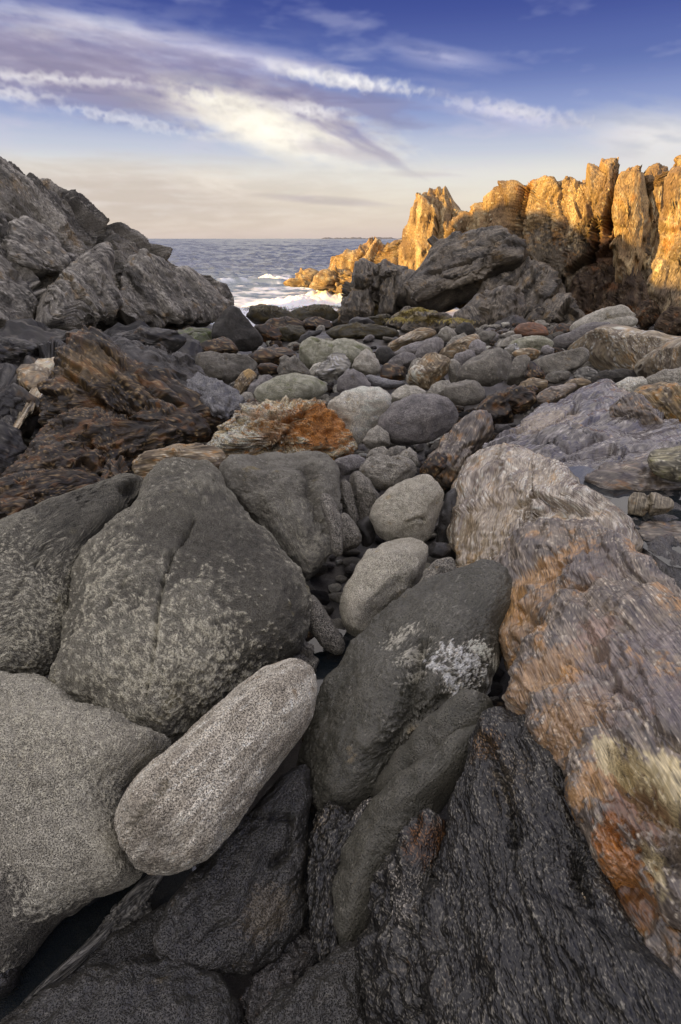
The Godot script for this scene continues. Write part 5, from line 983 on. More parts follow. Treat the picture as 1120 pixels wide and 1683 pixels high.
	{"key":"boulder_014","label":"small shadowed boulder under the dark oval boulder","cat":"boulder","group":"rounded beach boulders between the cliffs","c":[0.277,0.123,-4.15],"n":[-0.059,0.474,0.878],"r":[0.098,0.097,0.102,0.093,0.09,0.092,0.098,0.102,0.092,0.087,0.086,0.087,0.086,0.088,0.096,0.111,0.108,0.109,0.101,0.091,0.086,0.085,0.082,0.081,0.085,0.093,0.109,0.103],"t":0.071,"b":0.071,"g":20,"m":"grey","e":2.3,"cuts":2,"lump":0.05,"seed":83},
	{"key":"boulder_015","label":"round dark boulder resting behind the dark oval one","cat":"boulder","group":"rounded beach boulders between the cliffs","c":[1.187,0.172,-5.4],"n":[-0.197,0.399,0.896],"r":[0.192,0.183,0.165,0.158,0.147,0.135,0.131,0.134,0.132,0.133,0.142,0.16,0.17,0.194,0.195,0.195,0.174,0.164,0.149,0.135,0.129,0.131,0.128,0.131,0.141,0.162,0.176,0.196],"t":0.118,"b":0.118,"g":26,"m":"dgrey","e":2.3,"cuts":2,"lump":0.03,"tint":1.25,"seed":84},
	{"key":"boulder_016","label":"smooth grey boulder half hidden by the round dark one","cat":"boulder","group":"rounded beach boulders between the cliffs","c":[1.007,0.123,-5.65],"n":[-0.161,0.399,0.903],"r":[0.126,0.131,0.123,0.121,0.126,0.127,0.114,0.109,0.105,0.1,0.1,0.105,0.113,0.118,0.129,0.152,0.142,0.132,0.115,0.107,0.104,0.098,0.097,0.102,0.112,0.133,0.125,0.123],"t":0.089,"b":0.089,"g":19,"m":"grey","e":2.3,"cuts":2,"lump":0.05,"seed":85},
	{"key":"boulder_017","label":"pale flat boulder behind the cream and dark ovals","cat":"boulder","group":"rounded beach boulders between the cliffs","c":[0.619,0.193,-5.2],"n":[-0.108,0.407,0.907],"r":[0.163,0.168,0.142,0.128,0.115,0.103,0.097,0.096,0.1,0.1,0.102,0.108,0.123,0.14,0.158,0.171,0.157,0.135,0.115,0.106,0.099,0.09,0.087,0.088,0.094,0.106,0.13,0.156],"t":0.09,"b":0.09,"g":22,"m":"pale","e":2.3,"cuts":2,"lump":0.05,"tint":0.8,"seed":86},
	{"key":"boulder_018","label":"dark humped boulder behind the cream white boulder","cat":"boulder","group":"rounded beach boulders between the cliffs","c":[0.129,0.144,-5.9],"n":[-0.02,0.39,0.921],"r":[0.186,0.16,0.147,0.143,0.14,0.135,0.137,0.146,0.145,0.148,0.147,0.145,0.15,0.16,0.163,0.174,0.183,0.163,0.153,0.135,0.125,0.122,0.124,0.131,0.137,0.149,0.176,0.184],"t":0.114,"b":0.114,"g":23,"m":"purple","e":2.3,"cuts":2,"lump":0.05,"seed":87},
	{"key":"boulder_019","label":"rough white speckled boulder behind the dark humped one","cat":"boulder","group":"rounded beach boulders between the cliffs","c":[-0.075,0.158,-6.6],"n":[0.011,0.366,0.93],"r":[0.189,0.199,0.193,0.195,0.189,0.181,0.177,0.158,0.15,0.14,0.135,0.136,0.144,0.163,0.183,0.221,0.214,0.203,0.181,0.172,0.16,0.146,0.142,0.144,0.147,0.153,0.168,0.183],"t":0.128,"b":0.128,"g":25,"m":"whitespeck","e":2.3,"cuts":5,"lump":0.09,"disp":0.03,"seed":88},
	{"key":"boulder_020","label":"little pale stone left of the rough white boulder","cat":"boulder","group":"rounded beach boulders between the cliffs","c":[-0.29,0.083,-6.9],"n":[0.039,0.368,0.929],"r":[0.079,0.083,0.084,0.089,0.099,0.095,0.08,0.072,0.068,0.067,0.067,0.065,0.066,0.071,0.08,0.089,0.088,0.091,0.098,0.085,0.079,0.077,0.079,0.074,0.067,0.065,0.066,0.07],"t":0.059,"b":0.059,"g":14,"m":"pale","e":2.3,"cuts":2,"lump":0.05,"seed":89},
	{"key":"boulder_021","label":"speckled cone shaped boulder right of the white rough one","cat":"boulder","group":"rounded beach boulders between the cliffs","c":[0.309,0.164,-6.8],"n":[-0.042,0.36,0.932],"r":[0.158,0.145,0.141,0.142,0.152,0.161,0.173,0.178,0.167,0.156,0.147,0.145,0.151,0.153,0.163,0.181,0.166,0.162,0.165,0.158,0.148,0.146,0.151,0.156,0.16,0.171,0.183,0.169],"t":0.12,"b":0.12,"g":22,"m":"grey","e":2.3,"cuts":2,"lump":0.05,"disp":0.015,"tint":1.3,"seed":90},
	{"key":"boulder_022","label":"black rounded stone beside the cone shaped boulder","cat":"boulder","group":"rounded beach boulders between the cliffs","c":[0.573,0.151,-7.4],"n":[-0.072,0.347,0.935],"r":[0.138,0.124,0.113,0.109,0.109,0.116,0.114,0.111,0.114,0.123,0.134,0.131,0.133,0.139,0.123,0.116,0.114,0.119,0.118,0.117,0.121,0.123,0.115,0.113,0.116,0.126,0.142,0.137],"t":0.092,"b":0.092,"g":15,"m":"black","e":2.3,"cuts":2,"lump":0.05,"seed":91},
	{"key":"boulder_023","label":"broad pale green boulder in front of the black rocks","cat":"boulder","group":"rounded beach boulders between the cliffs","c":[-0.097,0.128,-7.6],"n":[0.012,0.346,0.938],"r":[0.522,0.459,0.364,0.297,0.249,0.22,0.208,0.205,0.213,0.233,0.274,0.353,0.416,0.447,0.458,0.444,0.407,0.344,0.293,0.248,0.227,0.218,0.221,0.234,0.265,0.309,0.37,0.462],"t":0.238,"b":0.238,"g":41,"m":"palegreen","e":2.6,"cuts":2,"lump":0.05,"cracks":[[0.02,0.04,-0.215,0.176,-0.183,0.06,-0.215,-0.052]],"seed":92},
	{"key":"boulder_024","label":"greenish lump against the broad pale green boulder","cat":"boulder","group":"rounded beach boulders between the cliffs","c":[0.081,0.216,-7.1],"n":[-0.011,0.346,0.938],"r":[0.194,0.174,0.155,0.137,0.129,0.127,0.13,0.134,0.146,0.167,0.171,0.184,0.185,0.186,0.183,0.162,0.153,0.151,0.157,0.162,0.144,0.136,0.135,0.141,0.156,0.175,0.185,0.204],"t":0.12,"b":0.12,"g":22,"m":"palegreen","e":2.3,"cuts":2,"lump":0.05,"tint":0.85,"seed":93},
	{"key":"boulder_025","label":"square cut dark brown block in the boulder field","cat":"boulder","group":"rounded beach boulders between the cliffs","c":[0.592,0.152,-6.4],"n":[-0.086,0.372,0.924],"r":[0.147,0.15,0.158,0.127,0.109,0.101,0.097,0.095,0.099,0.107,0.125,0.136,0.144,0.148,0.147,0.149,0.155,0.132,0.121,0.107,0.099,0.098,0.101,0.11,0.119,0.129,0.149,0.152],"t":0.097,"b":0.097,"g":17,"m":"brown","e":3.6,"cuts":5,"lump":0.05,"st":0.03,"sf":7,"seed":94},
	{"key":"boulder_026","label":"purple slab leaning behind the square cut block","cat":"boulder","group":"rounded beach boulders between the cliffs","c":[0.711,0.21,-6.7],"n":[-0.099,0.356,0.929],"r":[0.157,0.172,0.166,0.158,0.139,0.122,0.114,0.106,0.097,0.093,0.094,0.1,0.114,0.133,0.155,0.198,0.179,0.148,0.121,0.108,0.102,0.101,0.097,0.097,0.103,0.114,0.138,0.149],"t":0.097,"b":0.097,"g":19,"m":"purple","e":3,"cuts":4,"lump":0.05,"seed":95},
	{"key":"boulder_027","label":"low slick grey slab in front of the square cut block","cat":"boulder","group":"rounded beach boulders between the cliffs","c":[0.451,0.13,-6.0],"n":[-0.069,0.388,0.919],"r":[0.229,0.113,0.07,0.059,0.051,0.048,0.048,0.05,0.054,0.063,0.08,0.111,0.18,0.209,0.171,0.145,0.128,0.095,0.077,0.069,0.064,0.064,0.066,0.072,0.085,0.102,0.125,0.185],"t":0.071,"b":0.071,"g":19,"m":"slick","e":2.6,"cuts":2,"lump":0.05,"seed":96},
	{"key":"boulder_028","label":"white streaked tan rock standing among grey stones","cat":"boulder","group":"rounded beach boulders between the cliffs","c":[0.93,0.226,-6.1],"n":[-0.14,0.369,0.919],"r":[0.209,0.224,0.25,0.244,0.22,0.208,0.2,0.194,0.177,0.165,0.162,0.167,0.17,0.181,0.204,0.225,0.253,0.249,0.222,0.209,0.201,0.202,0.185,0.168,0.161,0.163,0.169,0.185],"t":0.15,"b":0.15,"g":32,"m":"tan","e":2.6,"cuts":5,"lump":0.05,"ang":58.1,"st":0.06,"sf":7,"patch":[[-0.149,-0.024,0.103,0.154,"white",0.8]],"seed":97},
	{"key":"boulder_029","label":"small grey stone behind the white streaked tan rock","cat":"boulder","group":"rounded beach boulders between the cliffs","c":[0.875,0.181,-6.6],"n":[-0.123,0.362,0.924],"r":[0.081,0.089,0.103,0.104,0.099,0.099,0.101,0.089,0.083,0.081,0.084,0.079,0.077,0.078,0.084,0.095,0.111,0.101,0.098,0.099,0.096,0.087,0.083,0.084,0.089,0.085,0.08,0.079],"t":0.068,"b":0.068,"g":14,"m":"grey","e":2.3,"cuts":2,"lump":0.05,"seed":98},
	{"key":"boulder_030","label":"grey stone between the tan rock and largest round boulder","cat":"boulder","group":"rounded beach boulders between the cliffs","c":[1.229,0.213,-6.2],"n":[-0.181,0.367,0.913],"r":[0.092,0.091,0.086,0.086,0.09,0.099,0.107,0.114,0.13,0.128,0.116,0.11,0.1,0.085,0.077,0.074,0.074,0.078,0.088,0.105,0.137,0.125,0.12,0.121,0.113,0.099,0.092,0.09],"t":0.075,"b":0.075,"g":16,"m":"grey","e":2.3,"cuts":2,"lump":0.05,"seed":99},
	{"key":"boulder_031","label":"large dark rounded boulder in the right boulder field","cat":"boulder","group":"rounded beach boulders between the cliffs","c":[1.498,0.302,-5.9],"n":[-0.23,0.361,0.904],"r":[0.248,0.253,0.257,0.252,0.243,0.228,0.204,0.193,0.182,0.175,0.175,0.185,0.2,0.219,0.257,0.285,0.298,0.251,0.222,0.203,0.189,0.185,0.19,0.191,0.193,0.206,0.23,0.233],"t":0.165,"b":0.165,"g":36,"m":"dgrey","e":2.3,"cuts":2,"lump":0.03,"tint":1.25,"seed":100},
	{"key":"boulder_032","label":"dark grey boulder tucked right of the largest round one","cat":"boulder","group":"rounded beach boulders between the cliffs","c":[1.926,0.213,-6.2],"n":[-0.276,0.362,0.89],"r":[0.108,0.118,0.131,0.145,0.172,0.174,0.177,0.163,0.155,0.14,0.123,0.116,0.113,0.106,0.105,0.109,0.119,0.14,0.179,0.183,0.18,0.177,0.147,0.13,0.122,0.112,0.105,0.104],"t":0.102,"b":0.102,"g":22,"m":"dgrey","e":2.3,"cuts":2,"lump":0.05,"tint":1.1,"seed":101},
	{"key":"boulder_033","label":"long blunt grey boulder pointing right","cat":"boulder","group":"rounded beach boulders between the cliffs","c":[2.284,0.343,-6.0],"n":[-0.334,0.346,0.877],"r":[0.235,0.273,0.283,0.251,0.174,0.134,0.115,0.104,0.101,0.103,0.109,0.124,0.151,0.208,0.288,0.303,0.256,0.216,0.181,0.156,0.138,0.13,0.129,0.135,0.137,0.145,0.164,0.198],"t":0.13,"b":0.13,"g":32,"m":"dgrey","e":2.8,"cuts":2,"lump":0.04,"tint":1.4,"seed":102},
	{"key":"boulder_034","label":"dark stone under the long blunt grey boulder","cat":"boulder","group":"rounded beach boulders between the cliffs","c":[2.128,0.277,-5.6],"n":[-0.33,0.367,0.87],"r":[0.11,0.113,0.12,0.101,0.081,0.072,0.067,0.066,0.063,0.062,0.064,0.069,0.08,0.101,0.108,0.121,0.118,0.095,0.083,0.077,0.075,0.067,0.062,0.061,0.063,0.068,0.078,0.099],"t":0.062,"b":0.062,"g":15,"m":"dgrey","e":2.3,"cuts":2,"lump":0.05,"seed":103},
	{"key":"boulder_035","label":"brown splintered slab left of the long blunt boulder","cat":"boulder","group":"rounded beach boulders between the cliffs","c":[1.975,0.268,-5.8],"n":[-0.3,0.364,0.882],"r":[0.115,0.093,0.082,0.076,0.075,0.077,0.082,0.093,0.116,0.129,0.124,0.113,0.101,0.096,0.096,0.1,0.11,0.103,0.095,0.093,0.095,0.095,0.093,0.097,0.106,0.124,0.122,0.122],"t":0.077,"b":0.077,"g":18,"m":"brown","e":3,"cuts":6,"lump":0.05,"ang":-35.4,"st":0.06,"sf":8,"seed":104},
	{"key":"boulder_036","label":"long pale topped rock slanting up toward the black crag","cat":"boulder","group":"rounded beach boulders between the cliffs","c":[1.06,0.144,-8.8],"n":[-0.113,0.321,0.94],"r":[0.231,0.376,0.343,0.265,0.212,0.154,0.125,0.109,0.102,0.1,0.104,0.112,0.126,0.154,0.208,0.333,0.383,0.297,0.157,0.119,0.097,0.086,0.08,0.079,0.083,0.09,0.107,0.132],"t":0.117,"b":0.117,"g":28,"m":"tan","e":2.6,"cuts":2,"lump":0.05,"ang":33.1,"st":0.04,"sf":6,"patch":[[-0.104,0.016,0.325,0.071,"white",0.5]],"seed":105},
	{"key":"boulder_037","label":"grey stone under the long pale topped rock","cat":"boulder","group":"rounded beach boulders between the cliffs","c":[0.977,0.14,-7.9],"n":[-0.116,0.337,0.934],"r":[0.177,0.227,0.242,0.21,0.148,0.12,0.104,0.092,0.087,0.087,0.09,0.099,0.117,0.152,0.188,0.258,0.233,0.192,0.144,0.119,0.106,0.1,0.099,0.103,0.113,0.131,0.137,0.151],"t":0.105,"b":0.105,"g":21,"m":"purple","e":2.3,"cuts":2,"lump":0.05,"tint":1.2,"seed":106},
	{"key":"boulder_038","label":"egg shaped grey stone in the boulder field","cat":"boulder","group":"rounded beach boulders between the cliffs","c":[1.153,0.228,-7.5],"n":[-0.143,0.334,0.932],"r":[0.176,0.184,0.191,0.176,0.17,0.159,0.139,0.13,0.128,0.125,0.119,0.12,0.127,0.143,0.161,0.182,0.216,0.193,0.18,0.147,0.13,0.122,0.121,0.12,0.118,0.123,0.134,0.157],"t":0.112,"b":0.112,"g":20,"m":"purple","e":2.3,"cuts":2,"lump":0.05,"tint":1.25,"seed":107},
	{"key":"boulder_039","label":"small grey cone stone below the cliff shadow","cat":"boulder","group":"rounded beach boulders between the cliffs","c":[1.627,0.179,-9.0],"n":[-0.169,0.313,0.935],"r":[0.15,0.129,0.117,0.112,0.113,0.113,0.114,0.121,0.128,0.122,0.122,0.128,0.129,0.13,0.137,0.141,0.127,0.12,0.12,0.122,0.112,0.108,0.11,0.119,0.135,0.132,0.131,0.136],"t":0.094,"b":0.094,"g":14,"m":"grey","e":2.3,"cuts":2,"lump":0.05,"seed":108},
	{"key":"boulder_040","label":"dark egg stone next to the small grey cone","cat":"boulder","group":"rounded beach boulders between the cliffs","c":[1.975,0.192,-9.4],"n":[-0.196,0.305,0.932],"r":[0.174,0.148,0.134,0.13,0.131,0.127,0.119,0.119,0.117,0.112,0.114,0.122,0.138,0.149,0.154,0.167,0.161,0.142,0.133,0.12,0.107,0.101,0.1,0.105,0.116,0.134,0.143,0.161],"t":0.099,"b":0.099,"g":14,"m":"black","e":2.3,"cuts":2,"lump":0.05,"tint":1.3,"seed":109},
	{"key":"boulder_041","label":"slanting tan laminated rock among cobbles","cat":"boulder","group":"rounded beach boulders between the cliffs","c":[1.519,0.263,-7.4],"n":[-0.19,0.331,0.925],"r":[0.161,0.207,0.28,0.283,0.231,0.159,0.126,0.108,0.099,0.095,0.095,0.101,0.112,0.135,0.178,0.239,0.288,0.242,0.21,0.174,0.155,0.147,0.128,0.117,0.112,0.113,0.121,0.136],"t":0.119,"b":0.119,"g":28,"m":"tan","e":2.8,"cuts":3,"lump":0.05,"ang":36.8,"st":0.06,"sf":8,"seed":110},
	{"key":"boulder_042","label":"grey cobble behind the slanting tan laminated rock","cat":"boulder","group":"rounded beach boulders between the cliffs","c":[1.578,0.239,-8.0],"n":[-0.183,0.322,0.929],"r":[0.085,0.108,0.165,0.159,0.147,0.105,0.086,0.075,0.07,0.069,0.071,0.075,0.077,0.082,0.094,0.116,0.154,0.151,0.152,0.119,0.095,0.083,0.077,0.069,0.065,0.064,0.067,0.073],"t":0.071,"b":0.071,"g":15,"m":"grey","e":2.3,"cuts":2,"lump":0.05,"seed":111},
	{"key":"boulder_043","label":"long brown grey cobble right of the tan laminated rock","cat":"boulder","group":"rounded beach boulders between the cliffs","c":[2.082,0.245,-8.4],"n":[-0.228,0.313,0.922],"r":[0.12,0.139,0.128,0.123,0.099,0.083,0.076,0.072,0.073,0.077,0.086,0.091,0.099,0.115,0.147,0.128,0.117,0.111,0.103,0.088,0.082,0.079,0.08,0.086,0.097,0.095,0.097,0.104],"t":0.075,"b":0.075,"g":14,"m":"dgrey","e":2.3,"cuts":2,"lump":0.05,"tint":1.2,"seed":112},
	{"key":"boulder_044","label":"small round pale purple cobble","cat":"boulder","group":"rounded beach boulders between the cliffs","c":[1.691,0.294,-7.2],"n":[-0.216,0.33,0.919],"r":[0.102,0.1,0.101,0.093,0.091,0.093,0.1,0.098,0.094,0.093,0.099,0.103,0.101,0.103,0.112,0.105,0.102,0.103,0.097,0.089,0.088,0.09,0.098,0.098,0.097,0.102,0.112,0.109],"t":0.075,"b":0.075,"g":14,"m":"purple","e":2.3,"cuts":2,"lump":0.05,"tint":1.5,"seed":113},
	{"key":"boulder_045","label":"tiny pinkish stone beside the pale purple cobble","cat":"boulder","group":"rounded beach boulders between the cliffs","c":[1.55,0.255,-7.3],"n":[-0.196,0.333,0.922],"r":[0.062,0.056,0.054,0.055,0.059,0.066,0.062,0.058,0.058,0.06,0.056,0.051,0.049,0.05,0.053,0.06,0.073,0.064,0.057,0.053,0.053,0.055,0.06,0.063,0.057,0.054,0.054,0.057],"t":0.044,"b":0.044,"g":14,"m":"tan","e":2.3,"cuts":2,"lump":0.05,"seed":114},
	{"key":"boulder_046","label":"smooth grey stone under the small round cobble","cat":"boulder","group":"rounded beach boulders between the cliffs","c":[1.404,0.266,-6.6],"n":[-0.195,0.348,0.917],"r":[0.132,0.133,0.139,0.143,0.127,0.121,0.119,0.103,0.095,0.093,0.095,0.102,0.108,0.112,0.121,0.14,0.147,0.138,0.136,0.122,0.108,0.102,0.101,0.098,0.095,0.097,0.103,0.118],"t":0.087,"b":0.087,"g":17,"m":"purple","e":2.3,"cuts":2,"lump":0.05,"tint":1.2,"seed":115},
	{"key":"boulder_047","label":"red brown ragged rock below the orange cliff","cat":"boulder","group":"rounded beach boulders between the cliffs","c":[2.836,0.269,-8.8],"n":[-0.292,0.302,0.907],"r":[0.243,0.215,0.181,0.151,0.129,0.118,0.114,0.116,0.125,0.134,0.142,0.158,0.19,0.218,0.245,0.225,0.205,0.166,0.133,0.117,0.108,0.107,0.11,0.12,0.135,0.152,0.184,0.25],"t":0.119,"b":0.119,"g":18,"m":"redbrown","e":2.3,"cuts":5,"lump":0.08,"ang":7.6,"st":0.04,"sf":5,"seed":116},
	{"key":"boulder_048","label":"large pale grey sloping slab under the orange cliff","cat":"boulder","group":"rounded beach boulders between the cliffs","c":[3.817,0.41,-8.6],"n":[-0.389,0.286,0.876],"r":[0.422,0.416,0.369,0.341,0.312,0.254,0.222,0.204,0.189,0.186,0.192,0.208,0.239,0.285,0.37,0.47,0.454,0.357,0.274,0.216,0.189,0.174,0.168,0.172,0.184,0.206,0.244,0.33],"t":0.201,"b":0.201,"g":38,"m":"pale","e":2.6,"cuts":2,"lump":0.04,"tint":0.8,"cracks":[[0.03,0.06,0.036,0.029,0.26,0.096,0.392,0.084]],"seed":117},
	{"key":"boulder_049","label":"dark smooth tongue of rock before the pale grey slab","cat":"boulder","group":"rounded beach boulders between the cliffs","c":[3.078,0.374,-7.6],"n":[-0.357,0.306,0.882],"r":[0.181,0.325,0.383,0.283,0.214,0.168,0.138,0.124,0.117,0.117,0.119,0.126,0.14,0.165,0.221,0.338,0.369,0.34,0.269,0.175,0.131,0.111,0.1,0.096,0.097,0.103,0.114,0.139],"t":0.13,"b":0.13,"g":34,"m":"purple","e":2.3,"cuts":2,"lump":0.05,"seed":118},
	{"key":"boulder_050","label":"flat yellowish grey stone in the right boulder field","cat":"boulder","group":"rounded beach boulders between the cliffs","c":[2.404,0.281,-7.4],"n":[-0.292,0.324,0.9],"r":[0.265,0.271,0.219,0.187,0.16,0.139,0.129,0.126,0.13,0.13,0.136,0.148,0.173,0.222,0.254,0.299,0.238,0.193,0.152,0.132,0.122,0.119,0.118,0.12,0.127,0.145,0.174,0.239],"t":0.129,"b":0.129,"g":24,"m":"palegreen","e":2.4,"cuts":2,"lump":0.05,"seed":119},
	{"key":"boulder_051","label":"grey flat stone behind the largest round boulder","cat":"boulder","group":"rounded beach boulders between the cliffs","c":[2.251,0.259,-7.8],"n":[-0.263,0.32,0.91],"r":[0.138,0.154,0.162,0.17,0.128,0.108,0.096,0.083,0.075,0.072,0.072,0.077,0.086,0.104,0.133,0.161,0.196,0.141,0.114,0.099,0.093,0.091,0.088,0.082,0.081,0.084,0.093,0.108],"t":0.081,"b":0.081,"g":15,"m":"grey","e":2.3,"cuts":2,"lump":0.05,"seed":120},
	{"key":"boulder_052","label":"white streaked small stone right of the largest round boulder","cat":"boulder","group":"rounded beach boulders between the cliffs","c":[2.064,0.284,-7.0],"n":[-0.267,0.333,0.904],"r":[0.091,0.089,0.085,0.085,0.089,0.099,0.091,0.088,0.089,0.095,0.089,0.087,0.089,0.097,0.094,0.086,0.083,0.084,0.089,0.093,0.088,0.088,0.092,0.102,0.096,0.087,0.084,0.085],"t":0.068,"b":0.068,"g":14,"m":"whitespeck","e":2.3,"cuts":4,"lump":0.05,"seed":121},
	{"key":"boulder_053","label":"low tan slab between the yellowish stone and the round one","cat":"boulder","group":"rounded beach boulders between the cliffs","c":[2.149,0.3,-6.7],"n":[-0.288,0.337,0.897],"r":[0.148,0.162,0.134,0.119,0.099,0.08,0.071,0.066,0.065,0.067,0.073,0.084,0.108,0.135,0.17,0.15,0.124,0.11,0.103,0.088,0.077,0.072,0.07,0.073,0.079,0.091,0.115,0.136],"t":0.077,"b":0.077,"g":16,"m":"tan","e":2.8,"cuts":3,"lump":0.05,"seed":122},
	{"key":"boulder_054","label":"small bluish cobble on the tan slab","cat":"boulder","group":"rounded beach boulders between the cliffs","c":[2.451,0.309,-6.9],"n":[-0.316,0.329,0.89],"r":[0.075,0.078,0.067,0.06,0.057,0.057,0.06,0.065,0.061,0.061,0.063,0.07,0.073,0.073,0.076,0.08,0.068,0.063,0.061,0.062,0.061,0.056,0.055,0.057,0.061,0.071,0.08,0.076],"t":0.05,"b":0.05,"g":14,"m":"purple","e":2.3,"cuts":2,"lump":0.05,"tint":1.3,"seed":123},
	{"key":"boulder_055","label":"pale flat stone behind the red brown ragged rock","cat":"boulder","group":"rounded beach boulders between the cliffs","c":[2.634,0.122,-9.2],"n":[-0.261,0.312,0.913],"r":[0.132,0.157,0.144,0.122,0.109,0.097,0.082,0.074,0.07,0.071,0.075,0.083,0.1,0.116,0.128,0.147,0.167,0.128,0.107,0.089,0.076,0.07,0.068,0.068,0.073,0.083,0.102,0.118],"t":0.075,"b":0.075,"g":14,"m":"pale","e":2.3,"cuts":2,"lump":0.05,"tint":0.8,"seed":124},
	{"key":"boulder_056","label":"mottled rock behind the dark tongue of rock","cat":"boulder","group":"rounded beach boulders between the cliffs","c":[3.33,0.259,-8.9],"n":[-0.334,0.3,0.894],"r":[0.189,0.183,0.183,0.18,0.141,0.122,0.111,0.106,0.1,0.099,0.103,0.112,0.132,0.154,0.168,0.192,0.188,0.175,0.155,0.126,0.111,0.104,0.103,0.103,0.103,0.109,0.121,0.146],"t":0.101,"b":0.101,"g":16,"m":"brown","e":2.3,"cuts":4,"lump":0.05,"seed":125},
	{"key":"boulder_057","label":"small tan broken rock near the dark folded rock","cat":"boulder","group":"rounded beach boulders between the cliffs","c":[1.793,0.26,-5.3],"n":[-0.296,0.383,0.875],"r":[0.134,0.137,0.134,0.101,0.086,0.078,0.075,0.075,0.073,0.072,0.075,0.08,0.093,0.115,0.124,0.139,0.131,0.115,0.102,0.083,0.074,0.068,0.067,0.07,0.072,0.077,0.087,0.108],"t":0.071,"b":0.071,"g":18,"m":"tan","e":2.8,"cuts":6,"lump":0.05,"seed":126},
	{"key":"boulder_058","label":"small dark lump in front of the tan broken rock","cat":"boulder","group":"rounded beach boulders between the cliffs","c":[1.719,0.257,-5.1],"n":[-0.294,0.391,0.872],"r":[0.058,0.064,0.064,0.059,0.058,0.06,0.062,0.057,0.055,0.056,0.06,0.058,0.055,0.054,0.055,0.06,0.07,0.064,0.061,0.061,0.061,0.056,0.054,0.055,0.059,0.058,0.056,0.055],"t":0.044,"b":0.044,"g":14,"m":"brown","e":2.3,"cuts":4,"lump":0.05,"seed":127},
	{"key":"boulder_059","label":"banded cream rock left of the sloping wet slab","cat":"boulder","group":"rounded beach boulders between the cliffs","c":[1.902,0.259,-5.0],"n":[-0.327,0.392,0.86],"r":[0.116,0.149,0.191,0.169,0.123,0.095,0.082,0.075,0.072,0.073,0.077,0.082,0.09,0.104,0.133,0.155,0.178,0.164,0.143,0.119,0.091,0.079,0.072,0.069,0.069,0.074,0.083,0.099],"t":0.079,"b":0.079,"g":25,"m":"gneiss","e":2.3,"cuts":2,"lump":0.05,"ang":24.4,"st":0.05,"sf":7,"seed":128},
	{"key":"boulder_060","label":"dark folded rock with a notch behind the wet ridge","cat":"boulder","group":"rounded beach boulders between the cliffs","c":[1.391,0.234,-4.7],"n":[-0.258,0.414,0.873],"r":[0.203,0.243,0.251,0.217,0.201,0.181,0.17,0.158,0.146,0.141,0.142,0.147,0.158,0.182,0.206,0.246,0.241,0.232,0.206,0.194,0.173,0.163,0.161,0.147,0.139,0.139,0.146,0.164],"t":0.136,"b":0.136,"g":38,"m":"brown","e":2.3,"cuts":4,"lump":0.1,"lf":2.2,"ang":46.6,"st":0.06,"sf":5,"tint":0.9,"cracks":[[0.03,0.08,0.044,0.012,0.093,-0.058,0.103,-0.112]],"seed":129},
	{"key":"boulder_061","label":"grey brown grained rock beneath the dark oval boulder","cat":"boulder","group":"rounded beach boulders between the cliffs","c":[0.858,0.114,-3.9],"n":[-0.188,0.487,0.853],"r":[0.162,0.185,0.228,0.285,0.324,0.323,0.292,0.226,0.187,0.162,0.151,0.147,0.148,0.156,0.174,0.209,0.273,0.297,0.299,0.296,0.294,0.26,0.228,0.184,0.161,0.15,0.147,0.151],"t":0.16,"b":0.16,"g":60,"m":"gneiss","e":2.5,"cuts":3,"lump":0.08,"lf":2.2,"ang":70.8,"st":0.06,"sf":6,"tint":0.85,"seed":130},
	{"key":"boulder_062","label":"black and white speckled small rock beside the striped slab","cat":"boulder","group":"rounded beach boulders between the cliffs","c":[2.406,0.297,-5.6],"n":[-0.368,0.361,0.857],"r":[0.117,0.112,0.105,0.088,0.08,0.076,0.076,0.08,0.078,0.078,0.082,0.091,0.1,0.101,0.108,0.121,0.113,0.093,0.083,0.077,0.076,0.079,0.075,0.074,0.076,0.082,0.093,0.117],"t":0.068,"b":0.068,"g":16,"m":"whitespeck","e":2.3,"cuts":4,"lump":0.05,"tint":0.6,"seed":131},
	{"key":"boulder_063","label":"dark fractured rock at the foot of the striped slab","cat":"boulder","group":"rounded beach boulders between the cliffs","c":[2.593,0.301,-5.5],"n":[-0.398,0.361,0.844],"r":[0.168,0.172,0.177,0.134,0.114,0.091,0.078,0.071,0.069,0.069,0.073,0.082,0.1,0.117,0.138,0.183,0.179,0.15,0.103,0.083,0.072,0.067,0.065,0.067,0.071,0.077,0.09,0.114],"t":0.077,"b":0.077,"g":21,"m":"black","e":2.3,"cuts":6,"lump":0.05,"tint":1.6,"seed":132},
	{"key":"boulder_064","label":"ochre pebble patch stone before the dark fractured rock","cat":"boulder","group":"rounded beach boulders between the cliffs","c":[2.227,0.266,-5.35],"n":[-0.356,0.375,0.856],"r":[0.111,0.124,0.105,0.084,0.075,0.07,0.061,0.055,0.053,0.053,0.057,0.064,0.079,0.095,0.111,0.133,0.104,0.089,0.081,0.067,0.058,0.053,0.051,0.052,0.056,0.064,0.08,0.102],"t":0.058,"b":0.058,"g":15,"m":"tan","e":2.6,"cuts":2,"lump":0.05,"seed":133},
	{"key":"boulder_065","label":"large tan and white striped slab on the right","cat":"boulder","group":"rounded beach boulders between the cliffs","c":[3.171,0.379,-6.066],"n":[-0.874,-0.351,0.336],"r":[0.801,0.755,0.654,0.573,0.529,0.46,0.388,0.341,0.311,0.289,0.274,0.263,0.256,0.252,0.251,0.253,0.258,0.267,0.28,0.298,0.323,0.356,0.409,0.487,0.597,0.687,0.773,0.888,1.029,1.178,1.066,0.908,0.776,0.633,0.516,0.439,0.387,0.347,0.316,0.295,0.28,0.269,0.262,0.259,0.259,0.262,0.269,0.279,0.293,0.314,0.344,0.383,0.446,0.537,0.692,0.794],"t":0.167,"b":0.238,"g":83,"m":"stripe","e":2.6,"cuts":2,"lump":0.05,"ang":-44.8,"st":0.03,"sf":9,"seed":134},
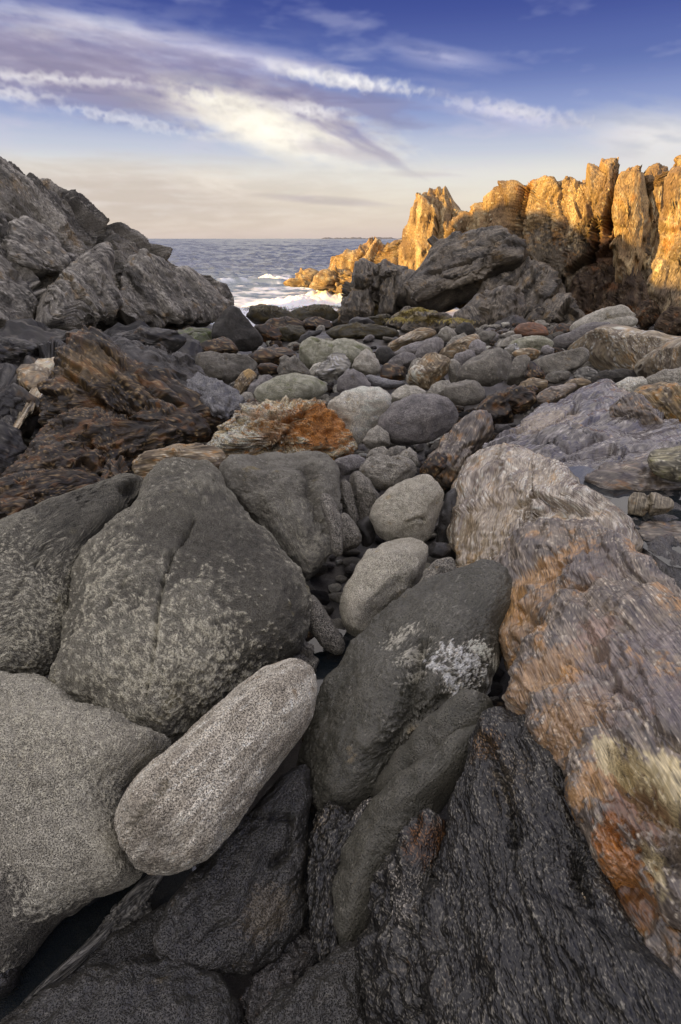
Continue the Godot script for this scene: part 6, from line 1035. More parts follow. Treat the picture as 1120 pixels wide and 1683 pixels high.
	{"key":"boulder_066","label":"grey striped slab overlapping the large tan striped slab","cat":"boulder","group":"rounded beach boulders between the cliffs","c":[3.035,0.488,-5.084],"n":[-0.661,-0.747,0.075],"r":[0.359,0.392,0.438,0.502,0.598,0.74,0.601,0.512,0.45,0.375,0.323,0.286,0.26,0.241,0.227,0.216,0.214,0.218,0.225,0.234,0.241,0.25,0.263,0.281,0.305,0.34,0.386,0.447,0.535,0.681,0.924,1.135,1.102,0.839,0.664,0.548,0.461,0.402,0.36,0.33,0.308,0.292,0.282,0.275,0.272,0.272,0.276,0.284,0.296,0.3,0.296,0.295,0.299,0.306,0.318,0.335],"t":0.164,"b":0.235,"g":62,"m":"stripe","e":2.6,"cuts":2,"lump":0.06,"ang":-57.9,"st":0.04,"sf":8,"tint":0.85,"seed":135},
	{"key":"boulder_067","label":"cream white rock tucked behind the ochre folded block","cat":"boulder","group":"rounded beach boulders between the cliffs","c":[2.167,0.492,-4.25],"n":[-0.421,0.373,0.826],"r":[0.099,0.123,0.12,0.12,0.116,0.095,0.085,0.081,0.08,0.076,0.075,0.077,0.084,0.099,0.103,0.11,0.124,0.125,0.113,0.107,0.092,0.082,0.077,0.075,0.079,0.078,0.08,0.086],"t":0.071,"b":0.071,"g":23,"m":"pale","e":2.4,"cuts":2,"lump":0.05,"seed":136},
	{"key":"boulder_068","label":"smooth grey boulder at the edge behind the ochre block","cat":"boulder","group":"rounded beach boulders between the cliffs","c":[2.502,0.517,-4.2],"n":[-0.477,0.364,0.8],"r":[0.212,0.203,0.193,0.158,0.142,0.134,0.133,0.134,0.13,0.132,0.142,0.16,0.177,0.211,0.242,0.267,0.189,0.154,0.135,0.126,0.12,0.115,0.115,0.121,0.136,0.161,0.214,0.225],"t":0.123,"b":0.123,"g":40,"m":"grey","e":2.5,"cuts":2,"lump":0.05,"seed":137},
	{"key":"boulder_069","label":"ochre folded block of gneiss at the picture's edge","cat":"boulder","group":"rounded beach boulders between the cliffs","c":[2.2,0.494,-3.75],"n":[-0.466,0.391,0.794],"r":[0.18,0.176,0.176,0.177,0.168,0.153,0.145,0.139,0.136,0.135,0.136,0.14,0.143,0.148,0.156,0.168,0.18,0.188,0.2,0.218,0.223,0.232,0.233,0.231,0.231,0.204,0.179,0.163,0.153,0.146,0.139,0.135,0.134,0.136,0.139,0.143,0.144,0.146,0.152,0.162,0.174,0.189,0.212,0.251,0.237,0.214,0.197,0.186],"t":0.132,"b":0.132,"g":50,"m":"ochregneiss","e":2.7,"cuts":3,"lump":0.08,"ang":-41.2,"st":0.08,"sf":5,"seed":138},
	{"key":"boulder_070","label":"banded grey block leaning on the ochre folded block","cat":"boulder","group":"rounded beach boulders between the cliffs","c":[1.848,0.507,-3.5],"n":[-0.426,0.408,0.807],"r":[0.138,0.116,0.106,0.102,0.103,0.104,0.112,0.127,0.127,0.126,0.131,0.139,0.154,0.165,0.164,0.153,0.141,0.121,0.111,0.1,0.096,0.097,0.103,0.112,0.123,0.145,0.188,0.178],"t":0.097,"b":0.097,"g":41,"m":"gneiss","e":2.7,"cuts":4,"lump":0.09,"ang":-53.9,"st":0.08,"sf":5,"tint":0.8,"seed":139},
	{"key":"boulder_071","label":"pale green striped boulder at the right edge by the pool","cat":"boulder","group":"rounded beach boulders between the cliffs","c":[1.631,0.53,-2.55],"n":[-0.477,0.466,0.745],"r":[0.122,0.118,0.122,0.129,0.105,0.093,0.088,0.086,0.086,0.088,0.093,0.105,0.125,0.141,0.143,0.139,0.126,0.12,0.105,0.093,0.088,0.087,0.085,0.087,0.094,0.108,0.137,0.131],"t":0.083,"b":0.083,"g":41,"m":"palestripe","e":2.8,"cuts":3,"lump":0.05,"ang":14.8,"st":0.06,"sf":9,"seed":140},
	{"key":"boulder_072","label":"small squared dark stone standing in the shallow pool","cat":"boulder","group":"rounded beach boulders between the cliffs","c":[1.348,0.455,-2.25],"n":[-0.437,0.526,0.73],"r":[0.09,0.092,0.09,0.075,0.064,0.059,0.056,0.053,0.052,0.054,0.058,0.068,0.082,0.085,0.085,0.084,0.086,0.093,0.076,0.064,0.059,0.055,0.052,0.051,0.054,0.059,0.07,0.081],"t":0.053,"b":0.053,"g":31,"m":"brownblock","e":3.2,"cuts":4,"lump":0.05,"ang":94.0,"st":0.03,"sf":7,"cracks":[[0.016,0.03,-0.026,0.053,-0.009,0.008,-0.002,-0.055]],"seed":141},
	{"key":"boulder_073","label":"broad wedge shaped dark boulder in the centre","cat":"boulder","group":"rounded beach boulders between the cliffs","c":[-0.283,0.219,-2.801],"n":[0.179,0.802,0.57],"r":[0.301,0.307,0.317,0.331,0.347,0.36,0.375,0.378,0.378,0.366,0.359,0.346,0.338,0.333,0.332,0.336,0.34,0.35,0.362,0.378,0.394,0.404,0.411,0.398,0.375,0.342,0.312,0.284,0.262,0.247,0.237,0.232,0.229,0.229,0.232,0.238,0.247,0.261,0.284,0.313,0.345,0.394,0.452,0.435,0.416,0.394,0.369,0.351,0.331,0.315,0.304,0.297,0.292,0.289,0.29,0.294],"t":0.171,"b":0.205,"g":101,"m":"dgreyn","e":2.4,"cuts":2,"lump":0.06,"lf":1.8,"cracks":[[0.05,0.05,0.13,0.199,0.11,-0.023,0.116,-0.195,0.159,-0.28]],"patch":[[0.028,-0.343,0.129,0.175,"barn",0.4], [-0.143,-0.109,0.229,0.147,"barn",0.25]],"seed":142},
	{"key":"boulder_074","label":"slender dark rock hugging the wedge boulder's side","cat":"boulder","group":"rounded beach boulders between the cliffs","c":[-0.036,0.264,-2.45],"n":[0.012,0.599,0.801],"r":[0.044,0.044,0.047,0.05,0.055,0.065,0.084,0.118,0.152,0.14,0.084,0.055,0.043,0.036,0.033,0.032,0.032,0.034,0.038,0.048,0.07,0.15,0.163,0.112,0.078,0.06,0.051,0.046],"t":0.046,"b":0.046,"g":31,"m":"dgrey","e":2.4,"cuts":2,"lump":0.05,"seed":143},
	{"key":"boulder_075","label":"small brown splinter stone stuck beside the wedge boulder","cat":"boulder","group":"rounded beach boulders between the cliffs","c":[-0.548,0.24,-2.62],"n":[0.167,0.577,0.8],"r":[0.021,0.019,0.018,0.019,0.02,0.023,0.027,0.033,0.047,0.058,0.057,0.044,0.031,0.025,0.022,0.02,0.02,0.02,0.022,0.023,0.027,0.032,0.042,0.064,0.057,0.045,0.03,0.024],"t":0.023,"b":0.023,"g":15,"m":"redbrown","e":3,"cuts":5,"lump":0.05,"seed":144},
	{"key":"boulder_076","label":"dark oval boulder with a hollow behind the two pale stones","cat":"boulder","group":"rounded beach boulders between the cliffs","c":[0.292,0.195,-3.3],"n":[-0.075,0.523,0.849],"r":[0.181,0.178,0.163,0.141,0.129,0.115,0.109,0.107,0.112,0.116,0.127,0.146,0.163,0.181,0.186,0.165,0.155,0.138,0.129,0.127,0.123,0.119,0.121,0.128,0.129,0.136,0.153,0.165],"t":0.106,"b":0.106,"g":36,"m":"grey","e":2.3,"cuts":2,"lump":0.03,"tint":0.85,"cracks":[[0.12,0.03,-0.058,0.043,-0.006,0.044]],"seed":145},
	{"key":"boulder_077","label":"round pale grey boulder above the pale oblong one","cat":"boulder","group":"rounded beach boulders between the cliffs","c":[0.366,0.184,-2.75],"n":[-0.108,0.579,0.808],"r":[0.172,0.183,0.2,0.211,0.219,0.221,0.2,0.178,0.165,0.157,0.156,0.164,0.169,0.186,0.199,0.21,0.208,0.211,0.2,0.196,0.185,0.184,0.189,0.183,0.186,0.174,0.168,0.169],"t":0.142,"b":0.142,"g":56,"m":"palegrey","e":2.5,"cuts":2,"lump":0.035,"cracks":[[0.02,0.03,-0.003,-0.087,0.057,-0.071,0.105,-0.083]],"patch":[[0.026,-0.055,0.128,0.132,"barn",0.4]],"seed":146},
	{"key":"boulder_078","label":"pale oblong boulder leaning in the centre gap","cat":"boulder","group":"rounded beach boulders between the cliffs","c":[0.197,0.079,-2.21],"n":[-0.073,0.937,0.343],"r":[0.139,0.154,0.18,0.224,0.295,0.32,0.3,0.256,0.205,0.171,0.152,0.138,0.131,0.131,0.137,0.15,0.176,0.219,0.259,0.287,0.285,0.243,0.198,0.168,0.149,0.136,0.129,0.131],"t":0.158,"b":0.158,"g":78,"m":"palegrey","e":2.4,"cuts":2,"lump":0.04,"ang":66.2,"patch":[[0.05,-0.163,0.134,0.196,"barn",0.7]],"seed":147},
	{"key":"boulder_079","label":"upright cracked dark stone left of the pale round boulder","cat":"boulder","group":"rounded beach boulders between the cliffs","c":[0.136,0.156,-3.0],"n":[-0.038,0.561,0.827],"r":[0.099,0.099,0.09,0.088,0.089,0.095,0.108,0.123,0.15,0.159,0.141,0.126,0.102,0.085,0.076,0.072,0.072,0.075,0.083,0.098,0.127,0.153,0.155,0.132,0.12,0.109,0.1,0.097],"t":0.08,"b":0.08,"g":33,"m":"dgrey","e":2.3,"cuts":4,"lump":0.08,"seed":148},
	{"key":"boulder_080","label":"thin knobbly dark stone beside the wedge boulder","cat":"boulder","group":"rounded beach boulders between the cliffs","c":[0.047,0.164,-2.9],"n":[-0.013,0.57,0.822],"r":[0.033,0.032,0.033,0.036,0.041,0.052,0.078,0.115,0.136,0.112,0.077,0.056,0.046,0.04,0.038,0.037,0.039,0.042,0.049,0.063,0.081,0.104,0.133,0.123,0.08,0.052,0.04,0.035],"t":0.043,"b":0.043,"g":25,"m":"dgrey","e":2.3,"cuts":2,"lump":0.12,"lf":3,"seed":149},
	{"key":"boulder_081","label":"smooth dark stone in the gap below the cracked dark stone","cat":"boulder","group":"rounded beach boulders between the cliffs","c":[0.042,0.127,-2.6],"n":[-0.013,0.613,0.79],"r":[0.062,0.057,0.056,0.057,0.061,0.069,0.078,0.095,0.113,0.104,0.088,0.07,0.061,0.056,0.055,0.056,0.06,0.069,0.072,0.079,0.094,0.094,0.09,0.092,0.089,0.081,0.077,0.071],"t":0.056,"b":0.056,"g":24,"m":"dgrey","e":2.3,"cuts":2,"lump":0.05,"seed":150},
	{"key":"boulder_082","label":"dark slab under the upright cracked stone","cat":"boulder","group":"rounded beach boulders between the cliffs","c":[0.146,0.036,-2.8],"n":[-0.041,0.61,0.792],"r":[0.055,0.059,0.066,0.076,0.075,0.077,0.084,0.086,0.077,0.072,0.071,0.075,0.07,0.061,0.057,0.056,0.058,0.063,0.067,0.076,0.091,0.09,0.082,0.078,0.073,0.062,0.057,0.055],"t":0.053,"b":0.053,"g":21,"m":"wetblack","e":2.3,"cuts":3,"lump":0.05,"seed":151},
	{"key":"boulder_083","label":"purple grey slab behind the dark hollow oval","cat":"boulder","group":"rounded beach boulders between the cliffs","c":[0.059,0.125,-3.6],"n":[-0.014,0.514,0.858],"r":[0.114,0.122,0.104,0.091,0.086,0.074,0.065,0.06,0.059,0.06,0.065,0.076,0.09,0.102,0.124,0.115,0.096,0.087,0.082,0.082,0.071,0.065,0.062,0.062,0.067,0.074,0.09,0.11],"t":0.064,"b":0.064,"g":22,"m":"purple","e":2.8,"cuts":3,"lump":0.05,"seed":152},
	{"key":"boulder_084","label":"small smooth cobble right behind the hollow oval boulder","cat":"boulder","group":"rounded beach boulders between the cliffs","c":[0.453,0.188,-3.55],"n":[-0.11,0.502,0.858],"r":[0.058,0.058,0.061,0.067,0.067,0.067,0.071,0.076,0.068,0.064,0.064,0.067,0.063,0.063,0.065,0.072,0.068,0.062,0.06,0.061,0.065,0.074,0.07,0.067,0.068,0.072,0.069,0.062],"t":0.05,"b":0.05,"g":16,"m":"grey","e":2.3,"cuts":2,"lump":0.05,"seed":153},
	{"key":"boulder_085","label":"row end cobble left of the small smooth cobble","cat":"boulder","group":"rounded beach boulders between the cliffs","c":[0.267,0.142,-3.75],"n":[-0.062,0.498,0.865],"r":[0.078,0.081,0.075,0.069,0.068,0.069,0.06,0.054,0.052,0.052,0.054,0.061,0.067,0.071,0.079,0.095,0.08,0.069,0.064,0.062,0.054,0.05,0.049,0.051,0.055,0.065,0.081,0.078],"t":0.049,"b":0.049,"g":16,"m":"grey","e":2.3,"cuts":2,"lump":0.05,"seed":154},
	{"key":"boulder_086","label":"tucked cobble between the row end cobble and smooth one","cat":"boulder","group":"rounded beach boulders between the cliffs","c":[0.374,0.152,-3.72],"n":[-0.087,0.497,0.863],"r":[0.06,0.063,0.064,0.06,0.06,0.062,0.065,0.058,0.056,0.056,0.059,0.056,0.055,0.055,0.059,0.067,0.067,0.062,0.061,0.062,0.063,0.056,0.053,0.052,0.055,0.061,0.063,0.06],"t":0.045,"b":0.045,"g":14,"m":"dgrey","e":2.3,"cuts":2,"lump":0.05,"seed":155},
	{"key":"boulder_087","label":"wedge of brown rock near the dark oval boulder's base","cat":"boulder","group":"rounded beach boulders between the cliffs","c":[0.587,0.212,-3.35],"n":[-0.148,0.511,0.847],"r":[0.078,0.08,0.087,0.101,0.092,0.088,0.089,0.081,0.067,0.061,0.059,0.059,0.063,0.067,0.072,0.084,0.098,0.094,0.094,0.088,0.08,0.077,0.076,0.067,0.062,0.061,0.063,0.069],"t":0.058,"b":0.058,"g":21,"m":"brown","e":2.8,"cuts":6,"lump":0.05,"ang":49.7,"st":0.03,"sf":8,"seed":156},
	{"key":"boulder_088","label":"grey stone wedged between the pale oblong and the bedrock","cat":"boulder","group":"rounded beach boulders between the cliffs","c":[0.423,0.182,-2.1],"n":[-0.148,0.664,0.733],"r":[0.067,0.073,0.084,0.091,0.098,0.099,0.082,0.074,0.069,0.06,0.057,0.056,0.058,0.063,0.066,0.073,0.088,0.106,0.093,0.086,0.084,0.073,0.065,0.061,0.06,0.063,0.066,0.065],"t":0.055,"b":0.055,"g":31,"m":"dgrey","e":2.3,"cuts":2,"lump":0.06,"tint":1.2,"seed":157},
	{"key":"boulder_089","label":"flat black stone in the dark gap behind the oblong","cat":"boulder","group":"rounded beach boulders between the cliffs","c":[0.496,0.086,-2.5],"n":[-0.151,0.63,0.762],"r":[0.061,0.061,0.057,0.056,0.05,0.043,0.04,0.039,0.04,0.043,0.049,0.05,0.051,0.056,0.064,0.058,0.055,0.055,0.052,0.045,0.041,0.04,0.041,0.045,0.049,0.048,0.049,0.053],"t":0.038,"b":0.038,"g":16,"m":"wetblack","e":2.6,"cuts":2,"lump":0.05,"seed":158},
	{"key":"boulder_090","label":"black rock between the round pale boulder and bedrock","cat":"boulder","group":"rounded beach boulders between the cliffs","c":[0.622,0.038,-2.85],"n":[-0.171,0.597,0.784],"r":[0.068,0.069,0.074,0.084,0.103,0.143,0.176,0.222,0.187,0.128,0.102,0.088,0.078,0.073,0.072,0.074,0.08,0.092,0.117,0.15,0.169,0.204,0.176,0.142,0.112,0.088,0.076,0.07],"t":0.081,"b":0.081,"g":37,"m":"wetblack","e":2.6,"cuts":2,"lump":0.08,"seed":159},
	{"key":"boulder_091","label":"dark oblong pebble dipping into the small pool","cat":"boulder","group":"rounded beach boulders between the cliffs","c":[-0.074,0.007,-1.98],"n":[0.026,0.731,0.682],"r":[0.055,0.05,0.049,0.05,0.053,0.06,0.075,0.097,0.136,0.145,0.133,0.107,0.082,0.07,0.064,0.061,0.061,0.06,0.06,0.065,0.075,0.092,0.111,0.135,0.139,0.116,0.08,0.064],"t":0.06,"b":0.06,"g":41,"m":"dgrey","e":2.4,"cuts":2,"lump":0.04,"seed":160},
	{"key":"boulder_092","label":"dark lumpy stone below the dome boulder's edge","cat":"boulder","group":"rounded beach boulders between the cliffs","c":[-0.186,-0.06,-1.86],"n":[0.064,0.764,0.642],"r":[0.086,0.081,0.079,0.075,0.075,0.079,0.089,0.09,0.088,0.09,0.095,0.093,0.094,0.1,0.09,0.085,0.084,0.079,0.074,0.073,0.077,0.085,0.087,0.089,0.096,0.099,0.098,0.098],"t":0.066,"b":0.066,"g":36,"m":"dgrey","e":2.3,"cuts":2,"lump":0.1,"cracks":[[0.02,0.04,-0.039,0.011,0.026,0.022,0.074,-0.008]],"seed":161},
	{"key":"boulder_093","label":"dark knuckle stone above the dark lumpy stone","cat":"boulder","group":"rounded beach boulders between the cliffs","c":[-0.208,0.012,-1.96],"n":[0.072,0.732,0.677],"r":[0.06,0.059,0.062,0.063,0.065,0.07,0.08,0.082,0.076,0.074,0.068,0.064,0.063,0.066,0.068,0.064,0.064,0.067,0.073,0.069,0.068,0.072,0.076,0.072,0.072,0.076,0.071,0.063],"t":0.052,"b":0.052,"g":27,"m":"dgrey","e":2.3,"cuts":2,"lump":0.1,"seed":162},
	{"key":"boulder_094","label":"dark speckled boulder at the left edge with a pale flank","cat":"boulder","group":"rounded beach boulders between the cliffs","c":[-1.301,0.24,-1.892],"n":[0.644,0.697,0.315],"r":[0.439,0.662,0.879,0.806,0.646,0.544,0.47,0.42,0.376,0.34,0.315,0.294,0.278,0.267,0.258,0.253,0.251,0.249,0.251,0.255,0.263,0.271,0.277,0.28,0.286,0.297,0.31,0.326,0.35,0.37,0.376,0.386,0.399,0.419,0.443,0.425,0.411,0.403,0.4,0.396,0.384,0.376,0.371,0.372,0.364,0.36,0.356,0.339,0.315,0.297,0.277,0.262,0.251,0.242,0.237,0.236,0.236,0.24,0.246,0.254,0.267,0.287,0.317,0.364],"t":0.198,"b":0.165,"g":193,"m":"lichen","e":2.5,"lump":0.05,"lf":1.5,"cracks":[[0.04,0.07,0.742,0.137,0.619,0.128,0.624,0.077], [0.015,0.02,0.103,0.052,0.037,-0.0], [0.015,0.02,-0.029,-0.019,-0.11,-0.065]],"patch":[[0.387,0.101,0.345,0.168,"darkg",0.7], [-0.062,-0.138,0.216,0.209,"barn",0.9], [-0.193,-0.199,0.129,0.144,"barn",0.8]],"seed":163},
	{"key":"boulder_095","label":"huge cracked grey dome boulder patched with pale lichen","cat":"boulder","group":"rounded beach boulders between the cliffs","c":[-0.666,0.129,-1.9],"n":[0.054,0.961,0.272],"r":[0.531,0.521,0.511,0.507,0.505,0.502,0.5,0.503,0.509,0.519,0.537,0.564,0.599,0.64,0.709,0.821,0.891,0.925,0.94,0.9,0.793,0.657,0.565,0.551,0.548,0.531,0.509,0.49,0.476,0.46,0.442,0.43,0.42,0.414,0.41,0.405,0.402,0.402,0.405,0.412,0.421,0.439,0.454,0.489,0.517,0.522,0.517,0.518,0.514,0.515,0.519,0.522,0.529,0.536,0.527,0.503,0.494,0.479,0.466,0.457,0.453,0.452,0.455,0.46,0.472,0.483,0.503,0.523,0.535,0.54,0.546,0.543],"t":0.294,"b":0.267,"g":263,"m":"lichen","e":2.6,"lump":0.05,"lf":1.5,"cracks":[[0.014,0.035,0.094,0.228,0.058,0.13,0.026,0.049,-0.008,-0.04,-0.017,-0.151,-0.022,-0.249,-0.026,-0.333], [0.012,0.02,-0.137,-0.045,-0.171,-0.093,-0.194,-0.155], [0.01,0.02,-0.026,-0.333,-0.049,-0.436,-0.063,-0.477]],"patch":[[0.127,0.261,0.379,0.331,"darkg",0.7], [0.343,-0.109,0.183,0.382,"darkg",0.75], [-0.223,-0.016,0.101,0.214,"barn",0.9], [-0.057,-0.385,0.27,0.243,"barn",0.9], [0.115,-0.369,0.183,0.192,"barn",0.8], [0.212,-0.367,0.091,0.107,"barn",0.4]],"seed":164},
	{"key":"boulder_096","label":"pale grey boulder filling the lower left corner","cat":"boulder","group":"rounded beach boulders between the cliffs","c":[-0.983,-0.065,-1.121],"n":[-0.159,0.883,0.441],"r":[0.429,0.411,0.367,0.353,0.341,0.348,0.361,0.421,0.489,0.472,0.433,0.417,0.4,0.39,0.384,0.381,0.383,0.39,0.4,0.415,0.434,0.451,0.472,0.494,0.503,0.512,0.532,0.552,0.565,0.547,0.536,0.517,0.444,0.395,0.358,0.329,0.308,0.292,0.28,0.272,0.266,0.263,0.263,0.265,0.269,0.278,0.289,0.304,0.32,0.351,0.385,0.403,0.4,0.398,0.383,0.363,0.346,0.326,0.313,0.316,0.327,0.342,0.367,0.407],"t":0.175,"b":0.195,"g":255,"m":"lichenpale","e":2.8,"lump":0.05,"lf":1.5,"patch":[[0.035,0.241,0.237,0.146,"barn",0.5], [0.259,0.173,0.158,0.108,"barn",0.35], [0.257,-0.202,0.239,0.102,"dark",0.8]],"seed":165},
	{"key":"boulder_097","label":"long sausage shaped pale boulder lying across the foreground","cat":"boulder","group":"rounded beach boulders between the cliffs","c":[-0.361,0.116,-1.157],"n":[0.258,0.921,0.293],"r":[0.364,0.404,0.43,0.442,0.425,0.385,0.338,0.282,0.243,0.21,0.185,0.17,0.158,0.149,0.141,0.136,0.132,0.13,0.13,0.13,0.132,0.135,0.139,0.146,0.154,0.165,0.181,0.199,0.22,0.245,0.268,0.283,0.287,0.294,0.294,0.297,0.289,0.283,0.271,0.258,0.248,0.23,0.218,0.196,0.179,0.168,0.158,0.151,0.145,0.141,0.138,0.137,0.137,0.139,0.141,0.146,0.151,0.159,0.171,0.186,0.207,0.24,0.278,0.323],"t":0.183,"b":0.172,"g":208,"m":"granite","e":2.35,"lump":0.035,"ang":10.2,"cracks":[[0.016,0.025,-0.171,-0.006,-0.211,-0.023,-0.246,-0.024,-0.272,-0.028], [0.012,0.015,-0.254,-0.032,-0.276,-0.038,-0.286,-0.046], [0.03,0.012,-0.258,-0.066,-0.242,-0.108]],"patch":[[-0.245,-0.098,0.076,0.071,"dark",0.35]],"seed":166},
	{"key":"bedrock_ridge","label":"folded striped bedrock ridge with orange stains filling the lower right","cat":"bedrock","node":1,"c":[0.7,0.0,-1.416]},
	{"key":"rock_hump","par":"bedrock_ridge","label":"glistening rear hump with sky glare put into its pale tone","c":[0.913,0.284,-2.472],"n":[-0.676,0.73,0.102],"r":[0.342,0.393,0.525,0.615,0.614,0.554,0.487,0.438,0.392,0.354,0.325,0.303,0.287,0.28,0.277,0.276,0.278,0.282,0.29,0.297,0.306,0.319,0.336,0.358,0.388,0.423,0.464,0.519,0.596,0.664,0.741,0.773,0.778,0.759,0.724,0.675,0.623,0.579,0.546,0.513,0.488,0.47,0.458,0.448,0.437,0.431,0.429,0.431,0.437,0.427,0.403,0.384,0.365,0.348,0.335,0.326,0.317,0.299,0.285,0.275,0.27,0.281,0.296,0.316],"t":0.123,"b":0.205,"g":137,"m":"glaregneiss","e":2.5,"lump":0.05,"lf":2,"ang":140.3,"st":0.0035,"sf":14,"cell":[4,3.5,0.012],"cracks":[[0.03,0.05,0.009,-0.012,0.07,0.079,0.242,0.126,0.332,0.16], [0.02,0.03,0.184,0.008,0.217,0.094,0.308,0.1]],"patch":[[-0.06,-0.15,0.203,0.329,"tanp",0.5]],"seed":168},
	{"key":"rock_hump","par":"bedrock_ridge","c":[0.839,0.389,-1.641],"n":[-0.674,0.736,0.063],"r":[0.268,0.289,0.326,0.378,0.385,0.365,0.35,0.34,0.314,0.288,0.269,0.255,0.245,0.239,0.235,0.233,0.234,0.236,0.238,0.242,0.249,0.259,0.272,0.283,0.293,0.308,0.327,0.348,0.368,0.394,0.426,0.45,0.483,0.483,0.483,0.47,0.455,0.443,0.426,0.413,0.405,0.402,0.399,0.383,0.372,0.365,0.361,0.357,0.356,0.359,0.364,0.366,0.353,0.344,0.339,0.307,0.277,0.254,0.24,0.238,0.239,0.242,0.248,0.257],"t":0.136,"b":0.161,"g":151,"m":"gneiss","e":2.8,"lump":0.06,"lf":2,"ang":-20.4,"st":0.0035,"sf":14,"cell":[4,3.5,0.012],"cracks":[[0.012,0.02,-0.232,-0.057,-0.158,0.015,-0.048,-0.002,0.052,-0.031], [0.01,0.015,-0.128,-0.067,-0.015,0.043], [0.014,0.02,0.081,-0.036,0.092,0.006,0.145,0.066], [0.008,0.012,-0.104,0.135,0.015,0.086,0.124,0.068], [0.008,0.012,-0.046,-0.068,0.015,0.002,0.087,0.033], [0.008,0.012,-0.013,0.191,0.121,0.16,0.216,0.159]],"patch":[[0.007,0.078,0.14,0.107,"mauve",0.6], [-0.077,-0.127,0.062,0.282,"orange",0.6], [0.037,-0.219,0.079,0.226,"orange",0.4]],"seed":169},
	{"key":"rock_hump","par":"bedrock_ridge","c":[0.709,0.447,-0.994],"n":[-0.417,0.909,0.014],"r":[0.418,0.41,0.395,0.366,0.343,0.325,0.311,0.301,0.293,0.288,0.285,0.284,0.286,0.29,0.29,0.29,0.292,0.296,0.303,0.312,0.324,0.341,0.362,0.369,0.377,0.389,0.404,0.424,0.445,0.471,0.494,0.521,0.533,0.548,0.529,0.515,0.485,0.46,0.427,0.4,0.379,0.364,0.353,0.345,0.338,0.33,0.325,0.322,0.296,0.268,0.246,0.233,0.224,0.217,0.213,0.21,0.208,0.212,0.219,0.228,0.24,0.255,0.275,0.301,0.336,0.359,0.368,0.381,0.401,0.427,0.444,0.429],"t":0.107,"b":0.168,"g":275,"m":"gneiss","e":3,"lump":0.06,"lf":2,"ang":-1.0,"st":0.0035,"sf":12,"cell":[4,3.5,0.012],"cracks":[[0.012,0.02,-0.045,-0.013,0.001,0.0,0.073,-0.002,0.163,0.026], [0.03,0.06,0.135,-0.084,0.173,-0.096,0.22,-0.08,0.249,-0.072,0.284,-0.039], [0.03,0.05,0.253,-0.174,0.288,-0.143,0.331,-0.114,0.336,-0.077], [0.014,0.02,-0.298,0.02,-0.217,0.011,-0.15,-0.003], [0.008,0.012,-0.31,0.094,-0.211,0.113,-0.101,0.089], [0.01,0.014,-0.173,-0.083,-0.095,-0.028,-0.078,0.047], [0.008,0.012,-0.027,-0.096,0.033,-0.051,0.049,0.024], [0.01,0.016,-0.072,0.059,0.037,0.038,0.137,-0.003]],"patch":[[-0.174,-0.124,0.066,0.182,"orange",0.4], [-0.0,-0.116,0.071,0.149,"orange",0.4], [0.152,-0.142,0.051,0.091,"orange",0.6], [0.111,-0.102,0.044,0.036,"yellow",0.9], [0.21,-0.038,0.068,0.066,"yellow",0.95], [0.151,-0.082,0.032,0.04,"yellow",0.85], [0.326,-0.124,0.042,0.019,"yellow",0.6], [0.233,-0.112,0.058,0.049,"rustd",0.7], [0.306,-0.182,0.066,0.047,"rust",0.6], [0.261,-0.179,0.035,0.038,"rust",0.6], [-0.138,0.108,0.086,0.158,"mauve",0.7], [0.029,0.062,0.089,0.148,"mauve",0.75], [-0.068,-0.017,0.058,0.123,"mauve",0.5], [-0.228,0.015,0.026,0.054,"pink",0.7], [-0.275,0.053,0.033,0.062,"pink",0.6]],"seed":170},
	{"key":"rock_apron","par":"bedrock_ridge","label":"dark speckled front apron","c":[0.407,0.252,-0.72],"n":[-0.588,0.806,0.071],"r":[0.302,0.313,0.328,0.347,0.37,0.352,0.338,0.309,0.243,0.215,0.195,0.183,0.175,0.168,0.164,0.162,0.163,0.168,0.174,0.183,0.195,0.211,0.233,0.264,0.296,0.335,0.374,0.411,0.437,0.458,0.461,0.439,0.393,0.353,0.32,0.295,0.276,0.262,0.252,0.241,0.233,0.227,0.224,0.223,0.224,0.227,0.229,0.234,0.241,0.251,0.264,0.282,0.305,0.336,0.376,0.35,0.329,0.314,0.303,0.296,0.291,0.29,0.291,0.295],"t":0.095,"b":0.135,"g":278,"m":"speck","e":2.8,"lump":0.05,"lf":1.8,"ang":-4.9,"st":0.03,"sf":6,"cracks":[[0.02,0.03,-0.336,0.062,-0.248,0.058,-0.176,0.062,-0.073,0.032], [0.02,0.035,-0.006,0.143,0.038,0.118,0.082,0.114]],"patch":[[-0.2,0.08,0.079,0.056,"tanp",0.5], [-0.336,0.062,0.043,0.046,"orange",0.6]],"seed":171},
	{"key":"rock_corner","par":"bedrock_ridge","c":[0.601,0.376,-0.557],"n":[-0.653,0.756,-0.038],"r":[0.127,0.137,0.142,0.127,0.117,0.11,0.106,0.103,0.102,0.104,0.107,0.106,0.099,0.095,0.093,0.092,0.093,0.096,0.1,0.105,0.109,0.114,0.122,0.134,0.15,0.164,0.183,0.196,0.2,0.169,0.148,0.134,0.118,0.104,0.093,0.086,0.082,0.079,0.079,0.08,0.082,0.086,0.092,0.101,0.112,0.112,0.115,0.119],"t":0.034,"b":0.056,"g":107,"m":"gneiss","e":2.6,"lump":0.08,"lf":2.2,"ang":20.8,"st":0.005,"sf":12,"tint":0.6,"patch":[[-0.102,-0.04,0.058,0.044,"rust",0.6]],"seed":172},
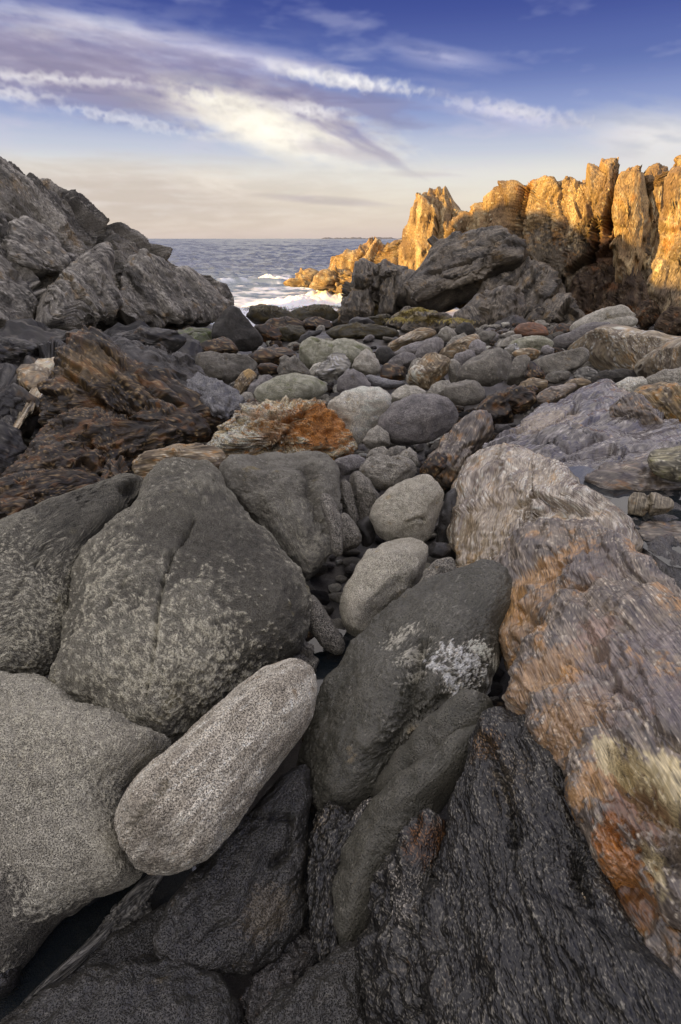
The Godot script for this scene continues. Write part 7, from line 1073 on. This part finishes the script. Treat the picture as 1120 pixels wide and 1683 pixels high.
	{"key":"rock_corner","par":"bedrock_ridge","c":[0.569,0.349,-0.526],"n":[-0.605,0.796,0.007],"r":[0.067,0.071,0.077,0.086,0.084,0.071,0.063,0.058,0.055,0.053,0.053,0.054,0.052,0.051,0.051,0.053,0.056,0.061,0.068,0.073,0.079,0.087,0.097,0.095,0.095,0.085,0.072,0.064,0.059,0.056,0.054,0.052,0.05,0.049,0.049,0.051,0.054,0.058,0.065,0.065],"t":0.022,"b":0.032,"g":65,"m":"wetgrey","e":2.6,"lump":0.08,"ang":20.3,"st":0.03,"sf":6,"seed":173},
	{"key":"orange_knob","par":"bedrock_ridge","label":"orange stained broken knob","c":[0.547,0.395,-0.774],"n":[-0.83,0.557,-0.032],"r":[0.051,0.05,0.049,0.047,0.047,0.048,0.051,0.052,0.05,0.05,0.052,0.053,0.052,0.052,0.054,0.058,0.06,0.063,0.068,0.066,0.06,0.056,0.054,0.052,0.049,0.047,0.047,0.048,0.05,0.052,0.052,0.053,0.056,0.06,0.06,0.059,0.059,0.06,0.057,0.053],"t":0.027,"b":0.032,"g":45,"m":"ochregneiss","e":2.5,"cuts":6,"lump":0.14,"lf":3,"ang":19.1,"st":0.03,"sf":6,"patch":[[0.025,0.019,0.058,0.046,"orange",0.7]],"seed":174},
	{"key":"quartz_knob","par":"bedrock_ridge","label":"white quartz knob","c":[0.476,0.356,-0.662],"n":[-0.753,0.648,0.114],"r":[0.022,0.023,0.024,0.021,0.019,0.018,0.018,0.019,0.019,0.019,0.02,0.021,0.024,0.026,0.025,0.024,0.022,0.02,0.019,0.019,0.019,0.021,0.022,0.021,0.021,0.022,0.021,0.02,0.02,0.021,0.023,0.022],"t":0.013,"b":0.013,"g":15,"m":"quartz","e":2.3,"cuts":5,"lump":0.14,"lf":3,"seed":175},
	{"key":"bedrock_tongue","label":"smooth dark basalt tongues with white barnacle patches beside the ridge","cat":"bedrock","node":1,"c":[0.166,-0.1,-1.377]},
	{"key":"rock_lobe","par":"bedrock_tongue","c":[0.235,0.062,-1.55],"n":[-0.501,0.858,0.119],"r":[0.232,0.227,0.224,0.224,0.226,0.23,0.236,0.245,0.258,0.275,0.284,0.291,0.301,0.315,0.337,0.367,0.409,0.467,0.523,0.58,0.601,0.593,0.558,0.52,0.489,0.458,0.435,0.416,0.394,0.378,0.362,0.344,0.331,0.323,0.317,0.308,0.301,0.297,0.296,0.298,0.302,0.308,0.317,0.33,0.344,0.358,0.377,0.401,0.415,0.434,0.459,0.464,0.473,0.488,0.487,0.469,0.426,0.379,0.339,0.307,0.283,0.264,0.25,0.239],"t":0.175,"b":0.175,"g":226,"m":"basalt","e":2.4,"lump":0.04,"lf":1.8,"ang":120.9,"cracks":[[0.035,0.045,0.028,0.128,0.119,0.068,0.186,0.009,0.233,-0.075,0.269,-0.18], [0.012,0.02,0.245,-0.146,0.216,0.0,0.191,0.115], [0.015,0.015,-0.239,-0.216,-0.311,-0.078]],"patch":[[-0.049,0.089,0.036,0.081,"barn2",0.9], [0.045,0.089,0.029,0.086,"barn2",0.85], [0.111,0.073,0.02,0.053,"barn2",0.6], [0.089,0.198,0.041,0.054,"white",0.95], [0.118,0.135,0.027,0.029,"white",0.95], [0.085,0.289,0.023,0.037,"white",0.85], [0.119,0.243,0.027,0.028,"white",0.95], [0.143,0.201,0.032,0.025,"white",0.95], [0.156,0.152,0.034,0.023,"white",0.95], [0.173,0.15,0.018,0.034,"white",0.8]],"seed":177},
	{"key":"rock_lobe","par":"bedrock_tongue","c":[0.148,-0.01,-1.046],"n":[-0.696,0.704,0.139],"r":[0.068,0.065,0.064,0.063,0.064,0.065,0.067,0.07,0.074,0.081,0.089,0.101,0.118,0.143,0.185,0.326,0.397,0.326,0.267,0.228,0.197,0.175,0.16,0.147,0.135,0.127,0.121,0.117,0.115,0.114,0.113,0.112,0.112,0.114,0.117,0.122,0.129,0.139,0.152,0.165,0.183,0.208,0.23,0.248,0.273,0.283,0.297,0.301,0.284,0.186,0.13,0.105,0.092,0.083,0.076,0.071],"t":0.081,"b":0.067,"g":152,"m":"basalt","e":2.3,"lump":0.05,"ang":106.1,"seed":178},
	{"key":"rock_lobe","par":"bedrock_tongue","c":[0.301,0.132,-1.24],"n":[0.543,-0.298,0.785],"r":[0.197,0.19,0.187,0.188,0.191,0.198,0.198,0.201,0.208,0.219,0.214,0.179,0.156,0.141,0.126,0.116,0.109,0.104,0.102,0.101,0.102,0.105,0.108,0.113,0.121,0.133,0.15,0.175,0.204,0.234,0.278,0.301,0.306,0.108,0.09,0.086,0.084,0.083,0.084,0.087,0.091,0.097,0.106,0.119,0.137,0.165,0.212,0.207],"t":0.072,"b":0.072,"g":95,"m":"basalt","e":2.4,"lump":0.05,"ang":62.8,"seed":179},
	{"key":"rock_root","par":"bedrock_tongue","c":[-0.023,-0.127,-1.016],"n":[-0.368,0.872,0.324],"r":[0.039,0.037,0.036,0.035,0.034,0.034,0.034,0.035,0.037,0.041,0.047,0.055,0.067,0.089,0.149,0.219,0.203,0.171,0.163,0.166,0.171,0.179,0.174,0.168,0.165,0.136,0.117,0.103,0.094,0.086,0.08,0.076,0.073,0.071,0.07,0.07,0.07,0.072,0.075,0.079,0.084,0.09,0.097,0.106,0.119,0.138,0.166,0.189,0.209,0.213,0.192,0.074,0.061,0.053,0.047,0.043],"t":0.052,"b":0.043,"g":90,"m":"speck","e":2.3,"lump":0.12,"lf":2.4,"ang":120.1,"st":0.05,"sf":6,"patch":[[-0.023,0.21,0.042,0.044,"white",0.95], [-0.016,0.154,0.031,0.023,"white",0.6], [-0.108,0.081,0.02,0.051,"tanp",0.5]],"seed":180},
	{"key":"rock_root","par":"bedrock_tongue","label":"rust streaked quartz rib","c":[0.169,0.033,-0.737],"n":[-0.874,0.476,0.103],"r":[0.177,0.184,0.195,0.184,0.172,0.164,0.158,0.154,0.15,0.143,0.139,0.136,0.133,0.13,0.129,0.13,0.132,0.135,0.14,0.148,0.262,0.29,0.283,0.268,0.25,0.234,0.222,0.215,0.211,0.21,0.203,0.191,0.183,0.178,0.175,0.174,0.175,0.176,0.175,0.177,0.181,0.187,0.197,0.194,0.192,0.193,0.196,0.201,0.206,0.192,0.183,0.176,0.172,0.17,0.17,0.172],"t":0.081,"b":0.09,"g":117,"m":"speck","e":2.4,"lump":0.1,"lf":2.2,"ang":13.6,"st":0.03,"sf":6,"patch":[[-0.087,0.089,0.055,0.034,"white",0.8], [-0.143,0.172,0.058,0.049,"rust",0.6], [-0.037,0.086,0.042,0.049,"white",0.7]],"seed":181},
	{"key":"rock_root","par":"bedrock_tongue","c":[0.229,0.082,-0.639],"n":[-0.977,0.202,0.066],"r":[0.128,0.137,0.152,0.176,0.174,0.162,0.155,0.137,0.124,0.116,0.112,0.11,0.117,0.132,0.154,0.175,0.195,0.207,0.194,0.187,0.179,0.17,0.166,0.166,0.166,0.169,0.177,0.191,0.198,0.181,0.171,0.166,0.165,0.163,0.144,0.132,0.124,0.121,0.12,0.122],"t":0.077,"b":0.077,"g":71,"m":"speck","e":2.4,"lump":0.1,"ang":13.0,"st":0.04,"sf":6,"seed":182},
	{"key":"bedrock_floor","label":"black wet bedrock in the gully below the sausage boulder","cat":"bedrock","node":1,"c":[-0.333,-0.35,-1.033]},
	{"key":"rock_lobe","par":"bedrock_floor","c":[-0.277,-0.166,-0.984],"n":[0.319,0.835,0.449],"r":[0.207,0.226,0.252,0.289,0.343,0.384,0.358,0.292,0.244,0.21,0.187,0.171,0.159,0.15,0.144,0.14,0.138,0.138,0.139,0.142,0.148,0.155,0.166,0.181,0.195,0.208,0.227,0.25,0.252,0.258,0.257,0.237,0.222,0.212,0.202,0.194,0.188,0.186,0.185,0.182,0.181,0.181,0.184,0.186,0.185,0.187,0.191,0.189,0.186,0.186,0.188,0.187,0.185,0.186,0.189,0.195],"t":0.079,"b":0.099,"g":152,"m":"wetblackn","e":2.7,"lump":0.06,"lf":2,"ang":17.2,"st":0.02,"sf":6,"cracks":[[0.012,0.02,0.041,0.216,0.103,0.156,0.192,0.097], [0.02,0.03,0.192,0.097,0.146,0.024,0.091,0.021]],"patch":[[0.026,-0.071,0.089,0.056,"tanp",0.25]],"seed":184},
	{"key":"rock_lobe","par":"bedrock_floor","c":[-0.52,-0.211,-0.701],"n":[0.042,0.995,0.095],"r":[0.231,0.206,0.188,0.172,0.157,0.146,0.139,0.135,0.131,0.127,0.126,0.127,0.131,0.137,0.146,0.154,0.165,0.181,0.201,0.224,0.254,0.289,0.319,0.306,0.209,0.161,0.133,0.115,0.102,0.094,0.088,0.084,0.082,0.082,0.083,0.085,0.089,0.095,0.104,0.117,0.136,0.166,0.218,0.318,0.298,0.284,0.271,0.249],"t":0.093,"b":0.077,"g":145,"m":"wetblackn","e":2.4,"lump":0.07,"lf":2.2,"seed":185},
	{"key":"rock_lobe","par":"bedrock_floor","c":[-0.046,-0.18,-0.683],"n":[0.004,0.963,0.271],"r":[0.146,0.145,0.147,0.15,0.156,0.166,0.178,0.184,0.188,0.17,0.155,0.138,0.126,0.118,0.113,0.11,0.108,0.109,0.111,0.116,0.123,0.131,0.14,0.152,0.17,0.177,0.189,0.206,0.181,0.149,0.129,0.115,0.106,0.1,0.095,0.093,0.092,0.093,0.096,0.101,0.108,0.118,0.133,0.155,0.177,0.164,0.155,0.149],"t":0.074,"b":0.067,"g":120,"m":"wetblackn","e":2.4,"lump":0.07,"lf":2.2,"ang":31.7,"seed":186},
	{"key":"rock_lobe","par":"bedrock_floor","c":[-0.162,-0.28,-0.836],"n":[-0.0,1.0,-0.0],"r":[0.059,0.072,0.097,0.142,0.14,0.141,0.134,0.122,0.109,0.09,0.078,0.071,0.066,0.061,0.057,0.055,0.055,0.056,0.059,0.063,0.069,0.076,0.087,0.105,0.112,0.121,0.135,0.127,0.119,0.076,0.056,0.047,0.043,0.041,0.04,0.04,0.04,0.042,0.046,0.051],"t":0.029,"b":0.037,"g":56,"m":"wetgrey","e":2.4,"lump":0.14,"lf":3,"ang":37.7,"seed":187},
	{"key":"rock_rib","par":"bedrock_floor","label":"pale thin rib at the edge of the shallow channel","c":[-0.631,-0.217,-0.943],"n":[0.37,0.828,0.421],"r":[0.117,0.136,0.162,0.183,0.168,0.146,0.119,0.101,0.08,0.066,0.056,0.049,0.044,0.04,0.037,0.034,0.032,0.03,0.028,0.027,0.026,0.025,0.024,0.023,0.022,0.022,0.022,0.021,0.021,0.021,0.021,0.021,0.022,0.022,0.022,0.023,0.023,0.024,0.025,0.026,0.028,0.03,0.032,0.034,0.037,0.041,0.047,0.054,0.069,0.097,0.261,0.253,0.207,0.162,0.112,0.086,0.07,0.059,0.052,0.046,0.041,0.039,0.038,0.036,0.035,0.034,0.034,0.033,0.033,0.033,0.032,0.033,0.033,0.033,0.033,0.034,0.035,0.036,0.037,0.039,0.04,0.043,0.045,0.049,0.053,0.058,0.065,0.073,0.085,0.097,0.095,0.094,0.093,0.092,0.092,0.103],"t":0.017,"b":0.024,"g":92,"m":"whitespeck","e":2.3,"lump":0.14,"lf":3,"ang":4.9,"tint":0.45,"seed":188},
	{"key":"rock_lobe","par":"bedrock_floor","c":[-0.576,-0.251,-0.858],"n":[0.034,0.96,0.279],"r":[0.207,0.204,0.203,0.207,0.193,0.178,0.167,0.155,0.126,0.108,0.096,0.087,0.082,0.078,0.076,0.075,0.076,0.078,0.081,0.086,0.091,0.097,0.105,0.118,0.137,0.167,0.224,0.236,0.217,0.15,0.096,0.08,0.07,0.063,0.058,0.055,0.052,0.051,0.051,0.052,0.054,0.056,0.061,0.067,0.076,0.093,0.127,0.207],"t":0.03,"b":0.051,"g":94,"m":"wetblackn","e":2.3,"lump":0.06,"ang":33.3,"seed":189},
	{"key":"rock_lobe","par":"bedrock_floor","c":[-0.835,-0.328,-0.893],"n":[0.281,0.919,0.275],"r":[0.33,0.236,0.171,0.138,0.117,0.103,0.093,0.084,0.079,0.075,0.073,0.072,0.073,0.074,0.078,0.083,0.09,0.1,0.114,0.136,0.165,0.173,0.184,0.201,0.226,0.201,0.182,0.169,0.153,0.117,0.096,0.083,0.075,0.069,0.066,0.064,0.063,0.063,0.064,0.067,0.07,0.076,0.085,0.097,0.116,0.148,0.211,0.291],"t":0.013,"b":0.055,"g":112,"m":"brownwet","e":2.3,"lump":0.06,"ang":2.2,"seed":190},
	{"key":"boulder_098","label":"small black wet stone at the lower left edge","cat":"boulder","group":"rounded beach boulders between the cliffs","c":[-0.892,-0.217,-0.803],"n":[-0.486,0.606,0.63],"r":[0.059,0.062,0.061,0.061,0.059,0.053,0.049,0.048,0.047,0.044,0.043,0.043,0.045,0.05,0.056,0.056,0.057,0.062,0.07,0.077,0.059,0.05,0.044,0.041,0.04,0.041,0.043,0.047,0.049,0.049,0.05,0.053],"t":0.056,"b":0.056,"g":33,"m":"wetblack","e":2.3,"lump":0.1,"seed":191},
	{"key":"bedrock_slab","label":"sloping purple grey bedrock slab glistening wet above the ridge","cat":"bedrock","node":1,"c":[1.715,0.2,-3.937]},
	{"key":"slab_face","par":"bedrock_slab","c":[1.486,0.346,-3.399],"n":[-0.12,0.992,0.045],"r":[0.687,0.771,0.87,0.831,0.803,0.784,0.772,0.769,0.773,0.784,0.804,0.775,0.742,0.718,0.684,0.65,0.624,0.642,0.695,0.765,0.859,0.991,1.126,1.317,1.131,0.955,0.824,0.733,0.666,0.617,0.579,0.545,0.52,0.502,0.49,0.482,0.48,0.482,0.481,0.485,0.493,0.507,0.526,0.553,0.583,0.622,0.674,0.734,0.803,0.896,0.555,0.542,0.534,0.532,0.54,0.555,0.576,0.604,0.602,0.592,0.589,0.591,0.599,0.625],"t":0.086,"b":0.332,"g":143,"m":"slickgneiss","e":2.6,"lump":0.035,"lf":2,"ang":96.3,"st":0.005,"sf":18,"cell":[3,2.2,0.03],"cracks":[[0.03,0.06,-0.204,-0.175,-0.23,0.02,-0.321,0.244,-0.434,0.367], [0.03,0.05,-0.104,-0.013,0.081,-0.033,0.182,-0.011], [0.03,0.05,-0.02,-0.263,0.175,-0.202,0.182,-0.011]],"patch":[[-0.273,-0.017,0.196,0.266,"tanp",0.5], [-0.346,0.444,0.081,0.192,"dark",0.5]],"seed":193},
	{"key":"slab_block","par":"bedrock_slab","c":[1.428,0.386,-3.333],"n":[-0.358,0.88,0.312],"r":[0.129,0.138,0.152,0.145,0.137,0.133,0.133,0.126,0.123,0.123,0.126,0.132,0.126,0.122,0.121,0.123,0.124,0.12,0.119,0.121,0.126,0.133,0.131,0.133,0.137,0.146,0.161,0.153,0.134,0.122,0.115,0.111,0.11,0.109,0.105,0.104,0.105,0.109,0.116,0.124],"t":0.038,"b":0.063,"g":23,"m":"gneiss","e":3,"cuts":4,"lump":0.08,"ang":52.6,"st":0.005,"sf":12,"tint":0.9,"seed":194},
	{"key":"slab_lip","par":"bedrock_slab","c":[1.523,0.407,-2.68],"n":[-0.022,0.998,0.059],"r":[0.211,0.218,0.232,0.254,0.288,0.322,0.279,0.251,0.219,0.19,0.172,0.16,0.154,0.149,0.146,0.147,0.152,0.161,0.176,0.197,0.209,0.228,0.258,0.294,0.285,0.282,0.251,0.209,0.182,0.166,0.152,0.142,0.137,0.135,0.137,0.142,0.152,0.167,0.191,0.209],"t":0.068,"b":0.097,"g":33,"m":"gneiss","e":2.3,"lump":0.1,"ang":26.7,"st":0.005,"sf":14,"tint":0.7,"seed":195},
	{"key":"slab_shelf","par":"bedrock_slab","c":[1.437,0.366,-2.085],"n":[0.002,1.0,-0.011],"r":[0.224,0.224,0.227,0.235,0.247,0.266,0.294,0.334,0.386,0.461,0.521,0.536,0.562,0.462,0.383,0.332,0.297,0.273,0.257,0.247,0.241,0.24,0.243,0.25,0.262,0.281,0.308,0.332,0.355,0.39,0.441,0.517,0.637,0.7,0.667,0.647,0.639,0.645,0.663,0.662,0.651,0.564,0.344,0.3,0.271,0.251,0.237,0.228],"t":0.029,"b":0.181,"g":100,"m":"wetgrey","e":2.6,"lump":0.06,"lf":2.5,"ang":100.1,"st":0.03,"sf":7,"seed":196},
	{"key":"slab_shelf","par":"bedrock_slab","c":[1.395,0.39,-2.091],"n":[-0.0,1.0,-0.0],"r":[0.164,0.144,0.131,0.123,0.119,0.118,0.118,0.111,0.107,0.107,0.109,0.113,0.122,0.125,0.125,0.128,0.135,0.146,0.163,0.16,0.158,0.16,0.166,0.137,0.112,0.097,0.089,0.084,0.082,0.082,0.084,0.088,0.095,0.107,0.125,0.154,0.15,0.149,0.153,0.16],"t":0.024,"b":0.061,"g":28,"m":"gneiss","e":2.3,"lump":0.1,"ang":-25.1,"st":0.005,"sf":14,"tint":0.6,"seed":197},
	{"key":"rock_018","label":"dark layered block at the left edge under the cliff","cat":"rock","group":"dark rocks on the wet shelf","c":[-3.505,0.382,-6.0],"n":[0.477,0.328,0.816],"r":[0.336,0.364,0.339,0.321,0.282,0.25,0.232,0.222,0.218,0.203,0.192,0.187,0.188,0.196,0.21,0.233,0.245,0.263,0.289,0.336,0.359,0.327,0.307,0.254,0.221,0.201,0.19,0.185,0.185,0.187,0.19,0.198,0.215,0.239,0.284,0.312],"t":0.175,"b":0.175,"g":50,"m":"shelf","e":2.8,"cuts":7,"lump":0.07,"ang":-19.3,"st":0.03,"sf":7,"cell":[4,2.4,0.04],"seed":198},
	{"key":"rock_019","label":"low wet ledge rock between the cliff foot and brown peak","cat":"rock","group":"dark rocks on the wet shelf","c":[-3.149,0.383,-7.0],"n":[0.39,0.314,0.866],"r":[0.388,0.334,0.281,0.215,0.181,0.16,0.147,0.14,0.138,0.136,0.134,0.135,0.141,0.152,0.17,0.198,0.254,0.295,0.334,0.347,0.271,0.229,0.203,0.175,0.15,0.136,0.128,0.124,0.124,0.127,0.135,0.149,0.171,0.21,0.254,0.309],"t":0.137,"b":0.137,"g":36,"m":"shelf","e":2.8,"cuts":7,"lump":0.07,"ang":-10.2,"st":0.03,"sf":7,"cell":[4,2.4,0.04],"seed":199},
	{"key":"rock_020","label":"long dark ledge rock below the middle of the left cliff","cat":"rock","group":"dark rocks on the wet shelf","c":[-2.355,0.383,-7.0],"n":[0.302,0.319,0.898],"r":[0.519,0.431,0.357,0.274,0.231,0.204,0.188,0.179,0.176,0.177,0.175,0.178,0.186,0.201,0.227,0.27,0.342,0.392,0.47,0.436,0.366,0.28,0.236,0.208,0.191,0.181,0.17,0.165,0.165,0.17,0.18,0.199,0.229,0.284,0.371,0.427],"t":0.18,"b":0.18,"g":46,"m":"shelf","e":2.8,"cuts":7,"lump":0.07,"ang":-17.6,"st":0.03,"sf":7,"cell":[4,2.4,0.04],"seed":200},
	{"key":"rock_021","label":"small black block in the wet hollow at the left edge","cat":"rock","group":"dark rocks on the wet shelf","c":[-2.831,0.204,-4.7],"n":[0.474,0.395,0.787],"r":[0.157,0.163,0.174,0.193,0.184,0.181,0.181,0.183,0.162,0.149,0.143,0.14,0.142,0.138,0.132,0.129,0.131,0.137,0.147,0.165,0.193,0.186,0.184,0.187,0.179,0.164,0.157,0.154,0.15,0.141,0.136,0.136,0.139,0.148,0.16,0.156],"t":0.112,"b":0.112,"g":37,"m":"wetblack","e":2.8,"cuts":7,"lump":0.07,"ang":24.2,"st":0.03,"sf":7,"cell":[4,2.4,0.04],"seed":201},
]
